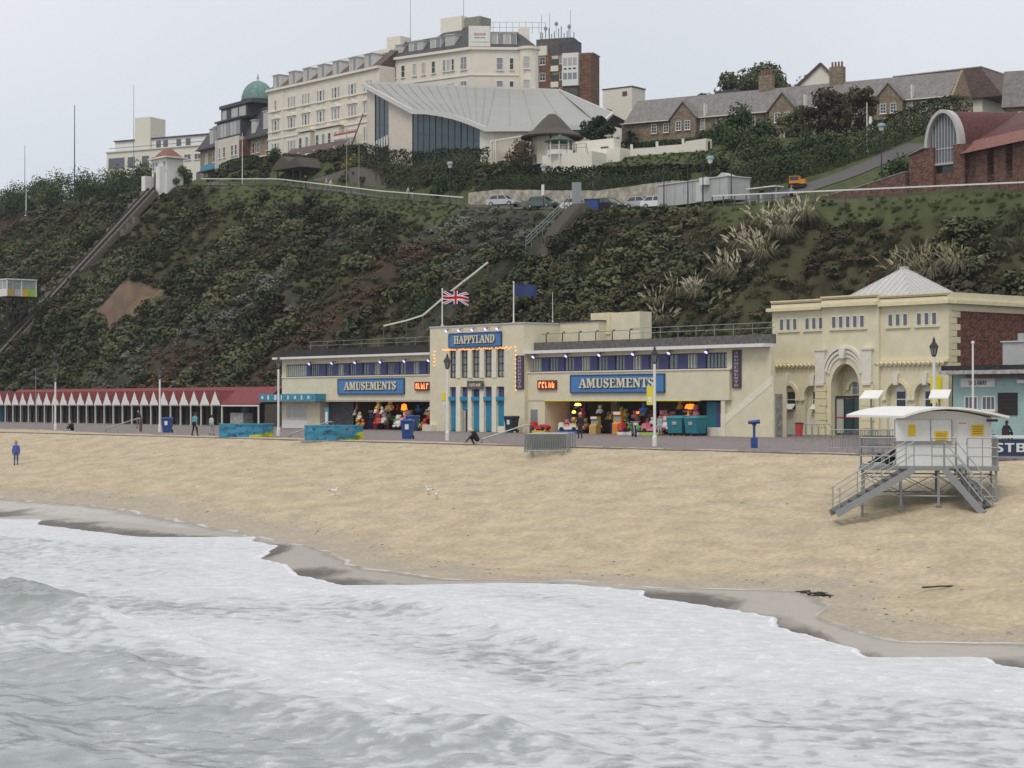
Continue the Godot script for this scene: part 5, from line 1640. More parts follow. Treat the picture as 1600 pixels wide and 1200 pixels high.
func clifftop_buildings():
	gazebos()
	terrace_row()
	apartments()
	var b: Node3D
	# white block beside the flats
	b = thing("white_block", "plain white rendered block beside the brick flats", "building", Vector3(-233.9, 41, -215.9), 13.3)
	b.scale = Vector3(0.85, 1, 0.5)
	bx(b, "wall", "white_stone", 0.0, 6.8, 0, 13.3, -8, 0)
	bx(b, "lean_to", "pale_wall", -4.5, 2.0, 0, 9.6, 0.01, 3)
	bx(b, "coping", "roof_felt", -0.15, 6.95, 13.3, 13.5, -8.1, 0.15)
	bx(b, "vent", "slate_brown", 4.6, 5.7, 11.9, 12.7, 0.0, 0.06)
	bx(b, "lean_to_roof", "slate", -4.6, 2.1, 9.6, 9.9, 0.01, 3.1)
	for i in 3: win(b, -3.6 + i * 1.7, 8.4, 1.2, 1.0, 3.0, "white_paint", "glass_pale", 2, 1, true)
	victorian()
	# modern white hotel far along
	b = thing("modern_hotel", "long low white modern hotel with square stair tower", "hotel", Vector3(-361, 41, -192.5), 22.0)
	bx(b, "wall", "white_stone", 0, 26, 0, 13.6, -12, 0)
	bx(b, "set_back_storey", "white_paint", 1.0, 25, 13.6, 16.0, -11, -1.5)
	bx(b, "roof_line", "slate_brown", 0.8, 25.2, 16.0, 16.25, -11.2, -1.2)
	bx(b, "floor_line", "sheet_edge", -0.2, 26.2, 13.6, 13.8, -12, 0.2)
	bx(b, "stair_tower", "white_stone", 6.6, 10.6, 13.8, 20.6, -6, -1.0)
	bx(b, "rail_line", "slate_brown", 0.2, 25.8, 14.5, 14.6, -0.5, -0.42)
	for x in [0.5, 5.6, 9.3]: bx(b, "dark_glazing", "glass_office", x, x + 4.2 if x < 5 else x + 1.8, 10.2, 12.4, 0.0, 0.05)
	for x in [12.6, 15.4, 18.2, 21.0, 23.6]: win(b, x, 11.5, 1.7, 1.2, 0.01, "white_paint", "glass_office", 2, 1, true)
	for x in [11.8, 13.6, 17.0, 19.4]: bx(b, "upper_glazing", "glass_office", x, x + 1.2, 14.2, 15.6, -1.5, -1.45)
	for i in 9: bx(b, "lower_window", "glass_office", 0.8 + i * 2.8, 2.6 + i * 2.8, 6.2, 8.2, 0.0, 0.05)
	# roofs behind the terrace
	b = thing("dark_roofed_house", "house with tall dark slate gable roof behind the stone terrace", "house", Vector3(-171, 37.4, -213.4), 12)
	bx(b, "wall", "white_stone", 1.5, 13, 0, 6.5, -9, 0)
	var g := G.new()
	g.prism(PackedVector2Array([Vector2(0, 6.4), Vector2(16.2, 6.4), Vector2(13.0, 10.6), Vector2(0.0, 10.6)]), -9.5, 0.6)
	put(g, "roof", "slate_brown", b)
	bx(b, "ridge", "sheet_edge", -0.1, 13.1, 10.6, 10.7, -9.5, 0.6)
	b = thing("white_gabled_house", "white gabled house peeping over the terrace roof", "house", Vector3(-206, 40, -232), 20)
	g = G.new()
	g.prism(PackedVector2Array([Vector2(0, 0), Vector2(8, 0), Vector2(8, 12.3), Vector2(4.4, 16.2), Vector2(0, 12.6)]), -8, 0)
	put(g, "gable_wall", "white_stone", b)
	g = G.new()
	g.bar(Vector3(-0.5, 12.4, 0.1), Vector3(4.4, 16.4, 0.1), 0.5, 0.3)
	g.bar(Vector3(8.5, 12.1, 0.1), Vector3(4.4, 16.4, 0.1), 0.5, 0.3)
	put(g, "verge", "slate_brown", b)
	bx(b, "side_wing", "white_stone", 9.5, 18, 0, 13.2, -6, -1)
	b = thing("grey_roofed_house", "stone house with steep grey roof beside the dark gabled house", "house", Vector3(-141.5, 32.3, -198), 28)
	bx(b, "wall", "terrace_stone", 0, 16, 0, 6.6, -8, 0)
	g = G.new()
	g.prism(PackedVector2Array([Vector2(-0.5, 6.5), Vector2(16.5, 6.5), Vector2(16.5, 11.2), Vector2(-0.5, 11.2)]), -6, -2)
	g.hexa([Vector3(-0.5, 6.4, 0.4), Vector3(16.5, 6.4, 0.4), Vector3(16.5, 6.4, -2), Vector3(-0.5, 6.4, -2), Vector3(-0.5, 11.2, -1.9), Vector3(16.5, 11.2, -1.9), Vector3(16.5, 11.2, -2), Vector3(-0.5, 11.2, -2)])
	put(g, "roof", "terrace_slate", b)
	for i in 4: win(b, 2 + i * 3.8, 5.2, 1.0, 1.3, 0.01, "white_paint", "glass", 2, 2, true)
	b = thing("flat_roofed_block", "dark flat-roofed block between flats and terrace", "building", Vector3(-216, 41, -222), 20)
	bx(b, "wall", "roof_felt", 0, 10, 0, 9.6, -8, 0)
	bx(b, "coping", "sheet_edge", -0.2, 10.2, 9.6, 9.8, -8.2, 0.2)
	bx(b, "tank_room", "slate", 1.0, 5.0, 9.8, 11.6, -5, -1)

func terrace_row():
	var b := thing("stone_terrace", "long two-storey stone terrace with gabled bays and grey slate roof", "terrace", Vector3(-200.5, 35.2, -188.8), 18.64)
	var L := 48.4
	var e := 7.2
	bx(b, "wall", "terrace_stone", 0, L, -2.5, e, -8.6, 0)
	var g := G.new()
	g.prism(PackedVector2Array([Vector2(0.35, e - 0.15), Vector2(-4.3, e + 3.9), Vector2(-9.0, e - 0.15)]), 0.05, L - 0.31)
	var rf := put(g, "roof", "terrace_slate", b)
	rf.rotation.y = -PI / 2
	rf.position = Vector3(L, 0, 0)
	bx(b, "gutter", "white_stone", -0.1, L, e - 0.1, e + 0.02, 0.36, 0.46)
	g = G.new()
	g.prism(PackedVector2Array([Vector2(0.0, -2.5), Vector2(8.6, -2.5), Vector2(8.6, e), Vector2(4.3, e + 4.05), Vector2(0.0, e)]), 0.0, 0.3)
	var ge := put(g, "gable_wall", "terrace_gable", b, Vector3(L + 0.004, 0, 0))
	ge.rotation.y = PI / 2
	win(ge, 7.0, 5.4, 0.8, 1.5, 0.3, "white_paint", "glass_pale", 1, 2, true)
	for cx in [10.2, 25.2, 40.3]:
		g = G.new()
		g.prism(PackedVector2Array([Vector2(-1.95, -2.4), Vector2(1.95, -2.4), Vector2(1.95, e), Vector2(0, e + 2.2), Vector2(-1.95, e)]), 0.0, 0.9)
		put(g, "gabled_bay", "terrace_stone", b, Vector3(cx, 0, 0.004))
		g = G.new()
		for s in [-1, 1]:
			g.hexa([Vector3(s * 2.2, e - 0.25, 1.1), Vector3(0, e + 2.25, 1.1), Vector3(0, e + 2.25, -2.5), Vector3(s * 2.2, e - 0.25, -0.2), Vector3(s * 2.25, e - 0.1, 1.1), Vector3(0, e + 2.42, 1.1), Vector3(0, e + 2.42, -2.5), Vector3(s * 2.25, e - 0.1, -0.2)])
		put(g, "bay_roof", "terrace_slate", b, Vector3(cx, 0, 0))
		for s in [-0.7, 0.7]:
			win(b, cx + s, 6.15, 0.85, 1.3, 0.91, "white_paint", "glass", 2, 3, true)
			win(b, cx + s, 3.1, 0.85, 1.7, 0.91, "white_paint", "glass", 2, 3, true)
		win(b, cx + 2.5, 6.2, 0.5, 1.4, 0.01, "white_paint", "glass_pale", 1, 3, true)
		bx(b, "doorway", "white_paint", cx + 2.25, cx + 2.85, 0.6, 3.5, 0.0, 0.08)
		g = G.new()
		g.tube([Vector3(cx + 3.0, -2, 0.15), Vector3(cx + 3.0, e + 0.1, 0.15)], 0.06, 5)
		put(g, "drainpipe", "white_stone", b)
		bx(b, "party_verge", "white_stone", cx + 2.9, cx + 3.06, e + 0.1, e + 1.9, -0.6, 0.36)
	for x in [5.2, 7.1, 15.3, 17.1, 20.4, 31.0, 33.2, 35.6, 44.9, 46.7]:
		win(b, x, 6.15, 0.85, 1.3, 0.01, "white_paint", "glass", 2, 3, true)
		win(b, x, 3.1, 0.85, 1.7, 0.01, "white_paint", "glass", 2, 3, true)
	for q in [[20.6, 2.4], [31.1, 2.6]]:
		var ch := bx(b, "chimney_stack", "terrace_stone", q[0] - 1.0, q[0] + 1.0, e + 2.6, e + 3.4 + q[1], -4.8, -3.8)
		for k in 4:
			g = G.new()
			g.lathe(Vector3(-0.7 + k * 0.46, 1.7, 0), [Vector2(0.17, 0), Vector2(0.13, 0.75), Vector2(0.0, 0.75)], 7)
			put(g, "chimney_pot", "hall_tile", ch)

func apartments():
	var b := thing("brick_flats", "brown brick tower of flats with white bay and roof aerials", "flats", Vector3(-250.1, 41, -215.3), 30.4)
	b.scale = Vector3(0.82, 1, 0.5)
	bx(b, "wall", "flat_brick", 0, 3.2, 0, 21.2, -10, 0)
	bx(b, "wall", "flat_brick", 4.9, 12.0, 0, 21.1, -10, -0.01)
	bx(b, "recess_wall", "pale_wall", 3.2, 4.9, 0, 21.1, -10, -1.0)
	for k in 6:
		var y := 4.6 + k * 2.75
		var s := bx(b, "balcony", "white_stone", 3.2, 4.9, y, y + 0.95, -0.9, 0.1)
		bx(s, "opening", "glass", -0.75, 0.75, 0.5, 1.7, -0.55, -0.45)
		win(b, 1.4, y + 1.9, 1.25, 1.35, 0.01, "white_paint", pick_pane(k), 2, 2, true)
		win(b, 5.4, y + 1.9, 0.5, 1.35, 0.01, "white_paint", pick_pane(k + 1), 1, 2, true)
	var bay := bx(b, "white_bay", "white_paint", 6.0, 9.5, 15.6, 21.2, 0.0, 1.5)
	for k in 2:
		for i in 3:
			bx(bay, "pane", "glass_curtain" if k else "glass_pale", -1.5 + i * 1.05, -0.65 + i * 1.05, -1.7 + k * 2.35, -0.6 + k * 2.6, 0.751, 0.78)
	for i in 3: bx(bay, "slot_window", "glass", -1.35 + i * 1.0, -0.75 + i * 1.0, -0.05, 0.25, 0.751, 0.775)
	bx(b, "bay_base", "roof_felt", 6.2, 9.3, 12.5, 15.6, 0.0, 1.0)
	bx(b, "penthouse", "roof_felt", -0.4, 7.6, 21.2, 24.2, -8, -2)
	bx(b, "penthouse", "slate", 5.0, 9.2, 21.1, 23.3, -4, -0.6)
	bx(b, "white_penthouse", "white_stone", -3.0, 2.2, 21.2, 22.9, -5, -0.5)
	bx(b, "roof_line", "concrete", -0.15, 12.15, 21.2, 21.4, -10.1, -2.1)
	var r := RandomNumberGenerator.new()
	r.seed = 12
	for i in 16:
		var o := thing("aerial", "thin aerial standing on the roof of the brick flats", "aerial", b.transform * Vector3(-0.2 + i * 0.5, 24.2, -3.0 - r.randf() * 3.0), 0, "aerials on the brick flats")
		var g := G.new()
		var h: float = [1.6, 4.4, 1.2, 2.4, 2.2, 4.6, 0.9, 1.4, 3.2, 1.8, 2.2, 1.0, 1.5, 2.6, 4.9, 1.2][i]
		g.tube([Vector3.ZERO, Vector3(0, h, 0)], 0.04 if h > 3 else 0.09, 5)
		if i % 5 == 3: g.tube([Vector3(0.1, h * 0.8, 0), Vector3(0.14, h * 0.8, 0.15)], 0.35, 8)
		put(g, "rod", "galv", o)
		g = G.new()
		g.box(-0.2, 0.2, 0.0, 0.1, -0.2, 0.2)
		put(g, "foot", "concrete", o)

func victorian():
	var b := thing("domed_villa", "bay-fronted Victorian villa with dark mansard and green copper dome", "villa", Vector3(-306.4, 41.8, -182.4), -4.0)
	var e := 6.8
	bx(b, "wall", "terrace_gable", 0, 30, -1, e, -11, 0)
	bx(b, "bay", "pale_wall", 9.0, 18.0, -1, e + 0.8, 0.0, 1.6)
	bx(b, "porch", "slate", 1.5, 8.0, 2.6, 2.8, 0.0, 1.4)
	bx(b, "balcony_rail", "kiosk_blue", 2.0, 8.6, 2.9, 3.9, 0.2, 1.0)
	for row in 2:
		for x in [10.8, 12.6, 15.6, 17.0]: win(b, x, 1.9 + row * 3.3, 0.9, 1.9, 1.6, "white_paint", pick_pane(int(x) + row), 1, 2, true)
		for x in [20.5, 22.2, 25.5, 27.5]: win(b, x, 1.9 + row * 3.3, 0.9, 1.9, 0.01, "white_paint", pick_pane(int(x) + row + 2), 1, 2, true)
		for x in [2.6, 5.6]: win(b, x, 1.9 + row * 3.3, 0.9, 1.9, 0.01, "white_paint", pick_pane(int(x)), 1, 2, true)
	bx(b, "string_course", "hotel_trim", -0.1, 30.1, 3.4, 3.6, -0.1, 0.1)
	bx(b, "eaves", "slate", -0.6, 30.5, e, e + 0.25, -11.3, 0.7)
	bx(b, "bay_pier", "red_brick", 18.0, 19.2, -1, e, 0.01, 1.5)
	var g := G.new()
	g.hexa([Vector3(-0.5, e + 0.25, 0.5), Vector3(9, e + 0.25, 0.5), Vector3(9, e + 0.25, -11), Vector3(-0.5, e + 0.25, -11), Vector3(2.2, e + 4.4, -1.5), Vector3(9, e + 4.4, -1.5), Vector3(9, e + 4.4, -10), Vector3(2.2, e + 4.4, -10)])
	put(g, "mansard_slope", "slate", b)
	g = G.new()
	g.hexa([Vector3(18, e + 0.25, 0.6), Vector3(30.4, e + 0.25, 0.6), Vector3(30.4, e + 0.25, -11), Vector3(18, e + 0.25, -11), Vector3(19, e + 5.6, -1.6), Vector3(29.5, e + 5.6, -1.6), Vector3(29.5, e + 5.6, -10), Vector3(19, e + 5.6, -10)])
	put(g, "mansard_slope", "slate", b)
	dormer(b, 4.2, 6.6, e + 0.6, 2.9, 0.2, 3.0, 2)
	dormer(b, 24.5, 27.6, e + 1.2, 3.0, 0.3, 3.0, 2)
	dormer(b, 20.2, 21.6, e + 0.8, 2.4, 0.3, 3.0, 1)
	# glazed storey over the bay and the room above it
	var gl := bx(b, "glazed_storey", "slate", 9.0, 18.2, e + 0.9, e + 3.9, -4, 1.3)
	for i in 7: bx(gl, "pane", "glass_curtain" if i % 3 else "glass_pale", -4.4 + i * 1.26, -3.3 + i * 1.26, -1.2, 1.2, 2.651, 2.69)
	bx(b, "glazed_storey_roof", "slate", 8.7, 18.5, e + 3.9, e + 4.2, -4, 1.6)
	var up := bx(b, "attic_storey", "slate", 9.4, 19.2, e + 4.2, e + 6.4, -5, 0.6)
	for q in [[-4.4, -2.8], [-0.9, 1.5], [2.0, 4.4]]: bx(up, "pane", "glass_curtain", q[0], q[1], -0.9, 0.8, 2.801, 2.84)
	bx(b, "attic_roof", "slate", 9.2, 21.0, e + 6.4, e + 7.0, -5, 0.9)
	g = G.new()
	g.smooth(true)
	g.lathe(Vector3(17.2, 0, -2.6), [Vector2(2.7, e + 4.5), Vector2(2.7, e + 7.0), Vector2(3.0, e + 7.0), Vector2(3.0, e + 7.4)], 16)
	put(g, "drum", "slate", b)
	g = G.new()
	g.smooth(true)
	var prof := []
	for i in 9:
		var t := PI / 2 * i / 8
		prof.append(Vector2(2.85 * cos(t) + 0.02, e + 7.4 + 3.4 * sin(t)))
	g.lathe(Vector3(17.2, 0, -2.6), prof, 20)
	var dm := put(g, "dome", "copper_green", b)
	for i in 12:
		var t := TAU * i / 12
		var pts := []
		for k in 7:
			var a := PI / 2 * k / 6.2
			pts.append(Vector3(17.2 + cos(t) * 2.88 * cos(a), e + 7.4 + 3.43 * sin(a), -2.6 + sin(t) * 2.88 * cos(a)))
		g = G.new()
		g.tube(pts, 0.05, 5)
		put(g, "dome_rib", "copper_green", dm)
	g = G.new()
	g.lathe(Vector3(17.2, 0, -2.6), [Vector2(0.4, e + 10.7), Vector2(0.2, e + 11.2), Vector2(0.25, e + 11.4), Vector2(0.0, e + 12.3)], 8)
	put(g, "finial", "lead", b)

func conference_hall():
	var b := thing("conference_hall", "red brick conference hall with arched grey window and red roofs", "hall", Vector3(-119.2, 22.6, -153.5), 0.5)
	# arched front, local x 0..4.4, base at 0 = 22.6
	var g := G.new()
	var outer := PackedVector2Array()
	var inner := PackedVector2Array()
	var n := 24
	for i in n + 1:
		var t := PI * i / n
		outer.append(Vector2(2.3 + cos(t) * 2.12, 5.0 + sin(t) * 3.6))
	for i in n + 1:
		var t := PI * (n - i) / n
		inner.append(Vector2(2.3 + cos(t) * 1.8, 5.0 + sin(t) * 3.25))
	outer.append_array(inner)
	g.prism(outer, -0.5, 0.45)
	put(g, "arch_rib", "lead", b)
	g = G.new()
	var glz := PackedVector2Array([Vector2(1.2, 3.3), Vector2(3.55, 3.3), Vector2(3.55, 5.0), Vector2(4.08, 5.0)])
	for i in range(1, n):
		var t := PI * i / n
		glz.append(Vector2(2.3 + cos(t) * 1.78, 5.0 + sin(t) * 3.22))
	glz.append(Vector2(0.52, 5.0))
	glz.append(Vector2(1.2, 5.0))
	g.prism(glz, -0.2, -0.1)
	var gz := put(g, "arch_glazing", "glass_office", b)
	for i in 9:
		var x := 0.85 + i * 0.36
		var top := 5.0 + 3.2 * sqrt(maxf(0.0, 1.0 - pow((x - 2.3) / 1.78, 2.0)))
		bx(gz, "mullion", "cabin_grey", x - 0.035, x + 0.035, 3.3 if x > 1.2 and x < 3.5 else 5.0, top, -0.1, -0.03)
	bx(gz, "transom", "cabin_grey", 1.2, 3.55, 4.75, 4.85, -0.1, -0.02)
	bx(gz, "bottom_rail", "cabin_grey", 1.2, 3.55, 3.2, 3.4, -0.2, 0.1)
	bx(b, "low_window", "glass", 1.2, 3.55, 2.4, 3.2, -0.5, -0.4)
	g = G.new()
	g.prism(PackedVector2Array([Vector2(-1.8, -1), Vector2(1.2, -1), Vector2(1.2, 5.0), Vector2(0.15, 5.0), Vector2(-1.8, 4.4)]), -0.6, 0.3)
	put(g, "brick_pier", "hall_brick", b)
	bx(b, "brick_pier", "hall_brick", 3.55, 4.9, -1, 5.0, -0.6, 0.3)
	bx(b, "brick_apron", "hall_brick", 1.2, 3.55, -1, 2.4, -0.6, -0.1)
	g = G.new()
	g.bar(Vector3(-1.9, 4.5, 0), Vector3(0.2, 5.1, 0), 1.0, 0.12)
	put(g, "pier_coping", "concrete", b)
	g = G.new()
	for i in n:   # vaulted red roof running back from the arch
		var a := PI * i / n
		var c := PI * (i + 1) / n
		var p := Vector3(2.3 + cos(a) * 2.05, 5.0 + sin(a) * 3.5, -0.5)
		var q := Vector3(2.3 + cos(c) * 2.05, 5.0 + sin(c) * 3.5, -0.5)
		var back := Vector3(5.0, 0.4, -12.0)
		g.quad(p, q, q + back, p + back)
	put(g, "vaulted_roof", "hall_roof", b)
	# long wing towards the pier with red tiled skirt roof over brick piers
	var w := Node3D.new()
	w.name = "long_wing"
	b.add_child(w)
	w.position = Vector3(5.2, 0, 0)
	w.rotation.y = deg_to_rad(-20.0)
	var L := 20.0
	bx(w, "wall", "hall_brick", 0, L, -1, 4.4, -8, -1.6)
	bx(w, "low_wall", "hall_brick", 0, L, -2, 0.9, -1.6, 0)
	for i in 7:
		bx(w, "brick_pier", "hall_brick", 1.0 + i * 3.0, 2.9 + i * 3.0, 0.9, 4.1, -0.9, -0.05)
		var rl := bx(w, "balustrade_rail", "galv", 2.9 + i * 3.0, 4.0 + i * 3.0, 1.55, 1.62, -0.5, -0.44)
		for k in 5: bx(rl, "baluster", "galv", -0.5 + k * 0.25, -0.47 + k * 0.25, -0.68, -0.03, -0.02, 0.02)
		bx(w, "buttress_groove", "dark_wood", 1.9 + i * 3.0, 2.0 + i * 3.0, -1.5, 0.88, 0.0, 0.02)
	for i in 22:
		g = G.new()
		var xa := -0.7 + i * 0.95
		g.hexa([Vector3(xa, 4.0, 0.7), Vector3(xa + 0.92, 4.0, 0.7), Vector3(xa + 0.92, 4.0, 0.55), Vector3(xa, 4.0, 0.55), Vector3(xa + 0.35, 5.4, -0.9), Vector3(xa + 1.27, 5.4, -0.9), Vector3(xa + 1.27, 5.4, -1.1), Vector3(xa + 0.35, 5.4, -1.1)])
		put(g, "skirt_tile", "hall_tile", w)
	bx(b, "link_wall", "hall_brick", 4.9, 6.0, -1, 5.0, -2.5, -0.3)
	bx(w, "skirt_backing", "hall_roof", -0.5, L, 3.9, 5.3, -3, -1.15)
	g = G.new()
	g.hexa([Vector3(-2.5, 5.3, -1.2), Vector3(L, 5.3, -1.2), Vector3(L, 5.3, -16), Vector3(-2.5, 5.3, -16), Vector3(-2.5, 8.6, -7), Vector3(L, 9.6, -7), Vector3(L, 9.6, -12), Vector3(-2.5, 8.6, -12)])
	put(g, "main_roof", "hall_roof", w)
	flatten(w, b)
	# brick ramp wall falling away along the road
	var r := thing("ramp_wall", "long red brick ramp wall sloping down from the conference hall", "wall", Vector3(-121, 22.0, -152.6))
	g = G.new()
	g.prism(PackedVector2Array([Vector2(0, -1), Vector2(-17.5, -1), Vector2(-17.5, 1.3), Vector2(-14, 1.35), Vector2(-6, 2.4), Vector2(0, 3.4)]), -0.4, 0.0)
	put(g, "brickwork", "hall_brick", r)
	g = G.new()
	for q in [[Vector3(-17.5, 1.35, -0.2), Vector3(-14, 1.4, -0.2)], [Vector3(-14, 1.4, -0.2), Vector3(-6, 2.45, -0.2)], [Vector3(-6, 2.45, -0.2), Vector3(0, 3.45, -0.2)]]:
		g.bar(q[0], q[1], 0.5, 0.1)
	put(g, "coping", "concrete", r)

# ---------------------------------------------------------------- cliff lift
func lift():
	var x := -257.5
	var b := thing("lift_station", "white cliff lift station with red tiled hipped roof at the cliff edge", "station", Vector3(x - 3.6, 35.2, -148.2))
	b.scale = Vector3.ONE * 0.86
	bx(b, "wall", "white_paint", -2.6, 2.6, -3.0, 5.6, -3.4, 0.0)
	bx(b, "side_wall", "white_paint", 0.9, 2.2, -2.0, 4.0, 0.0, 1.2)
	bx(b, "side_wall", "white_paint", -3.2, -1.9, -2.2, 2.6, 0.0, 1.8)
	bx(b, "track_doors", "timber_grey", -1.9, 0.9, -1.0, 3.2, 0.01, 0.06)
	for q in [[-2.0, 4.3], [-0.9, 4.3], [1.9, 4.3]]: win(b, q[0], q[1], 0.8, 1.5, 0.01, "white_paint", "glass_office", 1, 2, true)
	bx(b, "eaves", "white_stone", -3.2, 3.2, 5.6, 5.85, -4.0, 0.6)
	var g := G.new()
	g.hexa([Vector3(-2.4, 5.85, 0.1), Vector3(2.4, 5.85, 0.1), Vector3(2.4, 5.85, -3.5), Vector3(-2.4, 5.85, -3.5), Vector3(-0.7, 7.6, -1.4), Vector3(0.7, 7.6, -1.4), Vector3(0.7, 7.6, -2.0), Vector3(-0.7, 7.6, -2.0)])
	put(g, "hipped_roof", "hall_tile", b)
	# inclined track on its stone bed
	var a := Vector3(x, 1.0, -113.0)
	var t := Vector3(x - 3.4, 34.4, -146.8)
	var r := thing("lift_track", "steep twin-rail lift track on a pale stone bed up the cliff", "track", a)
	g = G.new()
	for k in 34:
		var q := Vector3.ZERO.lerp(t - a, k / 33.0)
		bx(r, "stone_step", "bed_stone", q.x - 2.9 - 0.3 * (k % 3), q.x - 1.7, q.y - 1.2, q.y + 0.5 + 0.2 * (k % 2), q.z - 0.6, q.z + 0.44)
		if k % 9 < 3: bx(r, "stone_step", "bed_stone", q.x + 1.5, q.x + 2.1 + 0.3 * (k % 2), q.y - 1.2, q.y + 0.2, q.z - 0.6, q.z + 0.44)
	g = G.new()
	g.bar(Vector3(0, 0.3, 0), t - a + Vector3(0, 0.3, 0), 3.0, 0.9)
	put(g, "track_bed", "timber_grey", r)
	for s in [-0.95, 0.75]:
		g = G.new()
		g.bar(Vector3(s, 1.0, 0), t - a + Vector3(s, 1.0, 0), 0.16, 0.4)
		put(g, "rail", "dark_wood", r)
	for k in 60:
		var q := Vector3.ZERO.lerp(t - a, (k + 0.5) / 60.0)
		bx(r, "sleeper", "timber_grey", q.x - 1.5, q.x + 1.3, q.y + 0.72, q.y + 0.9, q.z - 0.15, q.z + 0.15)
	# car on its triangular frame
	var cpos := a.lerp(t, 0.385)
	var car := thing("lift_car", "small white glazed lift car on a dark trestle part way up the track", "lift car", cpos + Vector3(-0.1, 0.9, 1.2))
	bx(car, "floor", "black_metal", -1.5, 1.5, 2.9, 3.05, -1.2, 3.4)
	bx(car, "roof", "white_paint", -1.6, 1.6, 5.4, 5.55, -1.3, 3.5)
	for p in [[-1.45, -1.15], [1.45, -1.15], [-1.45, 3.35], [1.45, 3.35], [1.45, 1.1], [-1.45, 1.1], [0, 3.35]]:
		bx(car, "corner_post", "white_paint", p[0] - 0.06, p[0] + 0.06, 3.05, 5.4, p[1] - 0.06, p[1] + 0.06)
	bx(car, "side_pane", "clear_glass", 1.43, 1.46, 4.1, 5.4, -1.1, 3.3)
	bx(car, "side_pane", "clear_glass", -1.46, -1.43, 4.1, 5.4, -1.1, 3.3)
	bx(car, "end_pane", "clear_glass", -1.4, 1.4, 4.1, 5.4, 3.34, 3.37)
	bx(car, "end_panel", "white_paint", -1.4, 1.4, 3.05, 4.1, 3.33, 3.38)
	bx(car, "back_panel", "galv", -1.4, 1.4, 3.05, 5.4, -1.18, -1.14)
	for k in 4: bx(car, "side_panel", ["toy_lime", "toy_yellow", "cabin_grey", "toy_gold"][k], 1.42, 1.47, 3.06, 4.08, -1.05 + k * 1.1, -0.02 + k * 1.1)
	g = G.new()
	for s in [-1.3, 1.3]:
		g.bar(Vector3(s, 2.9, 3.2), Vector3(s, -2.6, 3.2), 0.2, 0.2)
		g.bar(Vector3(s, 2.9, 1.2), Vector3(s, -0.8, 1.2), 0.16, 0.16)
		g.bar(Vector3(s, 2.9, -1.1), Vector3(s, 0.0, -1.1), 0.16, 0.16)
		g.bar(Vector3(s, -2.6, 3.2), Vector3(s, 1.2, -1.2), 0.2, 0.2)
		g.bar(Vector3(s, 2.9, 1.2), Vector3(s, -2.2, 3.1), 0.12, 0.12)
		g.bar(Vector3(s, 2.9, 3.2), Vector3(s, -0.8, 1.2), 0.12, 0.12)
	for y in [-2.5, 0.5]: g.bar(Vector3(-1.3, y, 3.2), Vector3(1.3, y, 3.2), 0.14, 0.14)
	put(g, "trestle", "dark_wood", car)

# ---------------------------------------------------------------- things on the cliff top
func car(at: Vector3, turn: float, paint: String, label: String):
	var o := thing("parked_car", label, "car", at, turn, "cars parked below the hedge")
	var g := G.new()
	var low := PackedVector2Array([Vector2(-2.05, 0.28), Vector2(2.0, 0.26), Vector2(2.1, 0.5), Vector2(2.0, 0.72), Vector2(1.0, 0.9), Vector2(-1.9, 0.95), Vector2(-2.1, 0.75)])
	g.prism(low, -0.84, 0.84)
	put(g, "body", "car_" + paint, o)
	g = G.new()
	g.hexa([Vector3(-1.75, 0.9, 0.8), Vector3(1.05, 0.88, 0.8), Vector3(1.05, 0.88, -0.8), Vector3(-1.75, 0.9, -0.8), Vector3(-1.25, 1.4, 0.62), Vector3(0.35, 1.42, 0.62), Vector3(0.35, 1.42, -0.62), Vector3(-1.25, 1.4, -0.62)])
	put(g, "window_glass", "glass", o)
	bx(o, "roof", "car_" + paint, -1.28, 0.36, 1.4, 1.47, -0.63, 0.63)
	g = G.new()
	for s in [-1, 1]:
		for p in [[Vector3(-1.75, 0.9, s * 0.81), Vector3(-1.25, 1.42, s * 0.63)], [Vector3(1.05, 0.88, s * 0.81), Vector3(0.35, 1.43, s * 0.63)], [Vector3(-0.4, 0.9, s * 0.815), Vector3(-0.4, 1.42, s * 0.64)]]:
			g.bar(p[0], p[1], 0.07, 0.07)
	put(g, "pillar", "car_" + paint, o)
	for p in [Vector3(-1.3, 0.31, 0.8), Vector3(1.3, 0.31, 0.8), Vector3(-1.3, 0.31, -0.8), Vector3(1.3, 0.31, -0.8)]:
		g = G.new()
		g.tube([p - Vector3(0, 0, 0.1 * signf(p.z)), p + Vector3(0, 0, 0.07 * signf(p.z))], 0.31, 12)
		var w := put(g, "wheel", "rubber", o)
		g = G.new()
		g.tube([p + Vector3(0, 0, 0.071 * signf(p.z)), p + Vector3(0, 0, 0.085 * signf(p.z))], 0.19, 10)
		put(g, "rim", "steel", w)
	for s in [-0.6, 0.6]:
		bx(o, "headlight", "white_paint", 1.98, 2.08, 0.55, 0.7, s - 0.17, s + 0.17)
		bx(o, "tail_light", "red_paint", -2.11, -2.02, 0.68, 0.85, s - 0.14, s + 0.14)
	bx(o, "number_plate", "yellow_sign", -2.12, -2.05, 0.45, 0.56, -0.26, 0.26)

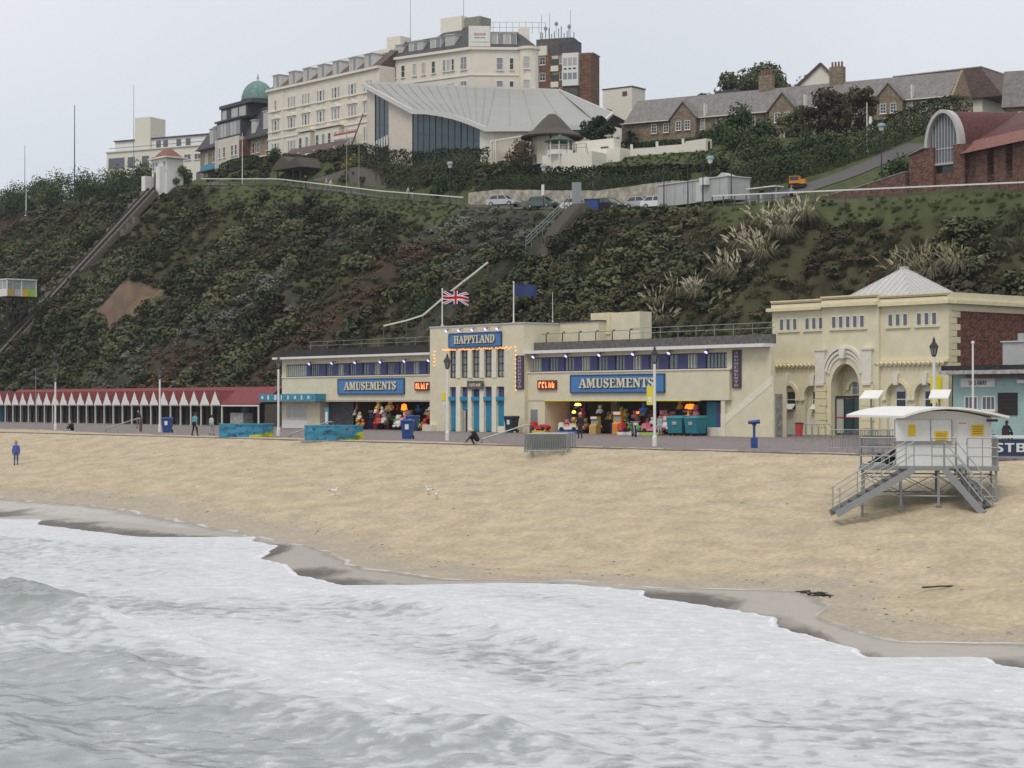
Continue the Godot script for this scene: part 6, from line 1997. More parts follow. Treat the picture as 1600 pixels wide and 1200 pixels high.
func cliff_lamp(at: Vector3, h: float, label: String):
	var o := thing("cliff_lamp", label, "lamp", at, 0, "blue-topped lamps on the cliff top")
	var g := G.new()
	g.tube([Vector3.ZERO, Vector3(0, h, 0)], 0.07, 6, 0.05)
	put(g, "post", "bin_dark", o)
	g = G.new()
	g.lathe(Vector3(0, h, 0), [Vector2(0.05, 0), Vector2(0.22, 0.1), Vector2(0.3, 0.5), Vector2(0.0, 0.5)], 8)
	put(g, "lantern", "white_stone", o)
	g = G.new()
	g.lathe(Vector3(0, h, 0), [Vector2(0.45, 0.5), Vector2(0.45, 0.58), Vector2(0.3, 0.85), Vector2(0, 0.9)], 10)
	g.lathe(Vector3(0, h, 0), [Vector2(0, 0.52), Vector2(0.45, 0.5)], 10)
	put(g, "lantern_cap", "lamp_blue", o)

func ground_at(x: float, n: float) -> Vector3:
	return Vector3(x, ground_y(x, -n), -n)

func clifftop_things():
	# white rail along the cliff edge: posts and two rails
	for seg in [[[[-256, 152.6], [-249, 154.3], [-240, 156.0], [-226, 155.2], [-212, 154.3], [-200, 152.4], [-188.5, 150.2]], "white cliff-edge rail along the upper path"], [[[-135, 139.6], [-128, 138.3], [-116, 137.6], [-106, 136.8], [-95, 136.0], [-80, 135.6]], "white cliff-edge rail in front of the brick ramp"]]:
		var o := thing("railing", seg[1], "railing", ground_at(seg[0][0][0], seg[0][0][1]), 0, "white cliff-edge rails")
		var cv := Curve3D.new()
		for p in seg[0]: cv.add_point(Vector3(p[0], 0, -p[1]))
		var len := cv.get_baked_length()
		var n := int(len / 1.9)
		var top := []
		for i in n + 1:
			var q := cv.sample_baked(len * i / n)
			q.y = ground_y(q.x, q.z)
			q -= o.position
			bx(o, "post", "timber_grey", q.x - 0.05, q.x + 0.05, q.y - 0.3, q.y + 1.0, q.z - 0.05, q.z + 0.05)
			top.append(q + Vector3(0, 1.05, 0))
		for k in 2:
			var g := G.new()
			for i in n: g.bar(top[i] - Vector3(0, k * 0.5, 0), top[i + 1] - Vector3(0, k * 0.5, 0), 0.12 if k == 0 else 0.05, 0.13 if k == 0 else 0.05)
			put(g, "rail", "white_paint" if k == 0 else "timber_grey", o)
	# cars
	for c in [[-183.3, 152.4, 20, "silver", "silver hatchback parked by the end of the retaining wall"], [-176.2, 152.7, 10, "green", "dark green car parked by the lamp with a notice"], [-168.2, 151.4, 30, "white", "white saloon parked beside the grey info board"], [-163.2, 151.6, 5, "black", "black car with a board on its roof rack by the blue skip"], [-161.2, 155.0, 10, "silver", "silver car parked behind the black car"], [-157.2, 153.9, 14, "white", "white car parked between the silver car and the cabin"], [-153.6, 154.3, 20, "grey", "grey car parked against the cabin end"]]:
		car(ground_at(c[0], c[1]) + Vector3(0, 0.08, 0), c[2], c[3], c[4])
	# retaining wall behind the cars, clipped hedge above
	var o := thing("retaining_wall", "low pale rendered retaining wall behind the parked cars", "wall", ground_at(-175, 155.5))
	var pts := [[-193, 154.6], [-188, 154.9], [-182, 155.3], [-176, 155.9], [-170, 156.6], [-164, 157.2], [-158, 156.6], [-150, 155.0]]
	for i in pts.size() - 1:
		var g := G.new()
		var a := ground_at(pts[i][0], pts[i][1]) - o.position
		var c := ground_at(pts[i + 1][0], pts[i + 1][1]) - o.position
		g.hexa([a - Vector3(0, 1, 0), c - Vector3(0, 1, 0), c - Vector3(0, 1, 0.5), a - Vector3(0, 1, 0.5), a + Vector3(0, 1.55, 0), c + Vector3(0, 1.5, 0), c + Vector3(0, 1.5, -0.5), a + Vector3(0, 1.55, -0.5)])
		put(g, "wall_panel", "rough_render", o)
	# cabin
	o = thing("site_cabin", "long grey flat-roofed cabin at the end of the car park", "cabin", ground_at(-149, 145.6) + Vector3(0, 0.1, 0), -3.0)
	bx(o, "wall", "cabin_grey", 0, 11.0, 0.0, 2.35, -3.2, 0)
	bx(o, "roof", "sheet_edge", -0.1, 11.1, 2.35, 2.45, -3.3, 0.1)
	for i in 7: bx(o, "wall_seam", "galv", 1.4 + i * 1.4, 1.44 + i * 1.4, 0.05, 2.3, 0.0, 0.02)
	bx(o, "door", "sheet_edge", 6.2, 7.1, 0.1, 2.1, 0.0, 0.05)
	bx(o, "cooling_unit", "white_paint", 7.2, 8.3, 1.7, 2.5, 0.05, 0.5)
	var g := G.new()
	g.prism(PackedVector2Array([Vector2(8.0, 2.45), Vector2(10.6, 2.45), Vector2(9.0, 3.0)]), -2, -1)
	put(g, "roof_vent", "cabin_grey", o)
	for q in [[-147.0, 144.6, 4.6], [-142.7, 143.9, 4.9], [-140.6, 144.0, 5.0], [-137.5, 145.0, 4.6]]:
		mast(ground_at(q[0], q[1]), q[2], "slim post standing against the grey cabin", "bin_dark", 0.08, "posts against the grey cabin")
	# info board, skip, bench-like shelter, orange digger
	o = thing("info_board", "tall grey info board at the head of the cliff steps", "board", ground_at(-167.0, 150.0), 40)
	bx(o, "panel", "deck_steel", -0.55, 0.55, 0.0, 3.4, -0.1, 0.1)
	bx(o, "panel_edge", "galv", -0.05, 0.05, 0.02, 3.4, 0.1, 0.13)
	o = thing("storage_bin", "dark blue bin standing by the black car", "bin", ground_at(-163.9, 149.6), 35)
	bx(o, "body", "bin_blue", -0.8, 0.8, 0.1, 1.3, -0.5, 0.5)
	bx(o, "lid", "bin_dark", -0.85, 0.85, 1.3, 1.4, -0.55, 0.55)
	for s in [-0.6, 0.6]: bx(o, "castor", "rubber", s - 0.08, s + 0.08, 0.0, 0.1, -0.1, 0.1)
	o = thing("digger", "small orange digger parked at the bend of the road", "digger", ground_at(-138.4, 156.0) + Vector3(0, 0.1, 0), 30)
	bx(o, "cab", "orange_paint", -0.9, 0.6, 0.7, 1.8, -0.7, 0.7)
	bx(o, "cab_glass", "glass", -0.8, 0.5, 1.15, 1.7, 0.7, 0.73)
	bx(o, "engine_cover", "orange_paint", 0.6, 1.5, 0.6, 1.3, -0.65, 0.65)
	bx(o, "track", "rubber", -1.0, 1.5, 0.0, 0.6, -0.8, 0.8)
	o.scale = Vector3.ONE * 0.72
	o = thing("bus_shelter", "low white-topped shelter beside the grey cabin", "shelter", ground_at(-134.5, 144.5), 0)
	bx(o, "roof", "white_paint", -0.2, 3.8, 1.5, 1.62, -1.0, 0.3)
	for x in [0.0, 1.8, 3.6]: bx(o, "post", "cabin_grey", x - 0.05, x + 0.05, 0, 1.5, -0.1, 0.0)
	bx(o, "back_panel", "cabin_grey", 0.05, 3.55, 0.1, 1.5, -0.9, -0.85)
	# steps up the lawn and the white terrace walls
	o = thing("lawn_steps", "narrow concrete steps climbing the lawn to the white terrace", "steps", ground_at(-172.6, 158.4))
	for i in 22:
		var t := i / 21.0
		var q := ground_at(lerpf(-172.9, -180.8, t), lerpf(157.9, 164.4, t)) - o.position
		bx(o, "step", "concrete", q.x - 0.75, q.x + 0.75, q.y - 0.4, q.y + 0.25, q.z - 0.3, q.z + 0.2)
	var wl := thing("terrace_wall", "long low white garden wall with small white posts above the lawn", "wall", ground_at(-180, 168))
	var wp := [[-180.6, 167.6], [-177, 168.2], [-173, 168.8], [-169, 169.4], [-165, 169.9]]
	for i in wp.size() - 1:
		var a := ground_at(wp[i][0], wp[i][1]) - wl.position
		var c := ground_at(wp[i + 1][0], wp[i + 1][1]) - wl.position
		var ty := 34.7 - wl.position.y
		g = G.new()
		g.hexa([a - Vector3(0, 2, 0), c - Vector3(0, 2, 0), c - Vector3(0, 2, 0.35), a - Vector3(0, 2, 0.35), Vector3(a.x, ty, a.z), Vector3(c.x, ty - 0.12, c.z), Vector3(c.x, ty - 0.12, c.z - 0.35), Vector3(a.x, ty, a.z - 0.35)])
		put(g, "wall_panel", "white_stone", wl)
		bx(wl, "wall_post", "white_paint", a.x - 0.12, a.x + 0.12, ty, ty + 0.6, a.z - 0.3, a.z - 0.05)
	bx(wl, "end_block", "white_stone", 11.5, 15.0, -3.0, 34.9 - wl.position.y, -2.6, -1.5)
	o = thing("terrace_block", "white rendered terrace block under the green gazebo", "terrace", Vector3(-183.0, 32.5, -164.2), 12)
	bx(o, "front_wall", "white_stone", -3.4, 4.4, -1.5, 1.6, -2.5, 2.6)
	bx(o, "upper_wall", "white_stone", -1.4, 4.6, 1.6, 3.7, -3.5, -1.9)
	bx(o, "step_wall", "white_stone", 4.4, 6.5, -1.5, 2.2, -2.6, -0.6)
	bx(o, "vent_slot", "slate_brown", 2.6, 3.8, 2.5, 2.72, -1.9, -1.87)
	g = G.new()
	for i in 5: g.tube([Vector3(-2.6 + i * 1.5, 1.6, 2.45), Vector3(-2.6 + i * 1.5, 2.7, 2.45)], 0.03, 5)
	for y in [2.2, 2.68]: g.tube([Vector3(-2.6, y, 2.45), Vector3(3.4, y, 2.45)], 0.025, 5)
	g.tube([Vector3(3.4, 2.68, 2.45), Vector3(5.0, 1.0, 4.2)], 0.025, 5)
	put(g, "hand_rail", "bin_dark", o)
	# lamps and poles
	cliff_lamp(ground_at(-174.3, 151.2), 4.6, "blue-topped lamp with a white notice in the car park")
	bx(get_node("cliff_lamp"), "notice", "white_paint", -0.25, 0.25, 1.7, 3.0, 0.08, 0.12)
	cliff_lamp(ground_at(-194.3, 152.6), 4.6, "blue-topped lamp beside the upper path")
	cliff_lamp(ground_at(-128.3, 157.9), 5.2, "blue-topped lamp above the brick ramp wall")
	cliff_lamp(ground_at(-144.0, 148.6), 4.6, "blue-topped lamp behind the grey cabin")
	mast(ground_at(-138.3, 167.7), 5.6, "white street light column among the terrace hedges", "white_paint", 0.09)
	mast(ground_at(-140.5, 171.0) + Vector3(0, 1.4, 0), 1.6, "short white marker post in the hedge", "white_paint", 0.3)
	mast(ground_at(-221.9, 155.8), 9.2, "tall grey column beside the upper path", "galv", 0.09)
	mast(ground_at(-220.6, 157.0), 7.2, "shorter grey column just behind the tall one", "galv", 0.08)
	mast(ground_at(-248.1, 155.0), 8.0, "white flagpole beside the path in front of the villa", "white_paint", 0.08)
	mast(ground_at(-262.0, 159.0), 9.0, "slim grey pole between the villa and the lift", "galv", 0.06)
	mast(ground_at(-312.0, 160.0), 17.0, "very tall dark pole near the lift station trees", "bin_dark", 0.13)
	mast(ground_at(-296.0, 163.0), 19.0, "very tall thin pole in front of the modern hotel", "galv", 0.08)
	mast(ground_at(-338.0, 163.0) + Vector3(0, 0.5, 0), 11.0, "grey street light column on the far cliff top", "galv", 0.1)
	mast(ground_at(-325.0, 157.0), 5.0, "short white post on the far cliff slope", "white_paint", 0.12)
	for q in [[-267, 172.4], [-260.6, 173.3], [-254.5, 173.8]]:
		mast(ground_at(q[0], q[1]), 8.0, "slender white flagpole on the hotel terrace", "white_paint", 0.07, "flagpoles on the hotel terrace")
	# thatched wayside shelter by the path, stone wall sweep
	o = thing("path_shelter", "low dark thatched shelter beside the upper path", "shelter", ground_at(-243, 161.0), 0)
	g = G.new()
	g.prism(PackedVector2Array([Vector2(-4.2, 1.5), Vector2(4.0, 1.4), Vector2(2.6, 3.0), Vector2(0.8, 2.4), Vector2(-1.4, 3.5), Vector2(-3.2, 2.4)]), -2.2, 1.4)
	put(g, "thatch_roof", "thatch", o)
	bx(o, "back_wall", "red_brick", -3.4, 3.2, -1.5, 1.5, -1.8, -1.5)
	for x in [-3.2, -1.0, 1.1, 3.0]: bx(o, "post", "dark_wood", x - 0.1, x + 0.1, -1.5, 1.5, 0.8, 1.0)
	o = thing("bank_wall", "grey stone bank wall curving beside the upper path", "wall", ground_at(-225, 160.6))
	for i in 10:
		var xa := -238.0 + i * 2.6
		var na := 160.8 + 0.5 * sin(i * 0.7)
		var q := ground_at(xa, na) - o.position
		var q2 := ground_at(xa + 2.6, 160.8 + 0.5 * sin((i + 1) * 0.7)) - o.position
		var h: float = [0.6, 0.9, 1.3, 1.9, 2.4, 2.7, 2.5, 1.9, 1.1, 0.5][i]
		var h2: float = [0.9, 1.3, 1.9, 2.4, 2.7, 2.5, 1.9, 1.1, 0.5, 0.2][i]
		g = G.new()
		g.hexa([q - Vector3(0, 1, 0), q2 - Vector3(0, 1, 0), q2 - Vector3(0, 1, 2), q - Vector3(0, 1, 2), q + Vector3(0, h, -0.4), q2 + Vector3(0, h2, -0.4), q2 + Vector3(0, h2, -2), q + Vector3(0, h, -2)])
		put(g, "stone_panel", "timber_grey", o)
	# cliff steps with a rail
	o = thing("cliff_steps", "flight of reddish cliff steps with a grey handrail", "steps", ground_at(-161.0, 141.0))
	for i in 26:
		var t := i / 25.0
		var q := ground_at(lerpf(-159.0, -163.0, t), lerpf(137.2, 147.2, t)) - o.position
		bx(o, "step", "timber_grey", q.x - 1.0, q.x + 1.0, q.y - 0.5, q.y + 0.8, q.z - 0.28, q.z + 0.22)
	g = G.new()
	var a0 := ground_at(-160.9, 137.0) - o.position + Vector3(0, 1.6, 0)
	var a1 := ground_at(-164.9, 147.0) - o.position + Vector3(0, 1.8, 0)
	for k in 9: g.tube([a0.lerp(a1, k / 8.0), a0.lerp(a1, k / 8.0) - Vector3(0, 1.6, 0)], 0.05, 5)
	for k in 3: g.bar(a0 - Vector3(0, k * 0.4, 0), a1 - Vector3(0, k * 0.4, 0), 0.07, 0.07)
	put(g, "hand_rail", "galv", o)
	# pale handrail of the zigzag path above the arcade
	var zz := [Vector3(-168.6, 8.7, -123.3), Vector3(-165.4, 9.2, -124.0), Vector3(-163.3, 9.7, -124.6), Vector3(-162.9, 12.1, -127.7), Vector3(-162.7, 13.9, -130.3), Vector3(-162.5, 15.7, -132.9)]
	o = thing("zigzag_rail", "pale handrail climbing the cliff path behind the tower", "railing", zz[0])
	g = G.new()
	for i in zz.size() - 1: g.bar(zz[i] - zz[0] + Vector3(0, 2.1, 0), zz[i + 1] - zz[0] + Vector3(0, 2.1, 0), 0.14, 0.16)
	put(g, "rail", "white_stone", o)
	for i in zz.size(): bx(o, "post", "timber_grey", zz[i].x - zz[0].x - 0.05, zz[i].x - zz[0].x + 0.05, zz[i].y - zz[0].y - 2.0, zz[i].y - zz[0].y + 2.05, zz[i].z - zz[0].z - 0.05, zz[i].z - zz[0].z + 0.05)

# ---------------------------------------------------------------- promenade and beach things
func prom_lamp(at: Vector3, label: String, h := 5.4) -> Node3D:
	var o := thing("promenade_lamp", label, "street lamp", at, 0, "white lamp posts along the promenade edge")
	var g := G.new()
	g.lathe(Vector3.ZERO, [Vector2(0.13, 0), Vector2(0.13, 0.5), Vector2(0.085, 0.6), Vector2(0.075, h - 0.75), Vector2(0.0, h - 0.75)], 10)
	put(g, "post", "white_paint", o)
	g = G.new()
	g.lathe(Vector3(0, h - 0.75, 0), [Vector2(0.0, 0), Vector2(0.1, 0.02), Vector2(0.2, 0.45), Vector2(0.0, 0.45)], 6)
	put(g, "lantern_glass", "glass_pale", o)
	g = G.new()
	g.lathe(Vector3(0, h - 0.75, 0), [Vector2(0.27, 0.44), Vector2(0.25, 0.5), Vector2(0.09, 0.72), Vector2(0.05, 0.9), Vector2(0.0, 1.0)], 6)
	g.lathe(Vector3(0, h - 0.75, 0), [Vector2(0.02, -0.12), Vector2(0.12, 0.0), Vector2(0.09, 0.06)], 6)
	for k in 6:
		var t := TAU * k / 6
		g.bar(Vector3(cos(t) * 0.11, h - 0.73, sin(t) * 0.11), Vector3(cos(t) * 0.21, h - 0.3, sin(t) * 0.21), 0.03, 0.03)
	put(g, "lantern_frame", "black_metal", o)
	return o

func wheelie_bin(at: Vector3, turn: float, body: String, label: String, s := 1.0):
	var o := thing("wheelie_bin", label, "bin", at, turn)
	var g := G.new()
	g.hexa([Vector3(-0.3, 0.12, 0.3), Vector3(0.3, 0.12, 0.3), Vector3(0.3, 0.12, -0.3), Vector3(-0.3, 0.12, -0.3), Vector3(-0.4, 1.15, 0.4), Vector3(0.4, 1.15, 0.4), Vector3(0.4, 1.15, -0.42), Vector3(-0.4, 1.15, -0.42)])
	put(g, "body", body, o)
	g = G.new()
	g.hexa([Vector3(-0.44, 1.15, 0.46), Vector3(0.44, 1.15, 0.46), Vector3(0.44, 1.15, -0.46), Vector3(-0.44, 1.15, -0.46), Vector3(-0.36, 1.25, 0.36), Vector3(0.36, 1.25, 0.36), Vector3(0.36, 1.25, -0.42), Vector3(-0.36, 1.25, -0.42)])
	put(g, "lid", body, o)
	g = G.new()
	g.tube([Vector3(-0.4, 1.12, -0.5), Vector3(0.4, 1.12, -0.5)], 0.03, 6)
	put(g, "handle", "black_metal", o)
	for x in [-0.33, 0.33]:
		g = G.new()
		g.tube([Vector3(x - 0.05, 0.12, -0.28), Vector3(x + 0.05, 0.12, -0.28)], 0.12, 10)
		put(g, "wheel", "rubber", o)
	bx(o, "sticker", "white_paint", -0.12, 0.12, 0.62, 0.95, 0.36, 0.385)
	bx(o, "front_foot", body, -0.28, 0.28, 0.0, 0.12, 0.1, 0.28)
	o.scale = Vector3.ONE * s

func skip_bin(at: Vector3, turn: float, label: String):
	var o := thing("wheeled_container", label, "bin", at, turn, "teal waste containers by the arcade")
	var g := G.new()
	g.hexa([Vector3(-0.6, 0.2, 0.42), Vector3(0.6, 0.2, 0.42), Vector3(0.6, 0.2, -0.42), Vector3(-0.6, 0.2, -0.42), Vector3(-0.68, 1.3, 0.55), Vector3(0.68, 1.3, 0.55), Vector3(0.68, 1.3, -0.55), Vector3(-0.68, 1.3, -0.55)])
	put(g, "body", "teal_bin", o)
	g = G.new()
	g.hexa([Vector3(-0.72, 1.3, 0.58), Vector3(0.72, 1.3, 0.58), Vector3(0.72, 1.3, -0.58), Vector3(-0.72, 1.3, -0.58), Vector3(-0.66, 1.42, 0.35), Vector3(0.66, 1.42, 0.35), Vector3(0.66, 1.5, -0.5), Vector3(-0.66, 1.5, -0.5)])
	put(g, "lid", "teal_bin", o)
	bx(o, "label_plate", "dirty_white", -0.2, 0.2, 0.8, 1.05, 0.5, 0.535)
	for p in [Vector2(-0.5, 0.3), Vector2(0.5, 0.3), Vector2(-0.5, -0.3), Vector2(0.5, -0.3)]:
		g = G.new()
		g.tube([Vector3(p.x - 0.03, 0.1, p.y), Vector3(p.x + 0.03, 0.1, p.y)], 0.1, 8)
		put(g, "castor", "rubber", o)

func mural_tex(seedv: int) -> ImageTexture:
	var im := Image.create(512, 96, false, Image.FORMAT_RGB8)
	var n := FastNoiseLite.new()
	n.seed = seedv
	n.frequency = 0.011
	n.fractal_octaves = 4
	for x in 512:
		for y in 96:
			var v := n.get_noise_2d(x, y * 1.5)
			var c := Color(0.24, 0.56, 0.7).lerp(Color(0.2, 0.42, 0.5), clampf(0.4 + v * 1.4, 0, 1))
			if n.get_noise_2d(x * 3.0 + 300, y * 2.2) > 0.36: c = Color(0.2, 0.26, 0.4)
			if n.get_noise_2d(x * 1.7 + 700, y * 1.9) > 0.46: c = Color(0.5, 0.36, 0.36)
			var u := float(x) / 512.0
			if u > 0.22 and u < 0.44 and y > 84 - (u - 0.22) * 260.0 + v * 24.0: c = Color(0.78, 0.74, 0.2).lerp(Color(0.35, 0.5, 0.22), clampf(0.5 + v * 2.0, 0, 1))
			im.set_pixel(x, y, c)
	return ImageTexture.create_from_image(im)

func planter(at: Vector3, turn: float, seedv: int, label: String):
	var o := thing("painted_planter", label, "planter", at, turn, "painted blue planters on the sand edge")
	var m := mat("mural_%d" % seedv, Color.WHITE, 0.7)
	m.albedo_texture = mural_tex(seedv)
	var g := G.new()
	var n := 10
	var tall := 0.95
	for i in n:
		var a := TAU * i / n - 1.2
		var c := TAU * (i + 1) / n - 1.2
		var p := Vector3(sin(a) * 2.0, 0, cos(a) * 1.25)
		var q := Vector3(sin(c) * 2.0, 0, cos(c) * 1.25)
		var up := Vector3(0, tall, 0)
		for v in [[p, i, 1.0], [q + up, i + 1, 0.0], [q, i + 1, 1.0], [p, i, 1.0], [p + up, i, 0.0], [q + up, i + 1, 0.0]]:
			g.st.set_uv(Vector2(float(v[1]) / n, v[2]))
			g.st.add_vertex(v[0])
	put_mesh(g.mesh(m), "painted_wall", o)
	g = G.new()
	for i in n:
		var a := TAU * i / n - 1.2
		var c := TAU * (i + 1) / n - 1.2
		var p := Vector3(sin(a) * 2.03, tall, cos(a) * 1.28)
		var q := Vector3(sin(c) * 2.03, tall, cos(c) * 1.28)
		var pi := Vector3(p.x * 0.88, tall, p.z * 0.84)
		var qi := Vector3(q.x * 0.88, tall, q.z * 0.84)
		var up := Vector3(0, 0.07, 0)
		g.hexa([p, q, qi, pi, p + up, q + up, qi + up, pi + up])
	put(g, "coping", "kiosk_blue", o)
	g = G.new()
	g.lathe(Vector3(0, 0.8, 0), [Vector2(1.05, -0.02), Vector2(0.5, 0.06), Vector2(0, 0.09)], 12)
	var s := put(g, "sand_fill", "concrete", o)
	s.scale = Vector3(1.7, 1, 1)
	g = G.new()
	g.lathe(Vector3.ZERO, [Vector2(1.0, -0.5), Vector2(1.0, 0.06), Vector2(0.9, 0.06)], 10)
	s = put(g, "plinth", "concrete", o)
	s.scale = Vector3(2.15, 1, 1.4)

var barrier_proto: Node3D
func barrier(at: Vector3, turn: float, label: String, group: String):
	if barrier_proto:
		var c := copy(barrier_proto, at, turn, label)
		c.set_meta("group", group)
		return
	var o := thing("crowd_barrier", label, "barrier", at, turn, group)
	barrier_proto = o
	var g := G.new()
	g.tube([Vector3(-1.15, 0.12, 0), Vector3(-1.15, 1.0, 0), Vector3(-1.05, 1.1, 0), Vector3(1.05, 1.1, 0), Vector3(1.15, 1.0, 0), Vector3(1.15, 0.12, 0)], 0.021, 6)
	g.tube([Vector3(-1.15, 0.2, 0), Vector3(1.15, 0.2, 0)], 0.018, 6)
	put(g, "frame", "galv", o)
	for i in 17:
		g = G.new()
		g.tube([Vector3(-1.02 + i * 0.1275, 0.2, 0), Vector3(-1.02 + i * 0.1275, 1.1, 0)], 0.011, 4)
		put(g, "bar", "galv", o)
	for x in [-0.85, 0.85]:
		g = G.new()
		g.tube([Vector3(x, 0.2, 0), Vector3(x, 0.06, 0.06), Vector3(x, 0.02, 0.3)], 0.018, 5)
		g.tube([Vector3(x, 0.2, 0), Vector3(x, 0.06, -0.06), Vector3(x, 0.02, -0.3)], 0.018, 5)
		put(g, "foot", "galv", o)

func union_flag() -> ImageTexture:
	var w := 240
	var h := 120
	var im := Image.create(w, h, false, Image.FORMAT_RGB8)
	var blue := Color(0.06, 0.08, 0.32)
	var white := Color(0.85, 0.84, 0.84)
	var red := Color(0.68, 0.06, 0.12)
	for x in w:
		for y in h:
			var c := blue
			var a := absf((x - 120.0) * 0.5 - (y - 60.0)) / 1.118
			var b := absf((x - 120.0) * 0.5 + (y - 60.0)) / 1.118
			if minf(a, b) < 12.0: c = white
			if minf(a, b) < 4.0: c = red
			if absf(x - 120.0) < 20.0 or absf(y - 60.0) < 20.0: c = white
			if absf(x - 120.0) < 12.0 or absf(y - 60.0) < 12.0: c = red
			im.set_pixel(x, y, c)
	return ImageTexture.create_from_image(im)

func flagpole(at: Vector3, h: float, label: String) -> Node3D:
	var o := thing("flagpole", label, "flagpole", at)
	var g := G.new()
	g.tube([Vector3.ZERO, Vector3(0, h, 0)], 0.06, 8, 0.045)
	put(g, "pole", "white_paint", o)
	g = G.new()
	g.lathe(Vector3(0, h, 0), [Vector2(0.08, 0), Vector2(0.09, 0.08), Vector2(0.0, 0.14)], 8)
	put(g, "finial", "white_paint", o)
	g = G.new()
	g.lathe(Vector3.ZERO, [Vector2(0.16, -0.02), Vector2(0.16, 0.06), Vector2(0.07, 0.2)], 8)
	put(g, "socket", "lead", o)
	return o

func flag(at: Vector3, dir: Vector3, w: float, h: float, m: Material, label: String):
	var o := thing("flag", label, "flag", at)
	var cols := 22
	var rows := 10
	var pos := PackedVector3Array()
	var uv := PackedVector2Array()
	var side := dir.cross(Vector3.UP)
	for c in cols:
		var t := float(c) / (cols - 1)
		for r in rows:
			var v := float(r) / (rows - 1)
			var ripple := sin(t * 9.0 + v * 1.6) * 0.13 * t + sin(t * 4.0 - v) * 0.08 * t
			pos.append(dir * (w * t) + Vector3(0, -h * v - 0.18 * t * t - 0.05 * sin(t * 7.0), 0) + side * ripple)
			uv.append(Vector2(t, v))
	put_mesh(grid_mesh(cols, rows, pos, PackedColorArray(), uv, m, false), "cloth", o)
	var g := G.new()
	g.tube([Vector3(0, 0.05, 0), Vector3(0, -h - 0.05, 0)], 0.02, 5)
	put(g, "hoist_rope", "white_paint", o)

func ramp_rail(at: Vector3, turn: float, label: String):
	var o := thing("step_rail", label, "railing", at, turn, "small handrails at the sand edge")
	var g := G.new()
	g.tube([Vector3(-1.5, -0.1, 0), Vector3(-1.4, 0.25, 0), Vector3(1.2, 1.1, 0), Vector3(1.5, 1.1, 0)], 0.035, 6)
	g.tube([Vector3(-1.5, -0.1, 0.9), Vector3(-1.4, 0.25, 0.9), Vector3(1.2, 1.1, 0.9), Vector3(1.5, 1.1, 0.9)], 0.035, 6)
	put(g, "rail", "galv", o)
	for z in [0.0, 0.9]: bx(o, "post", "slate_brown", 1.42, 1.55, -0.1, 1.12, z - 0.06, z + 0.06)

func motorbike(at: Vector3, turn: float):
	var o := thing("motorbike", "black motorbike parked on the paving outside the arcade", "motorbike", at, turn)
	for x in [-0.7, 0.7]:
		var g := G.new()
		var pts := []
		for k in 17: pts.append(Vector3(x + cos(TAU * k / 16) * 0.27, 0.32 + sin(TAU * k / 16) * 0.27, 0))
		g.tube(pts, 0.06, 6)
		var w := put(g, "wheel", "rubber", o)
		g = G.new()
		for k in 6: g.tube([Vector3(x, 0.32, 0), Vector3(x + cos(TAU * k / 6) * 0.25, 0.32 + sin(TAU * k / 6) * 0.25, 0)], 0.014, 4)
		put(g, "spoke", "steel", w)
	var g := G.new()
	g.prism(PackedVector2Array([Vector2(-0.35, 0.35), Vector2(0.3, 0.35), Vector2(0.42, 0.75), Vector2(0.3, 0.95), Vector2(-0.1, 0.9), Vector2(-0.25, 0.7)]), -0.13, 0.13)
	put(g, "engine_and_tank", "black_metal", o)
	g = G.new()
	g.prism(PackedVector2Array([Vector2(-0.85, 0.78), Vector2(-0.1, 0.74), Vector2(-0.1, 0.84), Vector2(-0.85, 0.9)]), -0.14, 0.14)
	put(g, "seat", "rubber", o)
	g = G.new()
	g.tube([Vector3(0.7, 0.32, 0.1), Vector3(0.45, 1.05, 0.1)], 0.03, 5)
	g.tube([Vector3(0.7, 0.32, -0.1), Vector3(0.45, 1.05, -0.1)], 0.03, 5)
	g.tube([Vector3(0.4, 1.1, -0.35), Vector3(0.45, 1.06, 0), Vector3(0.4, 1.1, 0.35)], 0.025, 5)
	put(g, "fork", "steel", o)
	g = G.new()
	g.tube([Vector3(0.52, 0.92, 0), Vector3(0.62, 0.92, 0)], 0.1, 8)
	put(g, "headlight", "white_paint", o)
	g = G.new()
	g.tube([Vector3(0.1, 0.32, 0.16), Vector3(-0.8, 0.38, 0.18)], 0.05, 6)
	put(g, "exhaust", "steel", o)

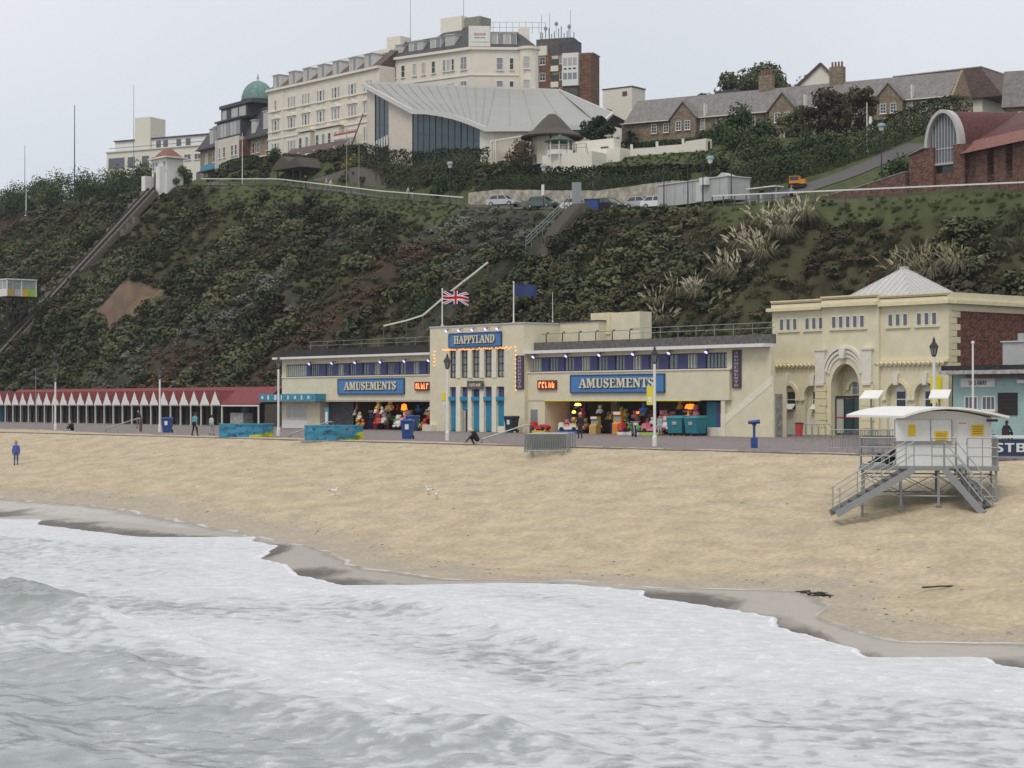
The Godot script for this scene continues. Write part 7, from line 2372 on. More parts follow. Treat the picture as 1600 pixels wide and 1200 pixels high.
func promenade_things():
	var l := prom_lamp(Vector3(-77.2, 0, -75.2), "white lamp post carrying a yellow notice in front of the second blue sign")
	bx(l, "notice", "lemon_sign", -0.62, -0.1, 2.3, 3.35, -0.02, 0.02)
	bx(l, "notice_picture", "white_paint", -0.52, -0.2, 2.45, 2.75, 0.021, 0.03)
	prom_lamp(Vector3(-97.8, 0, -76.6), "white lamp post in front of the tall arcade tower")
	prom_lamp(Vector3(-119.2, 0, -77.6), "white lamp post by the blue kiosk fascia", 5.7)
	prom_lamp(Vector3(-141.5, 0, -80.4), "white lamp post by the blue bin in front of the huts", 5.2)
	prom_lamp(Vector3(-157.6, 0, -79.0), "white lamp post in front of the farther huts", 5.1)
	var far := prom_lamp(Vector3(-62.0, 0, -80.5), "black lantern on a slim post before the yellow hall", 5.6)
	mast(Vector3(-162.5, 0, -79.5), 5.6, "thin grey pole at the sand edge before the huts", "galv", 0.05)
	wheelie_bin(Vector3(-103.0, 0, -77.3), 45, "bin_blue", "blue wheelie bin with red bag before the toy hall", 1.05)
	wheelie_bin(Vector3(-138.0, 0, -79.1), 45, "bin_blue", "blue wheelie bin beside the lamp post at the huts", 1.0)
	wheelie_bin(Vector3(-131.6, 0.0, -99.3), 20, "bin_blue", "blue wheelie bin standing against the tower's pier", 1.1)
	wheelie_bin(Vector3(-119.6, 0, -100.3), 10, "bin_dark", "dark navy bin between tower and ride hall", 1.1)
	skip_bin(Vector3(-100.6, 0, -100.4), 12, "teal wheeled waste container nearer the ride hall")
	skip_bin(Vector3(-98.9, 0, -100.5), -5, "teal wheeled waste container nearer the stair")
	planter(Vector3(-103.4, -0.05, -71.6), 50, 5, "blue mural planter in front of the first blue sign")
	planter(Vector3(-115.6, -0.05, -72.6), 50, 8, "blue mural planter before the red-roofed shelter")
	for i in 9:
		barrier(Vector3(-78.5 - 0.17 * i + 0.5 * (i % 2), sand_y(-79, 69.3) - 0.12, -68.4 - 0.16 * i + 0.6 * (i % 2)), 50 + (i % 3) * 2.5, "grey steel crowd barrier in the tight stack on the sand", "barriers stacked on the sand")
	for i in 3:
		barrier(Vector3(-80.0 + i * 0.2, sand_y(-79, 69.3) - 0.1, -70.2 + i * 0.2), 44, "grey steel crowd barrier in the tight stack on the sand", "barriers stacked on the sand")
	for i in 4:
		barrier(Vector3(-61.4 + i * 0.5, 0.0, -73.4 - i * 0.3), 40 + i * 9, "loose grey crowd barrier beside the lifeguard hut", "loose barriers by the lifeguard hut")
	for i in 6:
		var o := thing("cycle_hoop", "bent steel hoop rail on the paving before the yellow hall", "hoop", Vector3(-90.4 + i * 1.35, 0, -101.6 + i * 0.9), 50, "hoop rails before the yellow hall")
		var g := G.new()
		g.tube([Vector3(-0.45, 0, 0), Vector3(-0.45, 0.8, 0), Vector3(-0.3, 1.0, 0), Vector3(0.3, 1.0, 0), Vector3(0.45, 0.8, 0), Vector3(0.45, 0, 0)], 0.03, 6)
		put(g, "hoop_tube", "galv", o)
		for x in [-0.45, 0.45]: bx(o, "fixing_plate", "galv", x - 0.08, x + 0.08, 0.004, 0.02, -0.08, 0.08)
	var o := thing("telescope_post", "dark blue coin telescope post on a square base", "telescope", Vector3(-70.5, 0, -76.1), 50)
	bx(o, "base_block", "bin_blue", -0.17, 0.17, 0.0, 0.55, -0.17, 0.17)
	var g := G.new()
	g.tube([Vector3(0, 0.55, 0), Vector3(0, 1.25, 0)], 0.07, 8)
	put(g, "post", "bin_blue", o)
	g = G.new()
	g.tube([Vector3(-0.32, 1.36, 0), Vector3(0.3, 1.42, 0)], 0.09, 8, 0.12)
	put(g, "telescope_tube", "bin_blue", o)
	bx(o, "yoke", "bin_dark", -0.1, 0.1, 1.2, 1.3, -0.12, 0.12)
	o = thing("litter_bin", "small tilted red litter bin on the paving before the yellow hall", "bin", Vector3(-80.4, 0, -90.9), 30)
	g = G.new()
	g.lathe(Vector3(0, 0.35, 0), [Vector2(0.0, 0.0), Vector2(0.19, 0.0), Vector2(0.26, 0.75), Vector2(0.22, 0.75), Vector2(0.16, 0.1)], 10)
	put(g, "basket", "red_paint", o)
	g = G.new()
	g.lathe(Vector3(0, 0.35, 0), [Vector2(0.27, 0.75), Vector2(0.29, 0.82), Vector2(0.0, 0.88)], 10)
	put(g, "rim", "bin_dark", o)
	g = G.new()
	g.tube([Vector3(-0.25, 0, 0), Vector3(-0.25, 1.0, 0)], 0.03, 6)
	put(g, "post", "galv", o)
	ramp_rail(Vector3(-146.2, 0, -79.6), 55, "small grey handrail at the sand edge before the huts")
	ramp_rail(Vector3(-111.3, 0, -75.2), 50, "small grey handrail between the two blue planters")
	ramp_rail(Vector3(-89.0, 0, -74.2), 50, "small grey handrail beside the stacked barriers")
	motorbike(Vector3(-99.2, 0, -94.6), -35)
	# flags on the tower
	flagpole(Vector3(-131.2, 9.02, -102.2), 3.2, "white flagpole on the tower flying the union flag")
	flagpole(Vector3(-122.3, 9.02, -102.8), 3.4, "white flagpole on the tower flying the blue flag")
	mast(Vector3(-121.6, 9.14, -106.5), 2.6, "thin bare white pole on the arcade's set-back storey", "white_paint", 0.035)
	var um := mat("union_cloth", Color.WHITE, 0.85)
	um.albedo_texture = union_flag()
	um.texture_repeat = false
	flag(Vector3(-131.14, 12.15, -102.2), Vector3(0.78, 0, -0.62).normalized(), 2.3, 1.15, um, "rippling union flag with red and white crosses on blue")
	flag(Vector3(-122.24, 12.3, -102.8), Vector3(0.82, 0, -0.57).normalized(), 1.9, 0.95, mat("blue_cloth", lin(0.03, 0.045, 0.14), 0.85), "plain dark blue flag streaming from the tower")
	# white poles by the takeaway
	flagpole(Vector3(-57.2, 0, -77.3), 5.3, "bare white flagpole behind the lifeguard hut roof")
	flagpole(Vector3(-54.4, 0, -77.8), 5.4, "bare white flagpole closer to the navy banner")
	# navy banner on posts
	o = thing("banner_fence", "navy banner fence with white capital letters by the cafe terrace", "banner", Vector3(-53.2, -0.1, -71.9), 38)
	bx(o, "banner_cloth", "banner_navy", -0.6, 5.5, 0.12, 0.88, -0.02, 0.02)
	bx(o, "top_rail", "white_paint", -0.7, 5.6, 0.93, 1.05, -0.04, 0.04)
	bx(o, "bottom_rail", "white_paint", -0.7, 5.6, 0.02, 0.08, -0.03, 0.03)
	for x in [-0.65, 0.9, 2.5, 4.1, 5.6]: bx(o, "post", "bin_dark", x - 0.06, x + 0.06, -0.3, 1.1, -0.1, -0.04)
	lettering(o, "WESTBEACH", "white_paint", Vector3(2.05, 0.5, 0.03), 0.42, 4.6, 0.01, false)
	# notice boards tilted on posts behind the hut
	for q in [[-62.6, -76.2, 0.0], [-57.6, -75.2, 12.0]]:
		o = thing("tilted_panel", "white tilted panel on a post above the lifeguard hut roof", "panel", Vector3(q[0], 0, q[1]), 40 + q[2], "white tilted panels behind the lifeguard hut")
		g = G.new()
		g.hexa([Vector3(-0.6, 2.6, 0.3), Vector3(0.35, 2.6, 0.3), Vector3(0.65, 3.0, -0.3), Vector3(-0.3, 3.0, -0.3), Vector3(-0.6, 2.66, 0.3), Vector3(0.35, 2.66, 0.3), Vector3(0.65, 3.06, -0.3), Vector3(-0.3, 3.06, -0.3)])
		put(g, "panel_sheet", "white_paint", o)
		g = G.new()
		g.tube([Vector3(0, 0, 0), Vector3(0, 2.8, 0)], 0.06, 6)
		put(g, "post", "galv", o)
	# notice on the wall of the arch
	o = thing("yellow_notice", "tall yellow notice standing before the dark arch of the yellow hall", "notice", Vector3(-79.6, 0, -103.6), 20)
	bx(o, "board", "lemon_sign", -0.4, 0.4, 2.4, 4.2, -0.03, 0.03)
	g = G.new()
	g.tube([Vector3(0, 0, -0.06), Vector3(0, 4.2, -0.06)], 0.04, 6)
	put(g, "post", "galv", o)
	# seaweed and sticks on the wet sand
	for q in [[-42.2, 48.3, 0.3], [-41.5, 48.0, 0.34]]:
		o = thing("seaweed_clump", "dark wet seaweed clump lying at the tide edge", "seaweed", Vector3(q[0], sand_y(q[0], q[1]), -q[1]), 0, "seaweed clumps on the beach")
		var r := RandomNumberGenerator.new()
		r.seed = int(q[2] * 100 - q[0] * 7)
		for k in 10:
			g = G.new()
			var a: Vector3 = Vector3(r.randf_range(-1, 1), 0, r.randf_range(-0.5, 0.5)) * q[2]
			g.tube([a + Vector3(0, 0.0, 0), a + Vector3(r.randf_range(-0.2, 0.2), 0.05, r.randf_range(-0.2, 0.2)), a + Vector3(r.randf_range(-0.45, 0.45), 0.01, r.randf_range(-0.3, 0.3))], 0.035, 5, 0.02)
			put(g, "frond", "dark_wood", o)
	o = thing("driftwood_branch", "thin driftwood branch lying on the damp sand", "branch", Vector3(-38.6, sand_y(-38.6, 50.6) + 0.03, -50.6), 48)
	g = G.new()
	g.tube([Vector3(-0.7, 0, 0), Vector3(-0.1, 0.05, 0.05), Vector3(0.7, 0.02, -0.05)], 0.035, 6, 0.02)
	put(g, "stem", "bark", o)
	g = G.new()
	g.tube([Vector3(-0.1, 0.05, 0.05), Vector3(0.25, 0.1, 0.25)], 0.02, 5, 0.01)
	put(g, "twig", "bark", o)

# ---------------------------------------------------------------- lifeguard hut
func lifeguard_hut():
	var base := Vector3(-47.6, sand_y(-47.6, 62.2), -62.2)
	var h := thing("lifeguard_hut", "white lifeguard hut with curved roof raised on a steel platform", "lifeguard hut", base, 39)
	var P := 1.42   # platform top
	var w0 := -1.72
	var w1 := 1.98
	bx(h, "body", "white_paint", w0, w1, P, P + 1.88, -2.4, 0)
	for y in [0.42, 0.85]: bx(h, "cladding_joint", "dirty_white", w0 + 0.5, 0.85, P + y, P + y + 0.02, 0.0, 0.012)
	var g := G.new()   # arched gable under the roof
	var poly := PackedVector2Array([Vector2(w0, P + 1.88), Vector2(w1, P + 1.88)])
	for i in 9:
		var t := i / 8.0
		poly.append(Vector2(lerpf(w1, w0, t), P + 1.89 + 0.3 * sin(PI * t)))
	g.prism(poly, -2.4, 0.0)
	put(g, "gable", "white_paint", h)
	var left := bx(h, "shutter", "white_paint", w0 - 0.06, -0.4, P + 0.98, P + 1.82, 0.0, 0.1)
	bx(left, "notice", "yellow_sign", -0.16, 0.12, -0.22, 0.24, 0.05, 0.065)
	var right := bx(h, "shutter", "white_paint", -0.36, 0.42, P + 0.98, P + 1.82, 0.0, 0.1)
	bx(right, "notice", "yellow_sign", -0.27, 0.27, -0.41, -0.02, 0.05, 0.065)
	for k in 5: bx(right, "print_line", "toy_brown", -0.2, 0.2, -0.39 + k * 0.065, -0.37 + k * 0.065, 0.065, 0.07)
	g = G.new()
	for x in [w0 - 0.06, -0.38, 0.44]: g.box(x - 0.02, x + 0.02, P + 0.96, P + 1.84, 0.1, 0.115)
	g.box(w0 - 0.06, 0.44, P + 0.93, P + 0.97, 0.0, 0.13)
	put(g, "shutter_frame", "deck_steel", h)
	var d := bx(h, "door", "white_paint", 0.66, 1.08, P + 0.05, P + 1.78, 0.0, 0.04)
	bx(d, "handle", "steel", 0.12, 0.16, -0.05, 0.05, 0.02, 0.06)
	bx(d, "stripe", "orange_paint", -0.15, 0.15, 0.76, 0.8, 0.02, 0.03)
	var nt := bx(h, "notice", "yellow_sign", 1.2, 1.68, P + 1.2, P + 1.64, 0.0, 0.03)
	for k in 4: bx(nt, "print_line", "toy_brown", -0.18, 0.18, -0.15 + k * 0.09, -0.125 + k * 0.09, 0.015, 0.022)
	# curved roof, drawn out towards the back of the deck
	g = G.new()
	g.smooth(true)
	var n := 16
	var f0 := []
	var b0 := []
	for i in n + 1:
		var t := float(i) / n
		var y := P + 1.9 + 0.36 * sin(PI * pow(t, 0.85))
		f0.append(Vector3(lerpf(-1.45, 2.62, t), y, 0.75))
		b0.append(Vector3(lerpf(-3.75, 0.6, t), y + 0.02, -3.2))
	var th := Vector3(0, 0.09, 0)
	for i in n:
		g.quad(f0[i] + th, f0[i + 1] + th, b0[i + 1] + th, b0[i] + th)
		g.quad(f0[i + 1], f0[i], b0[i], b0[i + 1])
		g.smooth(false)
		g.quad(f0[i], f0[i + 1], f0[i + 1] + th, f0[i] + th)
		g.quad(b0[i + 1], b0[i], b0[i] + th, b0[i + 1] + th)
		g.smooth(true)
	g.smooth(false)
	g.quad(b0[0], f0[0], f0[0] + th, b0[0] + th)
	g.quad(f0[n], b0[n], b0[n] + th, f0[n] + th)
	put(g, "curved_roof", "white_paint", h)
	bx(h, "floodlight", "bin_dark", 1.78, 2.2, P + 1.76, P + 1.86, 0.1, 0.5)
	# deck and legs
	bx(h, "deck", "deck_steel", -3.15, 2.2, P - 0.12, P, -3.0, 0.95)
	bx(h, "deck_edge", "galv", -3.17, 2.22, P - 0.16, P - 0.001, 0.95, 1.0)
	for x in [-3.05, -1.55, -0.1, 0.95, 2.1]:
		for z in [0.85, -2.8]:
			var lg := bx(h, "leg", "deck_steel", x - 0.05, x + 0.05, -0.3 - (0.3 if z > 0 else 0.0), P - 0.12, z - 0.05, z + 0.05)
			bx(lg, "foot_plate", "deck_steel", -0.12, 0.12, -0.5, -0.47, -0.12, 0.12)
	g = G.new()
	for z in [0.85, -2.8]:
		for y in [0.25, 1.0]: g.tube([Vector3(-3.05, y, z), Vector3(2.1, y, z)], 0.028, 5)
		for p in [[-3.05, -1.55], [-1.55, -0.1], [-0.1, 0.95], [0.95, 2.1]]:
			g.tube([Vector3(p[0], 0.25, z), Vector3(p[1], 1.0, z)], 0.016, 4)
			g.tube([Vector3(p[0], 1.0, z), Vector3(p[1], 0.25, z)], 0.016, 4)
	for x in [-3.05, 2.1]:
		for y in [0.25, 1.0]: g.tube([Vector3(x, y, 0.85), Vector3(x, y, -2.8)], 0.025, 5)
	put(g, "cross_bracing", "galv", h)
	# railings
	for seg in [[-3.12, -1.75, 0.92], [-0.35, 0.55, 0.92], [1.0, 2.17, 0.92], [-3.12, -1.75, -2.95]]:
		g = G.new()
		var k := maxi(2, int((seg[1] - seg[0]) / 0.45))
		for i in k + 1: g.tube([Vector3(lerpf(seg[0], seg[1], float(i) / k), P, seg[2]), Vector3(lerpf(seg[0], seg[1], float(i) / k), P + 1.12, seg[2])], 0.02, 5)
		for y in [0.4, 0.75, 1.12]: g.tube([Vector3(seg[0], P + y, seg[2]), Vector3(seg[1], P + y, seg[2])], 0.022, 5)
		put(g, "railing", "galv", h)
	for x in [-3.12, 2.17]:
		g = G.new()
		for i in 6: g.tube([Vector3(x, P, 0.9 - i * 0.77), Vector3(x, P + 1.12, 0.9 - i * 0.77)], 0.02, 5)
		for y in [0.4, 0.75, 1.12]: g.tube([Vector3(x, P + y, 0.9), Vector3(x, P + y, -2.95)], 0.022, 5)
		put(g, "railing", "galv", h)
	# two stairs with treads and rails
	stair(h, Vector3(-1.2, P, 1.35), Vector3(-4.15, -0.42, 2.3), 0.95)
	stair(h, Vector3(0.35, P, 1.3), Vector3(1.75, -0.35, 2.2), 0.85)

func stair(h: Node3D, top: Vector3, foot: Vector3, width: float):
	var run := Vector3(foot.x - top.x, 0, foot.z - top.z)
	var side := run.normalized().cross(Vector3.UP) * width * 0.5
	var g := G.new()
	for s in [-1, 1]: g.bar(top + side * s - Vector3(0, 0.1, 0), foot + side * s + Vector3(0, 0.02, 0), 0.06, 0.26)
	put(g, "stringer", "deck_steel", h)
	for i in 9:
		var t := (i + 0.5) / 9.0
		var p := top.lerp(foot, t)
		g = G.new()
		g.bar(p - side, p + side, 0.27, 0.04)
		put(g, "tread", "roof_felt", h)
	for s in [-1, 1]:
		g = G.new()
		var a: Vector3 = top + side * s
		var b: Vector3 = foot + side * s
		for y in [0.5, 0.98]: g.tube([a + Vector3(0, y, 0), b + Vector3(0, y, 0)], 0.025, 6)
		for k in 4: g.tube([a.lerp(b, k / 3.0 * 0.96), a.lerp(b, k / 3.0 * 0.96) + Vector3(0, 0.98, 0)], 0.02, 5)
		put(g, "stair_rail", "galv", h)

# ---------------------------------------------------------------- plants
func leaf_face(st: SurfaceTool, p: Vector3, out: Vector3, size: float, r: RandomNumberGenerator, c: Color, long := 1.0):
	var nrm := (out + Vector3(r.randf_range(-0.8, 0.8), r.randf_range(-0.5, 0.9), r.randf_range(-0.8, 0.8))).normalized()
	var a := nrm.cross(Vector3(r.randf_range(-1, 1), r.randf_range(-1, 1), r.randf_range(-1, 1))).normalized()
	var b := nrm.cross(a) * size * 0.5 * long
	a *= size * 0.5
	st.set_color(c)
	st.set_normal(nrm)
	var q := [p - a - b * 0.6, p + a * 0.2 - b, p + a + b * 0.5, p - a * 0.3 + b]
	for k in [0, 2, 1, 0, 3, 2]: st.add_vertex(q[k])

func lumps(r: RandomNumberGenerator, n: int, rx: float, ry: float, rz: float, low := 0.0) -> Array:
	var out := []
	for i in n:
		var t := r.randf() * TAU
		var h := r.randf_range(low, 1.0)
		var k := sqrt(maxf(0.05, 1.0 - h * h)) * r.randf_range(0.35, 0.95)
		out.append([Vector3(cos(t) * rx * k, h * ry * r.randf_range(0.7, 0.95), sin(t) * rz * k), r.randf_range(0.28, 0.5)])
	return out

func leafy(r: RandomNumberGenerator, blobs: Array, count: int, size: float, spread: float, tone: Color, vary: float, st: SurfaceTool, at := Vector3.ZERO):
	var per := maxi(1, count / blobs.size())
	for b in blobs:
		var shade := tone * (1.0 + r.randf_range(-vary, vary))
		for i in per:
			var d := Vector3(r.randfn(), r.randfn() * 0.85 + 0.15, r.randfn()).normalized()
			var p: Vector3 = b[0] + d * spread * b[1] * 2.0 * pow(r.randf(), 0.3)
			var c := shade * (1.0 + r.randf_range(-vary, vary))
			c.a = 1.0
			leaf_face(st, p + at, d, size * r.randf_range(0.7, 1.3), r, c)

func stuff(called: String, label: String, category: String, mesh: Mesh, where: Array, tints: Array):
	if where.is_empty(): return
	var mm := MultiMesh.new()
	mm.transform_format = MultiMesh.TRANSFORM_3D
	mm.use_colors = true
	mm.mesh = mesh
	mm.instance_count = where.size()
	for i in where.size():
		mm.set_instance_transform(i, where[i])
		mm.set_instance_color(i, tints[i])
	var o := MultiMeshInstance3D.new()
	o.multimesh = mm
	o.name = numbered(called)
	add_child(o)
	tag(o, label, category, "", "stuff")

func shrub_mesh(seedv: int, count: int, size: float, ry := 1.0) -> ArrayMesh:
	var r := RandomNumberGenerator.new()
	r.seed = seedv
	var st := SurfaceTool.new()
	st.begin(Mesh.PRIMITIVE_TRIANGLES)
	leafy(r, lumps(r, 9, 0.95, ry, 0.95, -0.15), count, size, 0.62, Color(1, 1, 1), 0.28, st)
	st.set_material(M["leaf"])
	return st.commit()

func mound_mesh(seedv: int) -> ArrayMesh:
	var r := RandomNumberGenerator.new()
	r.seed = seedv
	var st := SurfaceTool.new()
	st.begin(Mesh.PRIMITIVE_TRIANGLES)
	leafy(r, lumps(r, 14, 0.95, 0.9, 0.95, -0.15), 1300, 0.13, 0.5, Color(1, 1, 1), 0.22, st)
	st.set_material(M["leaf"])
	return st.commit()

func tuft_mesh(seedv: int, n: int, h: float, spread: float) -> ArrayMesh:
	var r := RandomNumberGenerator.new()
	r.seed = seedv
	var st := SurfaceTool.new()
	st.begin(Mesh.PRIMITIVE_TRIANGLES)
	st.set_smooth_group(-1)
	for i in n:
		var t := r.randf() * TAU
		var a := Vector3(cos(t), 0, sin(t)) * spread * r.randf() * 0.5
		var tip := a + Vector3(cos(t), 0, sin(t)) * spread * r.randf_range(0.2, 0.8) + Vector3(0, h * r.randf_range(0.6, 1.1), 0)
		var s := Vector3(-sin(t), 0, cos(t)) * 0.05
		var c := Color(1, 1, 1) * r.randf_range(0.7, 1.25)
		c.a = 1.0
		st.set_color(c)
		st.add_vertex(a + s)
		st.add_vertex(tip)
		st.add_vertex(a - s)
	st.generate_normals()
	st.set_material(M["leaf"])
	return st.commit()

func vegetation():
	var r := RandomNumberGenerator.new()
	r.seed = 31
	var shrub := []
	for i in 6: shrub.append(shrub_mesh(50 + i, 260, 0.3))
	var wispy := [shrub_mesh(90, 200, 0.24, 0.8), shrub_mesh(91, 200, 0.24, 0.8)]
	var tuft := [tuft_mesh(7, 46, 0.55, 0.55), tuft_mesh(8, 46, 0.45, 0.6)]
	var W := {}
	var C := {}
	var mound := []
	for i in 3: mound.append(mound_mesh(300 + i))
	for k in ["m0", "m1", "m2", "s0", "s1", "s2", "s3", "s4", "s5", "b0", "b1", "w0", "w1", "g0", "g1", "l0", "l1"]:
		W[k] = []
		C[k] = []
	var x := -420.0
	while x < -72.0:
		var p := profile(x)
		var step := 1.15 if x > -300.0 else 1.7
		var n := p[0] + 0.3
		while n < p[4] + 0.2:
			var px := x + r.randf_range(-0.6, 0.6) * step
			var pn := n + r.randf_range(-0.6, 0.6)
			n += step
			var lift_gap: bool = absf(px + 257.5 + (pn - 113.0) * 0.1) < 2.3 and pn > 112.0
			var steps_gap: bool = absf(px + 161.0 + (pn - 142.0) * 0.4) < 1.9 and pn > 136.0
			if lift_gap or steps_gap: continue
			var kind := cover_at(px, pn, profile(px))
			var at := Vector3(px, ground_y(px, -pn), -pn)
			var big := 0.75 + 0.7 * clampf(0.5 + nz.get_noise_2d(px * 0.17 + 5.0, pn * 0.12), 0, 1)
			var v := 1.05 + 0.75 * nz.get_noise_2d(px * 0.1 + 80.0, pn * 0.05) + r.randf_range(-0.16, 0.16)
			var near_rail: bool = px > -172.0 and px < -157.5 and pn > 116.0 and pn < 135.0
			if near_rail: big *= 0.3
			var edge := p[4] - pn
			if edge < 3.0: big *= 0.6
			var yaw := r.randf() * TAU
			match kind:
				0, 1:
					var s := r.randf_range(0.75, 1.35) * big
					var k := "s%d" % r.randi_range(0, 5)
					W[k].append(Transform3D(Basis(Vector3.UP, yaw).scaled(Vector3(s, s * r.randf_range(0.75, 1.15), s * 1.15)), at))
					var mix := r.randf()
					var c := Color(0.058, 0.065, 0.036) if kind == 0 else Color(0.086, 0.094, 0.048)
					if mix > 0.86: c = Color(0.1, 0.1, 0.054)
					elif mix < 0.06: c = Color(0.075, 0.06, 0.04)
					C[k].append(c * v)
					if r.randf() < 0.075 and edge > 5.0 and not near_rail and px < -104.0:
						k = "m%d" % r.randi_range(0, 2)
						s = r.randf_range(1.5, 2.7)
						W[k].append(Transform3D(Basis(Vector3.UP, yaw).scaled(Vector3(s, s * r.randf_range(0.6, 0.9), s * 1.2)), at - Vector3(0, 0.2, 0)))
						C[k].append(c * v * r.randf_range(0.75, 1.25))
				3:
					if r.randf() < 0.85:
						var s := r.randf_range(0.55, 1.0) * big
						var k := "b%d" % r.randi_range(0, 1)
						W[k].append(Transform3D(Basis(Vector3.UP, yaw).scaled(Vector3(s, s * 0.6, s)), at))
						C[k].append((Color(0.105, 0.07, 0.044) if r.randf() < 0.7 else Color(0.065, 0.07, 0.038)) * v)
				4:
					if r.randf() < 0.85:
						var s := r.randf_range(0.55, 1.0) * big
						var k := "w%d" % r.randi_range(0, 1)
						W[k].append(Transform3D(Basis(Vector3.UP, yaw).scaled(Vector3(s, s * 0.8, s)), at))
						C[k].append((Color(0.15, 0.152, 0.125) if r.randf() < 0.5 else Color(0.065, 0.075, 0.045)) * v)
				2, 6:
					for q in 2:
						var k := "g%d" % r.randi_range(0, 1)
						var s := r.randf_range(0.8, 1.5) * (0.6 if kind == 6 else 1.0)
						var o2 := at + Vector3(r.randf_range(-0.6, 0.6), 0, r.randf_range(-0.6, 0.6))
						o2.y = ground_y(o2.x, o2.z)
						W[k].append(Transform3D(Basis(Vector3.UP, yaw + q).scaled(Vector3.ONE * s), o2))
						C[k].append((Color(0.12, 0.12, 0.066) if kind == 2 else Color(0.13, 0.155, 0.072)) * v)
					if kind == 2 and r.randf() < 0.75:
						W["l0"].append(Transform3D(Basis(Vector3.UP, yaw).scaled(Vector3(0.8, 0.5, 0.8) * r.randf_range(0.6, 1.3)), at))
						C["l0"].append((Color(0.075, 0.08, 0.042) if r.randf() < 0.6 else Color(0.085, 0.066, 0.044)) * v)
		x += step
	# scrub on the bank between path and hotel, and under the hedges by the road
	for i in 900:
		var bx0 := r.randf_range(-268.0, -190.0)
		var pr := profile(bx0)
		var bn := r.randf_range(pr[6] + 1.8, pr[10] - 1.0)
		if bx0 < -228.0 and bn > pr[8] + 6.0: continue
		if bx0 > -250.0 and bx0 < -236.0 and bn < 164.5: continue
		if bx0 > -224.0 and bn > 162.8: continue
		var lawn := nz.get_noise_2d(bx0 * 0.2, bn * 0.2) > 0.18
		var s := r.randf_range(0.6, 1.3)
		if lawn:
			W["g0"].append(Transform3D(Basis(Vector3.UP, i).scaled(Vector3.ONE * s), Vector3(bx0, height_on(pr, bx0, bn), -bn)))
			C["g0"].append(Color(0.15, 0.17, 0.06))
			continue
		var k := "s%d" % (i % 6)
		W[k].append(Transform3D(Basis(Vector3.UP, i).scaled(Vector3(s * 1.1, s * 0.75, s)), Vector3(bx0, height_on(pr, bx0, bn), -bn)))
		C[k].append([Color(0.045, 0.055, 0.03), Color(0.075, 0.08, 0.04), Color(0.07, 0.06, 0.042)][i % 3] * r.randf_range(0.8, 1.2))
	for i in 900:   # mown lawn tufts round the terraces
		var gx := r.randf_range(-200.0, -160.0)
		var gn := r.randf_range(158.6, 170.0)
		W["g1"].append(Transform3D(Basis(Vector3.UP, i).scaled(Vector3.ONE * 0.5), Vector3(gx, ground_y(gx, -gn), -gn)))
		C["g1"].append(Color(0.085, 0.13, 0.045) * r.randf_range(0.8, 1.2))
	var tones := ["dense dark green scrub blanketing the cliff face", "rounded green bushes mixed through the cliff scrub", "low leafy scrub filling the cliff hollows", "uneven bramble scrub on the cliff face", "olive scrub scattered down the cliff", "tangled evergreen scrub on the steep face"]
	for i in 3: stuff("cliff_bushes", ["broad dark bushes standing out of the cliff scrub", "big rounded green bushes on the cliff", "wide spreading bushes along the cliff"][i], "bushes", mound[i], W["m%d" % i], C["m%d" % i])
	for i in 6: stuff("cliff_scrub", tones[i], "scrub", shrub[i], W["s%d" % i], C["s%d" % i])
	for i in 2: stuff("bracken", ["rust brown bracken in strips down the cliff", "russet dead bracken among the green scrub"][i], "bracken", wispy[i], W["b%d" % i], C["b%d" % i])
	for i in 2: stuff("silver_scrub", ["silvery grey scrub near the cliff edge", "pale grey-green brush in streaks on the cliff"][i], "scrub", wispy[i], W["w%d" % i], C["w%d" % i])
	for i in 2: stuff("grass", ["rough yellow-green grass on the cliff and verges", "short green grass of the verges and lawns"][i], "grass", tuft[i], W["g%d" % i], C["g%d" % i])
	stuff("grassland_scrub", "small low bushes dotted in the rough grass", "scrub", wispy[0], W["l0"], C["l0"])
	# bits of weed, shell and stone along the strand lines
	var bit := shrub_mesh(400, 5, 0.9, 0.4)
	var bw := []
	var bc := []
	for i in 420:
		var dx := r.randf_range(-125.0, -24.0)
		var dn := table(WET_EDGE, dx) + (r.randf_range(1.5, 3.5) if i % 3 else r.randf_range(3.0, 22.0))
		bw.append(Transform3D(Basis(Vector3.UP, i).scaled(Vector3(1, 0.3, 1) * r.randf_range(0.02, 0.07)), Vector3(dx, sand_y(dx, dn) + 0.01, -dn)))
		bc.append([Color(0.1, 0.08, 0.055), Color(0.2, 0.16, 0.11), Color(0.5, 0.48, 0.44)][i % 3])
	stuff("beach_debris", "scattered bits of weed, shell and stone on the sand", "debris", bit, bw, bc)
	trees()
	pampas()

func tree(called: String, label: String, at: Vector3, h: float, rx: float, ry: float, tone: Color, count: int, seedv: int, size := 0.34, group := ""):
	var o := thing(called, label, "tree", at, 0, group)
	var r := RandomNumberGenerator.new()
	r.seed = seedv
	var g := G.new()
	var cy := h - ry
	g.tube([Vector3(0, -0.6, 0), Vector3(0.1, h * 0.3, 0.05), Vector3(-0.05, cy, 0)], maxf(0.14, h * 0.032), 7, 0.08)
	var bl := lumps(r, 22, rx, ry, rx, -0.75)
	for i in 7:
		var e: Vector3 = bl[i * 3][0] * 0.8 + Vector3(0, cy, 0)
		var s := Vector3(0, lerpf(h * 0.3, cy, r.randf()), 0)
		g.tube([s, s.lerp(e, 0.5) + Vector3(0, 0.2, 0), e], maxf(0.07, h * 0.014), 5, 0.03)
	put(g, "trunk", "bark", o)
	var st := SurfaceTool.new()
	st.begin(Mesh.PRIMITIVE_TRIANGLES)
	leafy(r, bl, count, size, rx * 0.42, tone, 0.24, st, Vector3(0, cy, 0))
	st.set_material(M["leaf"])
	put_mesh(st.commit(), "crown", o)
	return o

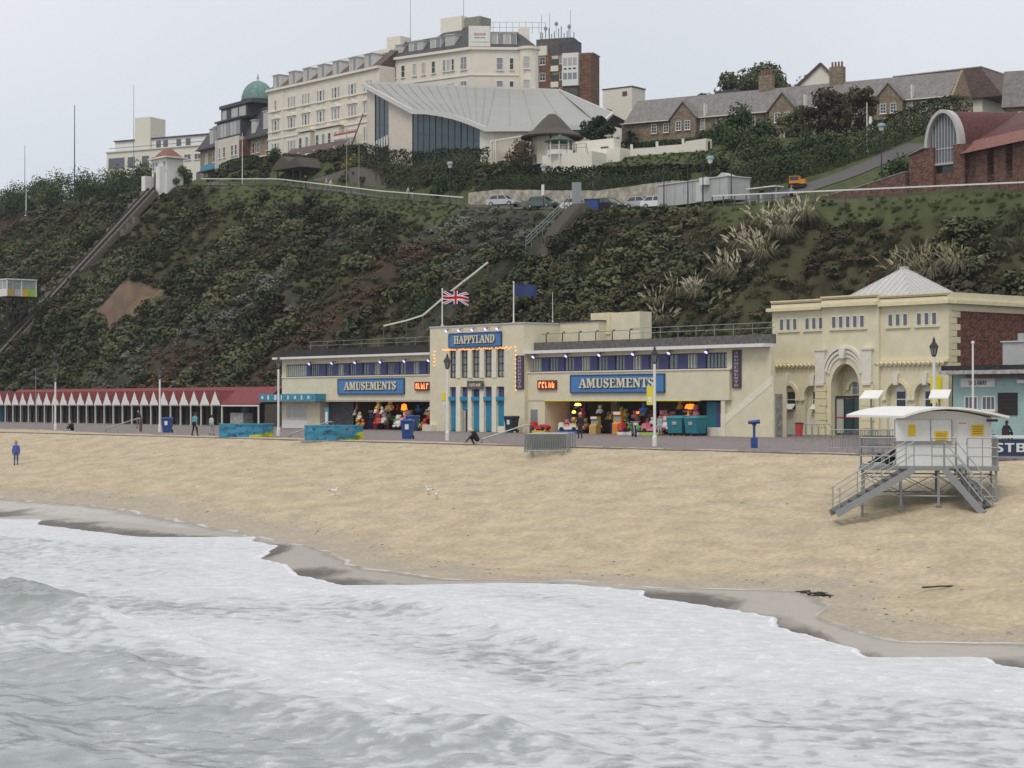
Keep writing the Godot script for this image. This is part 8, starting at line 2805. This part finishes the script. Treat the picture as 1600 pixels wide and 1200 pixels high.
func bush(label: String, at: Vector3, rx: float, ry: float, tone: Color, count: int, seedv: int, group := "", called := "bush"):
	var o := thing(called, label, "bush", at, 0, group)
	var r := RandomNumberGenerator.new()
	r.seed = seedv
	var st := SurfaceTool.new()
	st.begin(Mesh.PRIMITIVE_TRIANGLES)
	leafy(r, lumps(r, 16, rx, ry, rx, -0.2), count, 0.27, minf(rx, ry) * 0.55, tone, 0.24, st)
	st.set_material(M["leaf"])
	put_mesh(st.commit(), "foliage", o)
	var g := G.new()
	for i in 3: g.tube([Vector3(0.1 * i, -0.5, 0), Vector3((i - 1) * rx * 0.4, ry * 0.6, (i % 2) * 0.3)], 0.07, 5, 0.03)
	put(g, "stem", "bark", o)

func hedge(label: String, pts: Array, h: float, w: float, tone: Color, seedv: int):
	var o := thing("hedge", label, "hedge", ground_at(pts[0][0], pts[0][1]))
	var r := RandomNumberGenerator.new()
	r.seed = seedv
	var st := SurfaceTool.new()
	st.begin(Mesh.PRIMITIVE_TRIANGLES)
	var cv := Curve3D.new()
	for p in pts: cv.add_point(Vector3(p[0], 0, -p[1]))
	var len := cv.get_baked_length()
	for i in int(len * 260):
		var d := r.randf() * len
		var q := cv.sample_baked(d)
		var t := (cv.sample_baked(minf(d + 0.3, len)) - cv.sample_baked(maxf(d - 0.3, 0))).normalized()
		var s := t.cross(Vector3.UP)
		var a := r.randf_range(-1, 1)
		var b := r.randf()
		if r.randf() < 0.6: a = signf(a) * r.randf_range(0.85, 1.08)
		elif r.randf() < 0.7: b = r.randf_range(0.9, 1.05)
		q += s * a * w * 0.5
		q.y = ground_y(q.x, q.z) + b * h * (1.0 + 0.12 * nz.get_noise_2d(d * 0.6, 5.0))
		var c := tone * r.randf_range(0.68, 1.32)
		c.a = 1.0
		leaf_face(st, q - o.position, s * a + Vector3(0, b - 0.4, 0), 0.24, r, c)
	st.set_material(M["leaf"])
	put_mesh(st.commit(), "foliage", o)
	for k in 6:
		var q := cv.sample_baked(len * (k + 0.5) / 6.0)
		q.y = ground_y(q.x, q.z)
		var g := G.new()
		g.tube([q - o.position - Vector3(0, 0.3, 0), q - o.position + Vector3(0, h * 0.7, 0)], 0.06, 5)
		put(g, "stem", "bark", o)

func trees():
	var dark := Color(0.045, 0.068, 0.032)
	var mid := Color(0.07, 0.095, 0.04)
	var brown := Color(0.085, 0.075, 0.045)
	var red := Color(0.075, 0.052, 0.042)
	tree("broad_tree", "large domed broadleaf tree rising behind the terrace roof", Vector3(-225.5, 42, -243.8), 18.4, 7.2, 5.2, Color(0.07, 0.085, 0.04), 8000, 1, 0.5)
	tree("broad_tree", "smaller broadleaf tree adjoining the large domed one", Vector3(-216.5, 42, -247), 15.0, 5.0, 3.4, mid, 2200, 2, 0.5)
	tree("garden_tree", "dense dark green tree in front of the stone terrace", ground_at(-163.5, 175), 4.2, 4.2, 3.1, dark, 3600, 3)
	tree("garden_tree", "reddish brown tree before the middle of the terrace", ground_at(-153.1, 178), 5.6, 2.9, 3.1, red, 2800, 4)
	tree("garden_tree", "brown-green tree beside the reddish tree", ground_at(-147.8, 178.1), 5.4, 2.4, 2.9, brown, 2400, 5)
	tree("garden_tree", "pale olive tree between dark and reddish trees", ground_at(-157.5, 177.5), 3.8, 2.4, 2.2, Color(0.11, 0.115, 0.06), 1600, 6)
	tree("pine_tree", "small dark pine between leisure hall and terrace", ground_at(-187.1, 171.6), 4.4, 2.1, 1.9, Color(0.03, 0.05, 0.028), 1800, 7)
	tree("dark_tree", "dark tree beside the white block behind the leisure hall roof", Vector3(-206, 41, -211), 8.6, 2.8, 2.2, mid, 1500, 8)
	tree("thin_tree", "thin russet tree in front of the leisure hall porch", ground_at(-191.3, 162.2), 3.6, 2.3, 1.5, Color(0.13, 0.09, 0.06), 700, 9, 0.26)
	# palm-like cordyline
	var o := thing("cordyline_palm", "shaggy dark cordyline palm by the terrace end", "palm", ground_at(-190.1, 180.6))
	var g := G.new()
	g.tube([Vector3(0, -0.5, 0), Vector3(0.1, 1.6, 0)], 0.2, 6, 0.15)
	put(g, "trunk", "bark", o)
	var r := RandomNumberGenerator.new()
	r.seed = 44
	var st := SurfaceTool.new()
	st.begin(Mesh.PRIMITIVE_TRIANGLES)
	st.set_smooth_group(-1)
	for i in 420:
		var d := Vector3(r.randfn(), r.randfn() * 0.7 + 0.35, r.randfn()).normalized()
		var a := Vector3(0.1, 1.7, 0) + d * r.randf_range(0.2, 1.0)
		var tip := a + d * r.randf_range(1.0, 1.7) - Vector3(0, 0.5, 0)
		var s := d.cross(Vector3.UP).normalized() * 0.06
		var c := Color(0.06, 0.075, 0.045) * r.randf_range(0.7, 1.4)
		c.a = 1
		st.set_color(c)
		for v in [a + s, tip, a - s]: st.add_vertex(v)
	st.generate_normals()
	st.set_material(M["leaf"])
	put_mesh(st.commit(), "crown", o)
	# clifftop trees by the lift and the far cliff
	var k := 0
	for q in [[-352, 163, 3.4, 2.6], [-346, 163, 4.0, 3.2], [-340, 163, 4.4, 4.0], [-334, 163.5, 4.8, 4.6], [-327, 163.5, 5.0, 5.2], [-320, 164, 5.2, 5.4], [-313, 164.5, 5.0, 5.6], [-306, 164, 5.0, 5.2], [-299, 164.5, 4.6, 5.0], [-292, 163.5, 4.4, 4.6], [-285, 162, 4.0, 4.4], [-278, 160.5, 3.4, 3.4], [-330, 159, 4.0, 3.0], [-316, 159, 4.2, 3.2], [-301, 158, 4.2, 3.4], [-288, 156.5, 3.8, 3.2], [-276, 155.0, 3.0, 2.6]]:
		bush("wind-shaped dark thicket on the far cliff top", ground_at(q[0], q[1]), q[2], q[3], [dark, mid, Color(0.06, 0.08, 0.04)][k % 3], 2400, 60 + k, "wind-shaped thickets on the far cliff top", "thicket")
		k += 1
	bush("round green bush in front of the lift station", ground_at(-259.2, 151.2) + Vector3(0, 0.6, 0), 1.7, 2.6, mid, 1600, 80)
	bush("round dark bush at the hotel terrace corner", ground_at(-252.5, 164.0), 1.6, 2.4, dark, 1200, 81)
	bush("dark clipped bush on the bank below the leisure hall glazing", ground_at(-203.0, 158.8), 1.8, 2.0, dark, 1200, 82)
	bush("second dark clipped bush on the bank beside the lamp", ground_at(-199.0, 158.6), 1.7, 1.6, dark, 1200, 83)
	bush("yellow-green bush at the leaning strut of the leisure hall", ground_at(-230.5, 163.4), 1.9, 1.7, Color(0.16, 0.17, 0.05), 1000, 84)
	bush("low bush beneath the pine tree", ground_at(-184.6, 172.5), 1.8, 1.4, mid, 900, 85)
	bush("green bush against the conference hall pier", ground_at(-124.6, 156.5), 2.2, 2.3, dark, 1400, 86)
	k = 0
	for q in [[-168.5, 173.5, 1.8, 1.8], [-160.5, 170.5, 2.4, 2.4], [-156.0, 168.0, 2.3, 2.0], [-152.0, 167.0, 2.6, 2.4], [-148.0, 168.8, 2.4, 2.2], [-144.5, 168.5, 2.3, 2.2], [-141.5, 165.5, 2.2, 2.2], [-150.5, 162.0, 2.6, 2.6], [-146.5, 160.5, 2.4, 2.4], [-142.5, 159.5, 2.0, 2.0], [-155.5, 161.5, 2.3, 2.0], [-159.0, 163.5, 2.2, 1.8]]:
		bush("rounded shrub on the bank below the stone terrace", ground_at(q[0], q[1]), q[2], q[3], [dark, mid, Color(0.055, 0.078, 0.036), Color(0.085, 0.1, 0.045)][k % 4], 1300, 100 + k, "rounded shrubs on the terrace bank")
		k += 1
	hedge("long dark clipped hedge above the retaining wall", [[-192, 156.2], [-184, 156.9], [-176, 157.6], [-170, 158.2], [-164, 158.6], [-157, 158.0]], 2.0, 1.7, Color(0.035, 0.05, 0.026), 120)
	hedge("long hedge sloping up beside the road to the terrace", [[-147, 156.5], [-142.5, 158.5], [-139.5, 162.5], [-137.5, 167.5], [-136, 173.5], [-134, 180]], 3.0, 2.4, Color(0.05, 0.068, 0.034), 121)
	hedge("garden hedge along the front of the stone terrace", [[-194, 182.5], [-184, 179.5], [-176, 177.8], [-168, 176.5]], 1.2, 1.2, dark, 122)
	hedge("low hedge between the villa and the upper path", [[-268, 163.8], [-262, 162.4], [-256, 162.4]], 1.6, 1.5, dark, 123)
	hedge("shrub border along the foot of the leisure hall glazing", [[-229, 163.0], [-222, 162.0], [-214, 161.4], [-205, 161.2], [-198, 161.0]], 2.9, 2.6, Color(0.055, 0.066, 0.034), 125)
	hedge("square hedge on the cliff behind the arcade roof beside the zigzag rail", [[-168.2, 126.2], [-165.2, 127.0]], 2.0, 1.8, dark, 124)

func pampas_plant(label: String, group: String, at: Vector3, s: float, n: int, seedv: int, tint: Color):
	var o := thing("pampas_grass", label, "pampas grass", at, 0, group)
	var r := RandomNumberGenerator.new()
	r.seed = seedv
	var st := SurfaceTool.new()
	st.begin(Mesh.PRIMITIVE_TRIANGLES)
	st.set_smooth_group(-1)
	for i in 400:
		var t := r.randf() * TAU
		var d := Vector3(cos(t), 0, sin(t))
		var l := r.randf_range(0.8, 1.9) * s
		var a := d * 0.35 * s * r.randf()
		var m := a + d * l * 0.45 + Vector3(0, l * 0.75, 0)
		var tip := a + d * l * 1.0 + Vector3(0, l * r.randf_range(0.1, 0.6), 0)
		var w := Vector3(-d.z, 0, d.x) * 0.04
		var c := Color(0.17, 0.155, 0.1) * r.randf_range(0.6, 1.3)
		c.a = 1
		st.set_color(c)
		for v in [a + w, m + w, a - w, a - w, m + w, m - w, m + w, tip, m - w]: st.add_vertex(v)
	st.generate_normals()
	st.set_material(M["leaf"])
	put_mesh(st.commit(), "leaves", o)
	for i in n:
		var t := r.randf() * TAU
		var lean := r.randf_range(0.1, 1.1)
		var d := Vector3(cos(t) * lean, 1.0, sin(t) * lean + 0.15).normalized()
		var l := r.randf_range(1.4, 2.5) * s
		var g := G.new()
		var a := d * l * 0.15
		var b := d * l
		g.tint(Color(0.3, 0.27, 0.17))
		g.tube([a, b], 0.015, 3)
		var pl := r.randf_range(0.35, 0.75) * s
		var c := tint * r.randf_range(0.7, 1.1)
		c.a = 1
		g.tint(c)
		var droop := Vector3(d.x, -0.5 * lean, d.z) * r.randf_range(0.15, 0.5) * pl
		var w := r.randf_range(0.05, 0.1) * s
		g.tube([b - d * 0.05, b + d * pl * 0.3 + droop * 0.1, b + d * pl * 0.7 + droop * 0.6, b + d * pl + droop * 1.3], w, 5, 0.015)
		put(g, "plume", "leaf", o)

func pampas():
	var cream := Color(0.55, 0.5, 0.37)
	var tan_ := Color(0.36, 0.32, 0.2)
	for i in 5: pampas_plant("pampas grass with pale plumes in the lower clump above the arcade roof", "lower pampas clump", ground_at([-128.6, -127.4, -126.0, -124.9, -127.0][i], [125.6, 127.0, 128.0, 127.0, 124.6][i]), 1.0, 20, 200 + i, cream)
	for i in 9: pampas_plant("tall pampas grass with cream plumes in the big clump near the cliff edge", "big pampas clump", ground_at([-123.0, -120.8, -119.0, -122.6, -120.4, -118.4, -121.8, -119.6, -117.8][i], [129.0, 128.6, 129.6, 131.2, 131.0, 131.8, 133.4, 133.8, 134.0][i]), 1.2, 24, 210 + i, cream)
	for i in 5: pampas_plant("tawny pampas grass behind the pyramid roof", "pampas behind the yellow hall", ground_at([-101.5, -100.2, -98.8, -97.6, -96.2][i], [127.6, 128.6, 128.0, 128.9, 128.4][i]), 1.15, 20, 220 + i, tan_)

# ---------------------------------------------------------------- people and gulls
# A body is one surface: tapered capsules between joints, joined by a smooth minimum, meshed with surface nets.
func body_mesh(bones: Array, cell: float, blend: float) -> ArrayMesh:
	# bones: [a, b, radius a, radius b, colour]
	var lo := Vector3(1e9, 1e9, 1e9)
	var hi := -lo
	for b in bones:
		for k in 2:
			var m: float = maxf(b[2], b[3]) + cell * 2.0
			lo = lo.min(b[k] - Vector3.ONE * m)
			hi = hi.max(b[k] + Vector3.ONE * m)
	var nx := int((hi.x - lo.x) / cell) + 2
	var ny := int((hi.y - lo.y) / cell) + 2
	var nzz := int((hi.z - lo.z) / cell) + 2
	var field := PackedFloat32Array()
	field.resize(nx * ny * nzz)
	field.fill(1.0)
	for b in bones:   # visit only the cells near each bone
		var pad: float = maxf(b[2], b[3]) + blend + cell * 2.0
		var p0: Vector3 = (b[0].min(b[1]) - Vector3.ONE * pad - lo) / cell
		var p1: Vector3 = (b[0].max(b[1]) + Vector3.ONE * pad - lo) / cell
		var ab: Vector3 = b[1] - b[0]
		var ll := maxf(ab.length_squared(), 1e-6)
		for x in range(maxi(0, int(p0.x)), mini(nx, int(p1.x) + 1)):
			for y in range(maxi(0, int(p0.y)), mini(ny, int(p1.y) + 1)):
				for z in range(maxi(0, int(p0.z)), mini(nzz, int(p1.z) + 1)):
					var p := lo + Vector3(x, y, z) * cell
					var t := clampf((p - b[0]).dot(ab) / ll, 0.0, 1.0)
					var d: float = p.distance_to(b[0] + ab * t) - lerpf(b[2], b[3], t)
					var i := (x * ny + y) * nzz + z
					var f := field[i]
					var h := maxf(blend - absf(f - d), 0.0) / blend
					field[i] = minf(f, d) - h * h * blend * 0.25
	var vid := {}
	var pos := PackedVector3Array()
	var col := PackedColorArray()
	var ix := PackedInt32Array()
	var step := [ny * nzz, nzz, 1]
	for x in nx - 1:
		for y in ny - 1:
			for z in nzz - 1:
				var i := (x * ny + y) * nzz + z
				var mask := 0
				var sum := Vector3.ZERO
				var cnt := 0
				for k in 8:
					if field[i + (k & 1) * step[0] + ((k >> 1) & 1) * step[1] + (k >> 2)] < 0.0: mask |= 1 << k
				if mask == 0 or mask == 255: continue
				for k in 8:
					for ax in 3:
						var k2 := k | (1 << ax)
						if k2 == k: continue
						if ((mask >> k) & 1) != ((mask >> k2) & 1):
							var fa := field[i + (k & 1) * step[0] + ((k >> 1) & 1) * step[1] + (k >> 2)]
							var fb := field[i + (k2 & 1) * step[0] + ((k2 >> 1) & 1) * step[1] + (k2 >> 2)]
							var t := fa / (fa - fb)
							var a := Vector3(k & 1, (k >> 1) & 1, k >> 2)
							var b := Vector3(k2 & 1, (k2 >> 1) & 1, k2 >> 2)
							sum += a.lerp(b, t)
							cnt += 1
				var p := lo + (Vector3(x, y, z) + sum / cnt) * cell
				vid[i] = pos.size()
				pos.append(p)
				var best := 1e9
				var c := Color.WHITE
				for b in bones:
					var ab: Vector3 = b[1] - b[0]
					var t := clampf((p - b[0]).dot(ab) / maxf(ab.length_squared(), 1e-6), 0.0, 1.0)
					var d: float = p.distance_to(b[0] + ab * t) - lerpf(b[2], b[3], t)
					if d < best:
						best = d
						c = b[4]
				col.append(c)
	for i in vid:
		for ax in 3:
			var u: int = step[(ax + 1) % 3]
			var v: int = step[(ax + 2) % 3]
			var s: int = step[ax]
			var j: int = i + s
			if j >= field.size(): continue
			if (field[i] < 0.0) != (field[j] < 0.0) and vid.has(i - u) and vid.has(i - v) and vid.has(i - u - v):
				var q := [vid[i], vid[i - u], vid[i - u - v], vid[i - v]]
				if field[i] < 0.0: q.reverse()
				ix.append_array([q[0], q[1], q[2], q[0], q[2], q[3]])
	var nrm := PackedVector3Array()
	nrm.resize(pos.size())
	for k in range(0, ix.size(), 3):
		var f := (pos[ix[k + 2]] - pos[ix[k]]).cross(pos[ix[k + 1]] - pos[ix[k]])
		for e in 3: nrm[ix[k + e]] += f
	for k in nrm.size(): nrm[k] = nrm[k].normalized()
	var arr := []
	arr.resize(Mesh.ARRAY_MAX)
	arr[Mesh.ARRAY_VERTEX] = pos
	arr[Mesh.ARRAY_NORMAL] = nrm
	arr[Mesh.ARRAY_COLOR] = col
	arr[Mesh.ARRAY_INDEX] = ix
	var m := ArrayMesh.new()
	m.add_surface_from_arrays(Mesh.PRIMITIVE_TRIANGLES, arr)
	m.surface_set_material(0, M["cloth"])
	return m

const SKIN := Color(0.45, 0.28, 0.2)

func person(label: String, at: Vector3, turn: float, h: float, j: Dictionary, top: Color, legs: Color, hair: Color, shoes := Color(0.04, 0.04, 0.04), bare_arms := false, skirt := false, group := ""):
	var o := thing("person", label, "person", at, turn, group)
	var hip: Vector3 = j.hip
	var chest: Vector3 = j.chest
	var neck: Vector3 = j.neck
	var head: Vector3 = j.head
	var across: Vector3 = j.get("across", Vector3.RIGHT)
	var fwd := across.cross(Vector3.UP).normalized()
	var up := (head - neck).normalized()
	fwd = -fwd if fwd.z < 0 else fwd
	var B := []
	B.append([hip, hip.lerp(chest, 0.5), 0.145, 0.14, legs if not skirt else top])
	B.append([hip.lerp(chest, 0.4), chest, 0.145, 0.15, top])
	for s in [-1.0, 1.0]:
		B.append([chest + across * s * 0.05, chest + across * s * 0.16 + Vector3(0, 0.02, 0), 0.11, 0.075, top])
		B.append([hip, hip + across * s * 0.09, 0.12, 0.11, legs])
		var sd: String = "l" if s < 0 else "r"
		var sh: Vector3 = chest + across * s * 0.17
		B.append([sh, j["el" + sd], 0.062, 0.05, top])
		B.append([j["el" + sd], j["ha" + sd], 0.048, 0.034, SKIN if bare_arms else top])
		var hd: Vector3 = (j["ha" + sd] - j["el" + sd]).normalized()
		var palm: Vector3 = j["ha" + sd] + hd * 0.07
		B.append([j["ha" + sd], palm, 0.034, 0.036, SKIN])
		for f in 4:   # fingers, slightly curled
			var ofs: Vector3 = fwd * (f - 1.5) * 0.022
			B.append([palm + ofs, palm + ofs + hd * [0.065, 0.08, 0.075, 0.055][f] + across * -s * 0.025, 0.0105, 0.009, SKIN])
		B.append([palm - hd * 0.03 + fwd * 0.025, palm + hd * 0.02 + fwd * 0.07, 0.012, 0.01, SKIN])
		B.append([hip + across * s * 0.09, j["kn" + sd], 0.092, 0.066, legs])
		B.append([j["kn" + sd], j["an" + sd], 0.062, 0.042, legs])
		var toe: Vector3 = j.get("toe" + sd, j["an" + sd] + fwd * 0.17 + Vector3(0, -0.05, 0))
		B.append([j["an" + sd] + Vector3(0, -0.035, 0), toe, 0.048, 0.036, shoes])
	B.append([chest + Vector3(0, 0.05, 0), neck, 0.075, 0.055, top])
	B.append([neck, head - up * 0.05, 0.052, 0.05, SKIN])
	B.append([head - up * 0.05 + fwd * 0.012, head + up * 0.03 + fwd * 0.012, 0.075, 0.09, SKIN])
	B.append([head + up * 0.035 - fwd * 0.02, head + up * 0.05 - fwd * 0.025, 0.1, 0.098, hair])
	B.append([head - fwd * 0.06, head - fwd * 0.05 - up * 0.05, 0.06, 0.05, hair])
	B.append([head + fwd * 0.09 + up * 0.01, head + fwd * 0.105 - up * 0.02, 0.013, 0.016, SKIN])
	for s in [-1.0, 1.0]:
		B.append([head + across * s * 0.088 + up * 0.01, head + across * s * 0.092 - up * 0.03, 0.02, 0.015, SKIN])
		B.append([head + fwd * 0.085 + across * s * 0.033 + up * 0.02, head + fwd * 0.087 + across * s * 0.033 + up * 0.02, 0.012, 0.012, Color(0.05, 0.04, 0.035)])
	B.append([head + fwd * 0.086 - up * 0.055 - across * 0.02, head + fwd * 0.086 - up * 0.055 + across * 0.02, 0.009, 0.009, Color(0.3, 0.12, 0.1)])
	put_mesh(body_mesh(B, 0.022, 0.05), "body", o)
	o.scale = Vector3.ONE * (h / 1.72)

func standing(step := 0.0, arm := 0.0) -> Dictionary:
	return {"hip": Vector3(0, 0.92, 0), "chest": Vector3(0, 1.32, 0.01), "neck": Vector3(0, 1.46, 0.01), "head": Vector3(0, 1.61, 0.03),
		"ell": Vector3(-0.24, 1.08, -0.02 - arm * 0.5), "elr": Vector3(0.24, 1.08, -0.02 + arm * 0.5), "hal": Vector3(-0.25, 0.84, 0.07 - arm), "har": Vector3(0.25, 0.84, 0.07 + arm),
		"knl": Vector3(-0.1, 0.5, 0.03 + step * 0.5), "knr": Vector3(0.1, 0.5, 0.03 - step * 0.3), "anl": Vector3(-0.1, 0.09, step), "anr": Vector3(0.1, 0.09 + absf(step) * 0.12, -step)}

func sitting(seat: float, reach := 0.3) -> Dictionary:
	return {"hip": Vector3(0, seat + 0.12, 0), "chest": Vector3(0, seat + 0.5, -0.06), "neck": Vector3(0, seat + 0.64, -0.04), "head": Vector3(0, seat + 0.78, 0.0),
		"ell": Vector3(-0.26, seat + 0.3, 0.05), "elr": Vector3(0.26, seat + 0.3, 0.05), "hal": Vector3(-0.14, seat + 0.24, reach), "har": Vector3(0.14, seat + 0.24, reach),
		"knl": Vector3(-0.12, seat + 0.14, 0.42), "knr": Vector3(0.12, seat + 0.14, 0.42), "anl": Vector3(-0.12, maxf(seat - 0.34, 0.09), 0.46), "anr": Vector3(0.12, maxf(seat - 0.34, 0.09), 0.46)}

func ground_sit() -> Dictionary:
	return {"hip": Vector3(0, 0.13, 0), "chest": Vector3(0, 0.5, 0.04), "neck": Vector3(0, 0.63, 0.08), "head": Vector3(0, 0.76, 0.14),
		"ell": Vector3(-0.27, 0.36, 0.2), "elr": Vector3(0.27, 0.36, 0.2), "hal": Vector3(-0.1, 0.44, 0.42), "har": Vector3(0.1, 0.42, 0.42),
		"knl": Vector3(-0.13, 0.5, 0.38), "knr": Vector3(0.13, 0.5, 0.38), "anl": Vector3(-0.12, 0.09, 0.52), "anr": Vector3(0.12, 0.09, 0.52)}

func people():
	var dark := Color(0.02, 0.02, 0.022)
	var brown := Color(0.06, 0.04, 0.025)
	var grey := Color(0.5, 0.49, 0.47)
	var on_sand := func(x: float, n: float) -> Vector3: return Vector3(x, sand_y(x, n), -n)
	person("person in a blue coat standing alone on the open sand", on_sand.call(-126.3, 60.3), 60, 1.72, standing(0.06, 0.03), Color(0.09, 0.12, 0.4), Color(0.09, 0.11, 0.24), brown)
	var sit := ground_sit()
	person("person in black sitting on the sand edge before the huts", Vector3(-152.4, 0.02, -78.0), 10, 1.7, sit, dark, dark, brown, Color(0.5, 0.5, 0.5))
	person("person in a teal top walking past the huts", Vector3(-122.0, 0.0, -72.2), 200, 1.72, standing(0.2, 0.14), Color(0.12, 0.3, 0.36), dark, brown)
	person("child in pale mint clothes walking behind the teal top", Vector3(-126.8, 0.0, -76.5), 200, 1.5, standing(0.14, 0.1), Color(0.4, 0.46, 0.42), Color(0.32, 0.34, 0.33), brown)
	person("person in black top standing in front of the hut doors", Vector3(-166.0, 0.0, -92.0), 30, 1.7, standing(0.1, 0.06), dark, Color(0.2, 0.14, 0.16), brown)
	var cr := ground_sit()
	cr.merge({"hip": Vector3(0, 0.36, -0.12), "chest": Vector3(0, 0.68, 0.06), "neck": Vector3(0, 0.78, 0.16), "head": Vector3(0, 0.86, 0.27), "knl": Vector3(-0.15, 0.5, 0.28), "knr": Vector3(0.15, 0.5, 0.28), "anl": Vector3(-0.13, 0.09, 0.05), "anr": Vector3(0.13, 0.09, 0.05), "hal": Vector3(-0.1, 0.25, 0.5), "har": Vector3(0.1, 0.25, 0.5), "ell": Vector3(-0.26, 0.45, 0.3), "elr": Vector3(0.26, 0.45, 0.3)}, true)
	person("person in black crouching on the sand before the tower", on_sand.call(-88.0, 71.0) + Vector3(0, 0.02, 0), -40, 1.75, cr, dark, dark, Color(0.6, 0.57, 0.5))
	person("white-haired person in dark coat standing behind the stacked barriers", Vector3(-97.4, 0, -87.8), 30, 1.72, standing(0.05, 0.02), Color(0.025, 0.026, 0.03), Color(0.07, 0.045, 0.04), Color(0.62, 0.6, 0.58))
	person("child in a mint jacket by the teal containers", Vector3(-102.3, 0, -100.2), 20, 1.45, standing(0.06, 0.05), Color(0.25, 0.48, 0.46), Color(0.45, 0.45, 0.44), brown)
	# reclining on the deck of the lifeguard hut
	var hut: Node3D = get_node("lifeguard_hut")
	var rec := {"hip": Vector3(0, 0.14, 0), "chest": Vector3(0, 0.48, -0.2), "neck": Vector3(0, 0.62, -0.25), "head": Vector3(0, 0.76, -0.24),
		"ell": Vector3(-0.27, 0.3, 0.0), "elr": Vector3(0.27, 0.3, 0.0), "hal": Vector3(-0.15, 0.26, 0.25), "har": Vector3(0.15, 0.26, 0.25),
		"knl": Vector3(-0.12, 0.4, 0.38), "knr": Vector3(0.12, 0.2, 0.45), "anl": Vector3(-0.12, 0.09, 0.66), "anr": Vector3(0.12, 0.11, 0.85)}
	person("person in black reclining on the lifeguard hut deck against the wall", hut.transform * Vector3(-2.0, 1.42, -0.3), 39 - 75, 1.75, rec, dark, Color(0.03, 0.035, 0.06), brown, Color(0.5, 0.5, 0.5))
	# walkers on the cliff path
	person("walker in white shirt and dark trousers on the upper path", ground_at(-208.6, 156.6) + Vector3(0, 0.09, 0), 120, 1.74, standing(0.18, 0.12), Color(0.55, 0.55, 0.55), dark, brown)
	person("walker in black jacket beside the white shirt", ground_at(-207.4, 156.4) + Vector3(0, 0.09, 0), 120, 1.72, standing(0.16, 0.1), dark, Color(0.3, 0.3, 0.32), brown)
	person("walker in black coat near the path shelter", ground_at(-236.0, 158.3) + Vector3(0, 0.09, 0), 100, 1.7, standing(0.14, 0.1), dark, dark, grey)
	person("walker in pale blue near the stone bank wall", ground_at(-230.4, 158.2) + Vector3(0, 0.09, 0), 100, 1.7, standing(0.14, 0.1), Color(0.35, 0.4, 0.48), Color(0.2, 0.2, 0.22), grey)
	person("walker in cream jacket near the stone bank wall", ground_at(-229.0, 158.0) + Vector3(0, 0.09, 0), 100, 1.66, standing(0.12, 0.1), Color(0.6, 0.56, 0.42), Color(0.3, 0.28, 0.25), brown)
	person("pedestrian in black and white beside the low shelter", ground_at(-131.6, 143.2), 60, 1.7, standing(0.16, 0.1), dark, Color(0.45, 0.45, 0.45), brown)
	person("pedestrian in grey walking behind the white rail", ground_at(-128.0, 143.6), 60, 1.7, standing(0.12, 0.1), Color(0.3, 0.3, 0.32), dark, brown)
	# cafe terrace
	for q in [[-73.0, -97.2, 200.0, Color(0.3, 0.3, 0.33), "seated cafe customer in a grey top"], [-71.3, -96.0, 160.0, dark, "seated cafe customer in black beside the grey top"], [-69.6, -97.4, 190.0, Color(0.03, 0.03, 0.05), "seated cafe customer in navy at the middle table"]]:
		var st := thing("cafe_chair", "dark cafe chair under the " + String(q[4]), "chair", Vector3(q[0], 0, q[1]), q[2], "chairs on the cafe terrace")
		bx(st, "seat", "dark_wood", -0.22, 0.22, 0.42, 0.46, -0.22, 0.22)
		bx(st, "backrest", "dark_wood", -0.22, 0.22, 0.46, 0.9, -0.24, -0.2)
		for x in [-0.19, 0.19]:
			for z in [-0.19, 0.19]: bx(st, "leg", "black_metal", x - 0.02, x + 0.02, 0, 0.42, z - 0.02, z + 0.02)
		person(q[4], Vector3(q[0], 0.0, q[1]), q[2], 1.72, sitting(0.46), q[3], dark, brown)
	# gulls
	var k := 0
	for q in [[-76.3, 58.6], [-74.9, 58.0], [-83.0, 57.5]]:
		var o := thing("gull", "white gull standing on the open sand", "gull", on_sand.call(q[0], q[1]), k * 70.0, "gulls on the sand")
		k += 1
		var wht := Color(0.7, 0.7, 0.69)
		var gy := Color(0.35, 0.36, 0.38)
		var B := [[Vector3(0, 0.24, 0.08), Vector3(0, 0.25, -0.1), 0.085, 0.07, wht], [Vector3(0, 0.27, 0.0), Vector3(0, 0.26, -0.2), 0.07, 0.03, gy], [Vector3(0, 0.28, 0.12), Vector3(0, 0.36, 0.15), 0.045, 0.035, wht], [Vector3(0, 0.38, 0.16), Vector3(0, 0.385, 0.18), 0.043, 0.04, wht], [Vector3(0, 0.378, 0.2), Vector3(0, 0.37, 0.27), 0.016, 0.008, Color(0.6, 0.4, 0.05)], [Vector3(0, 0.25, -0.15), Vector3(0, 0.24, -0.3), 0.03, 0.014, Color(0.1, 0.1, 0.1)]]
		for s in [-0.035, 0.035]:
			B.append([Vector3(s, 0.2, 0.02), Vector3(s, 0.02, 0.03), 0.012, 0.011, Color(0.55, 0.35, 0.2)])
			B.append([Vector3(s, 0.015, 0.03), Vector3(s, 0.012, 0.08), 0.012, 0.011, Color(0.55, 0.35, 0.2)])
		put_mesh(body_mesh(B, 0.011, 0.025), "body", o)
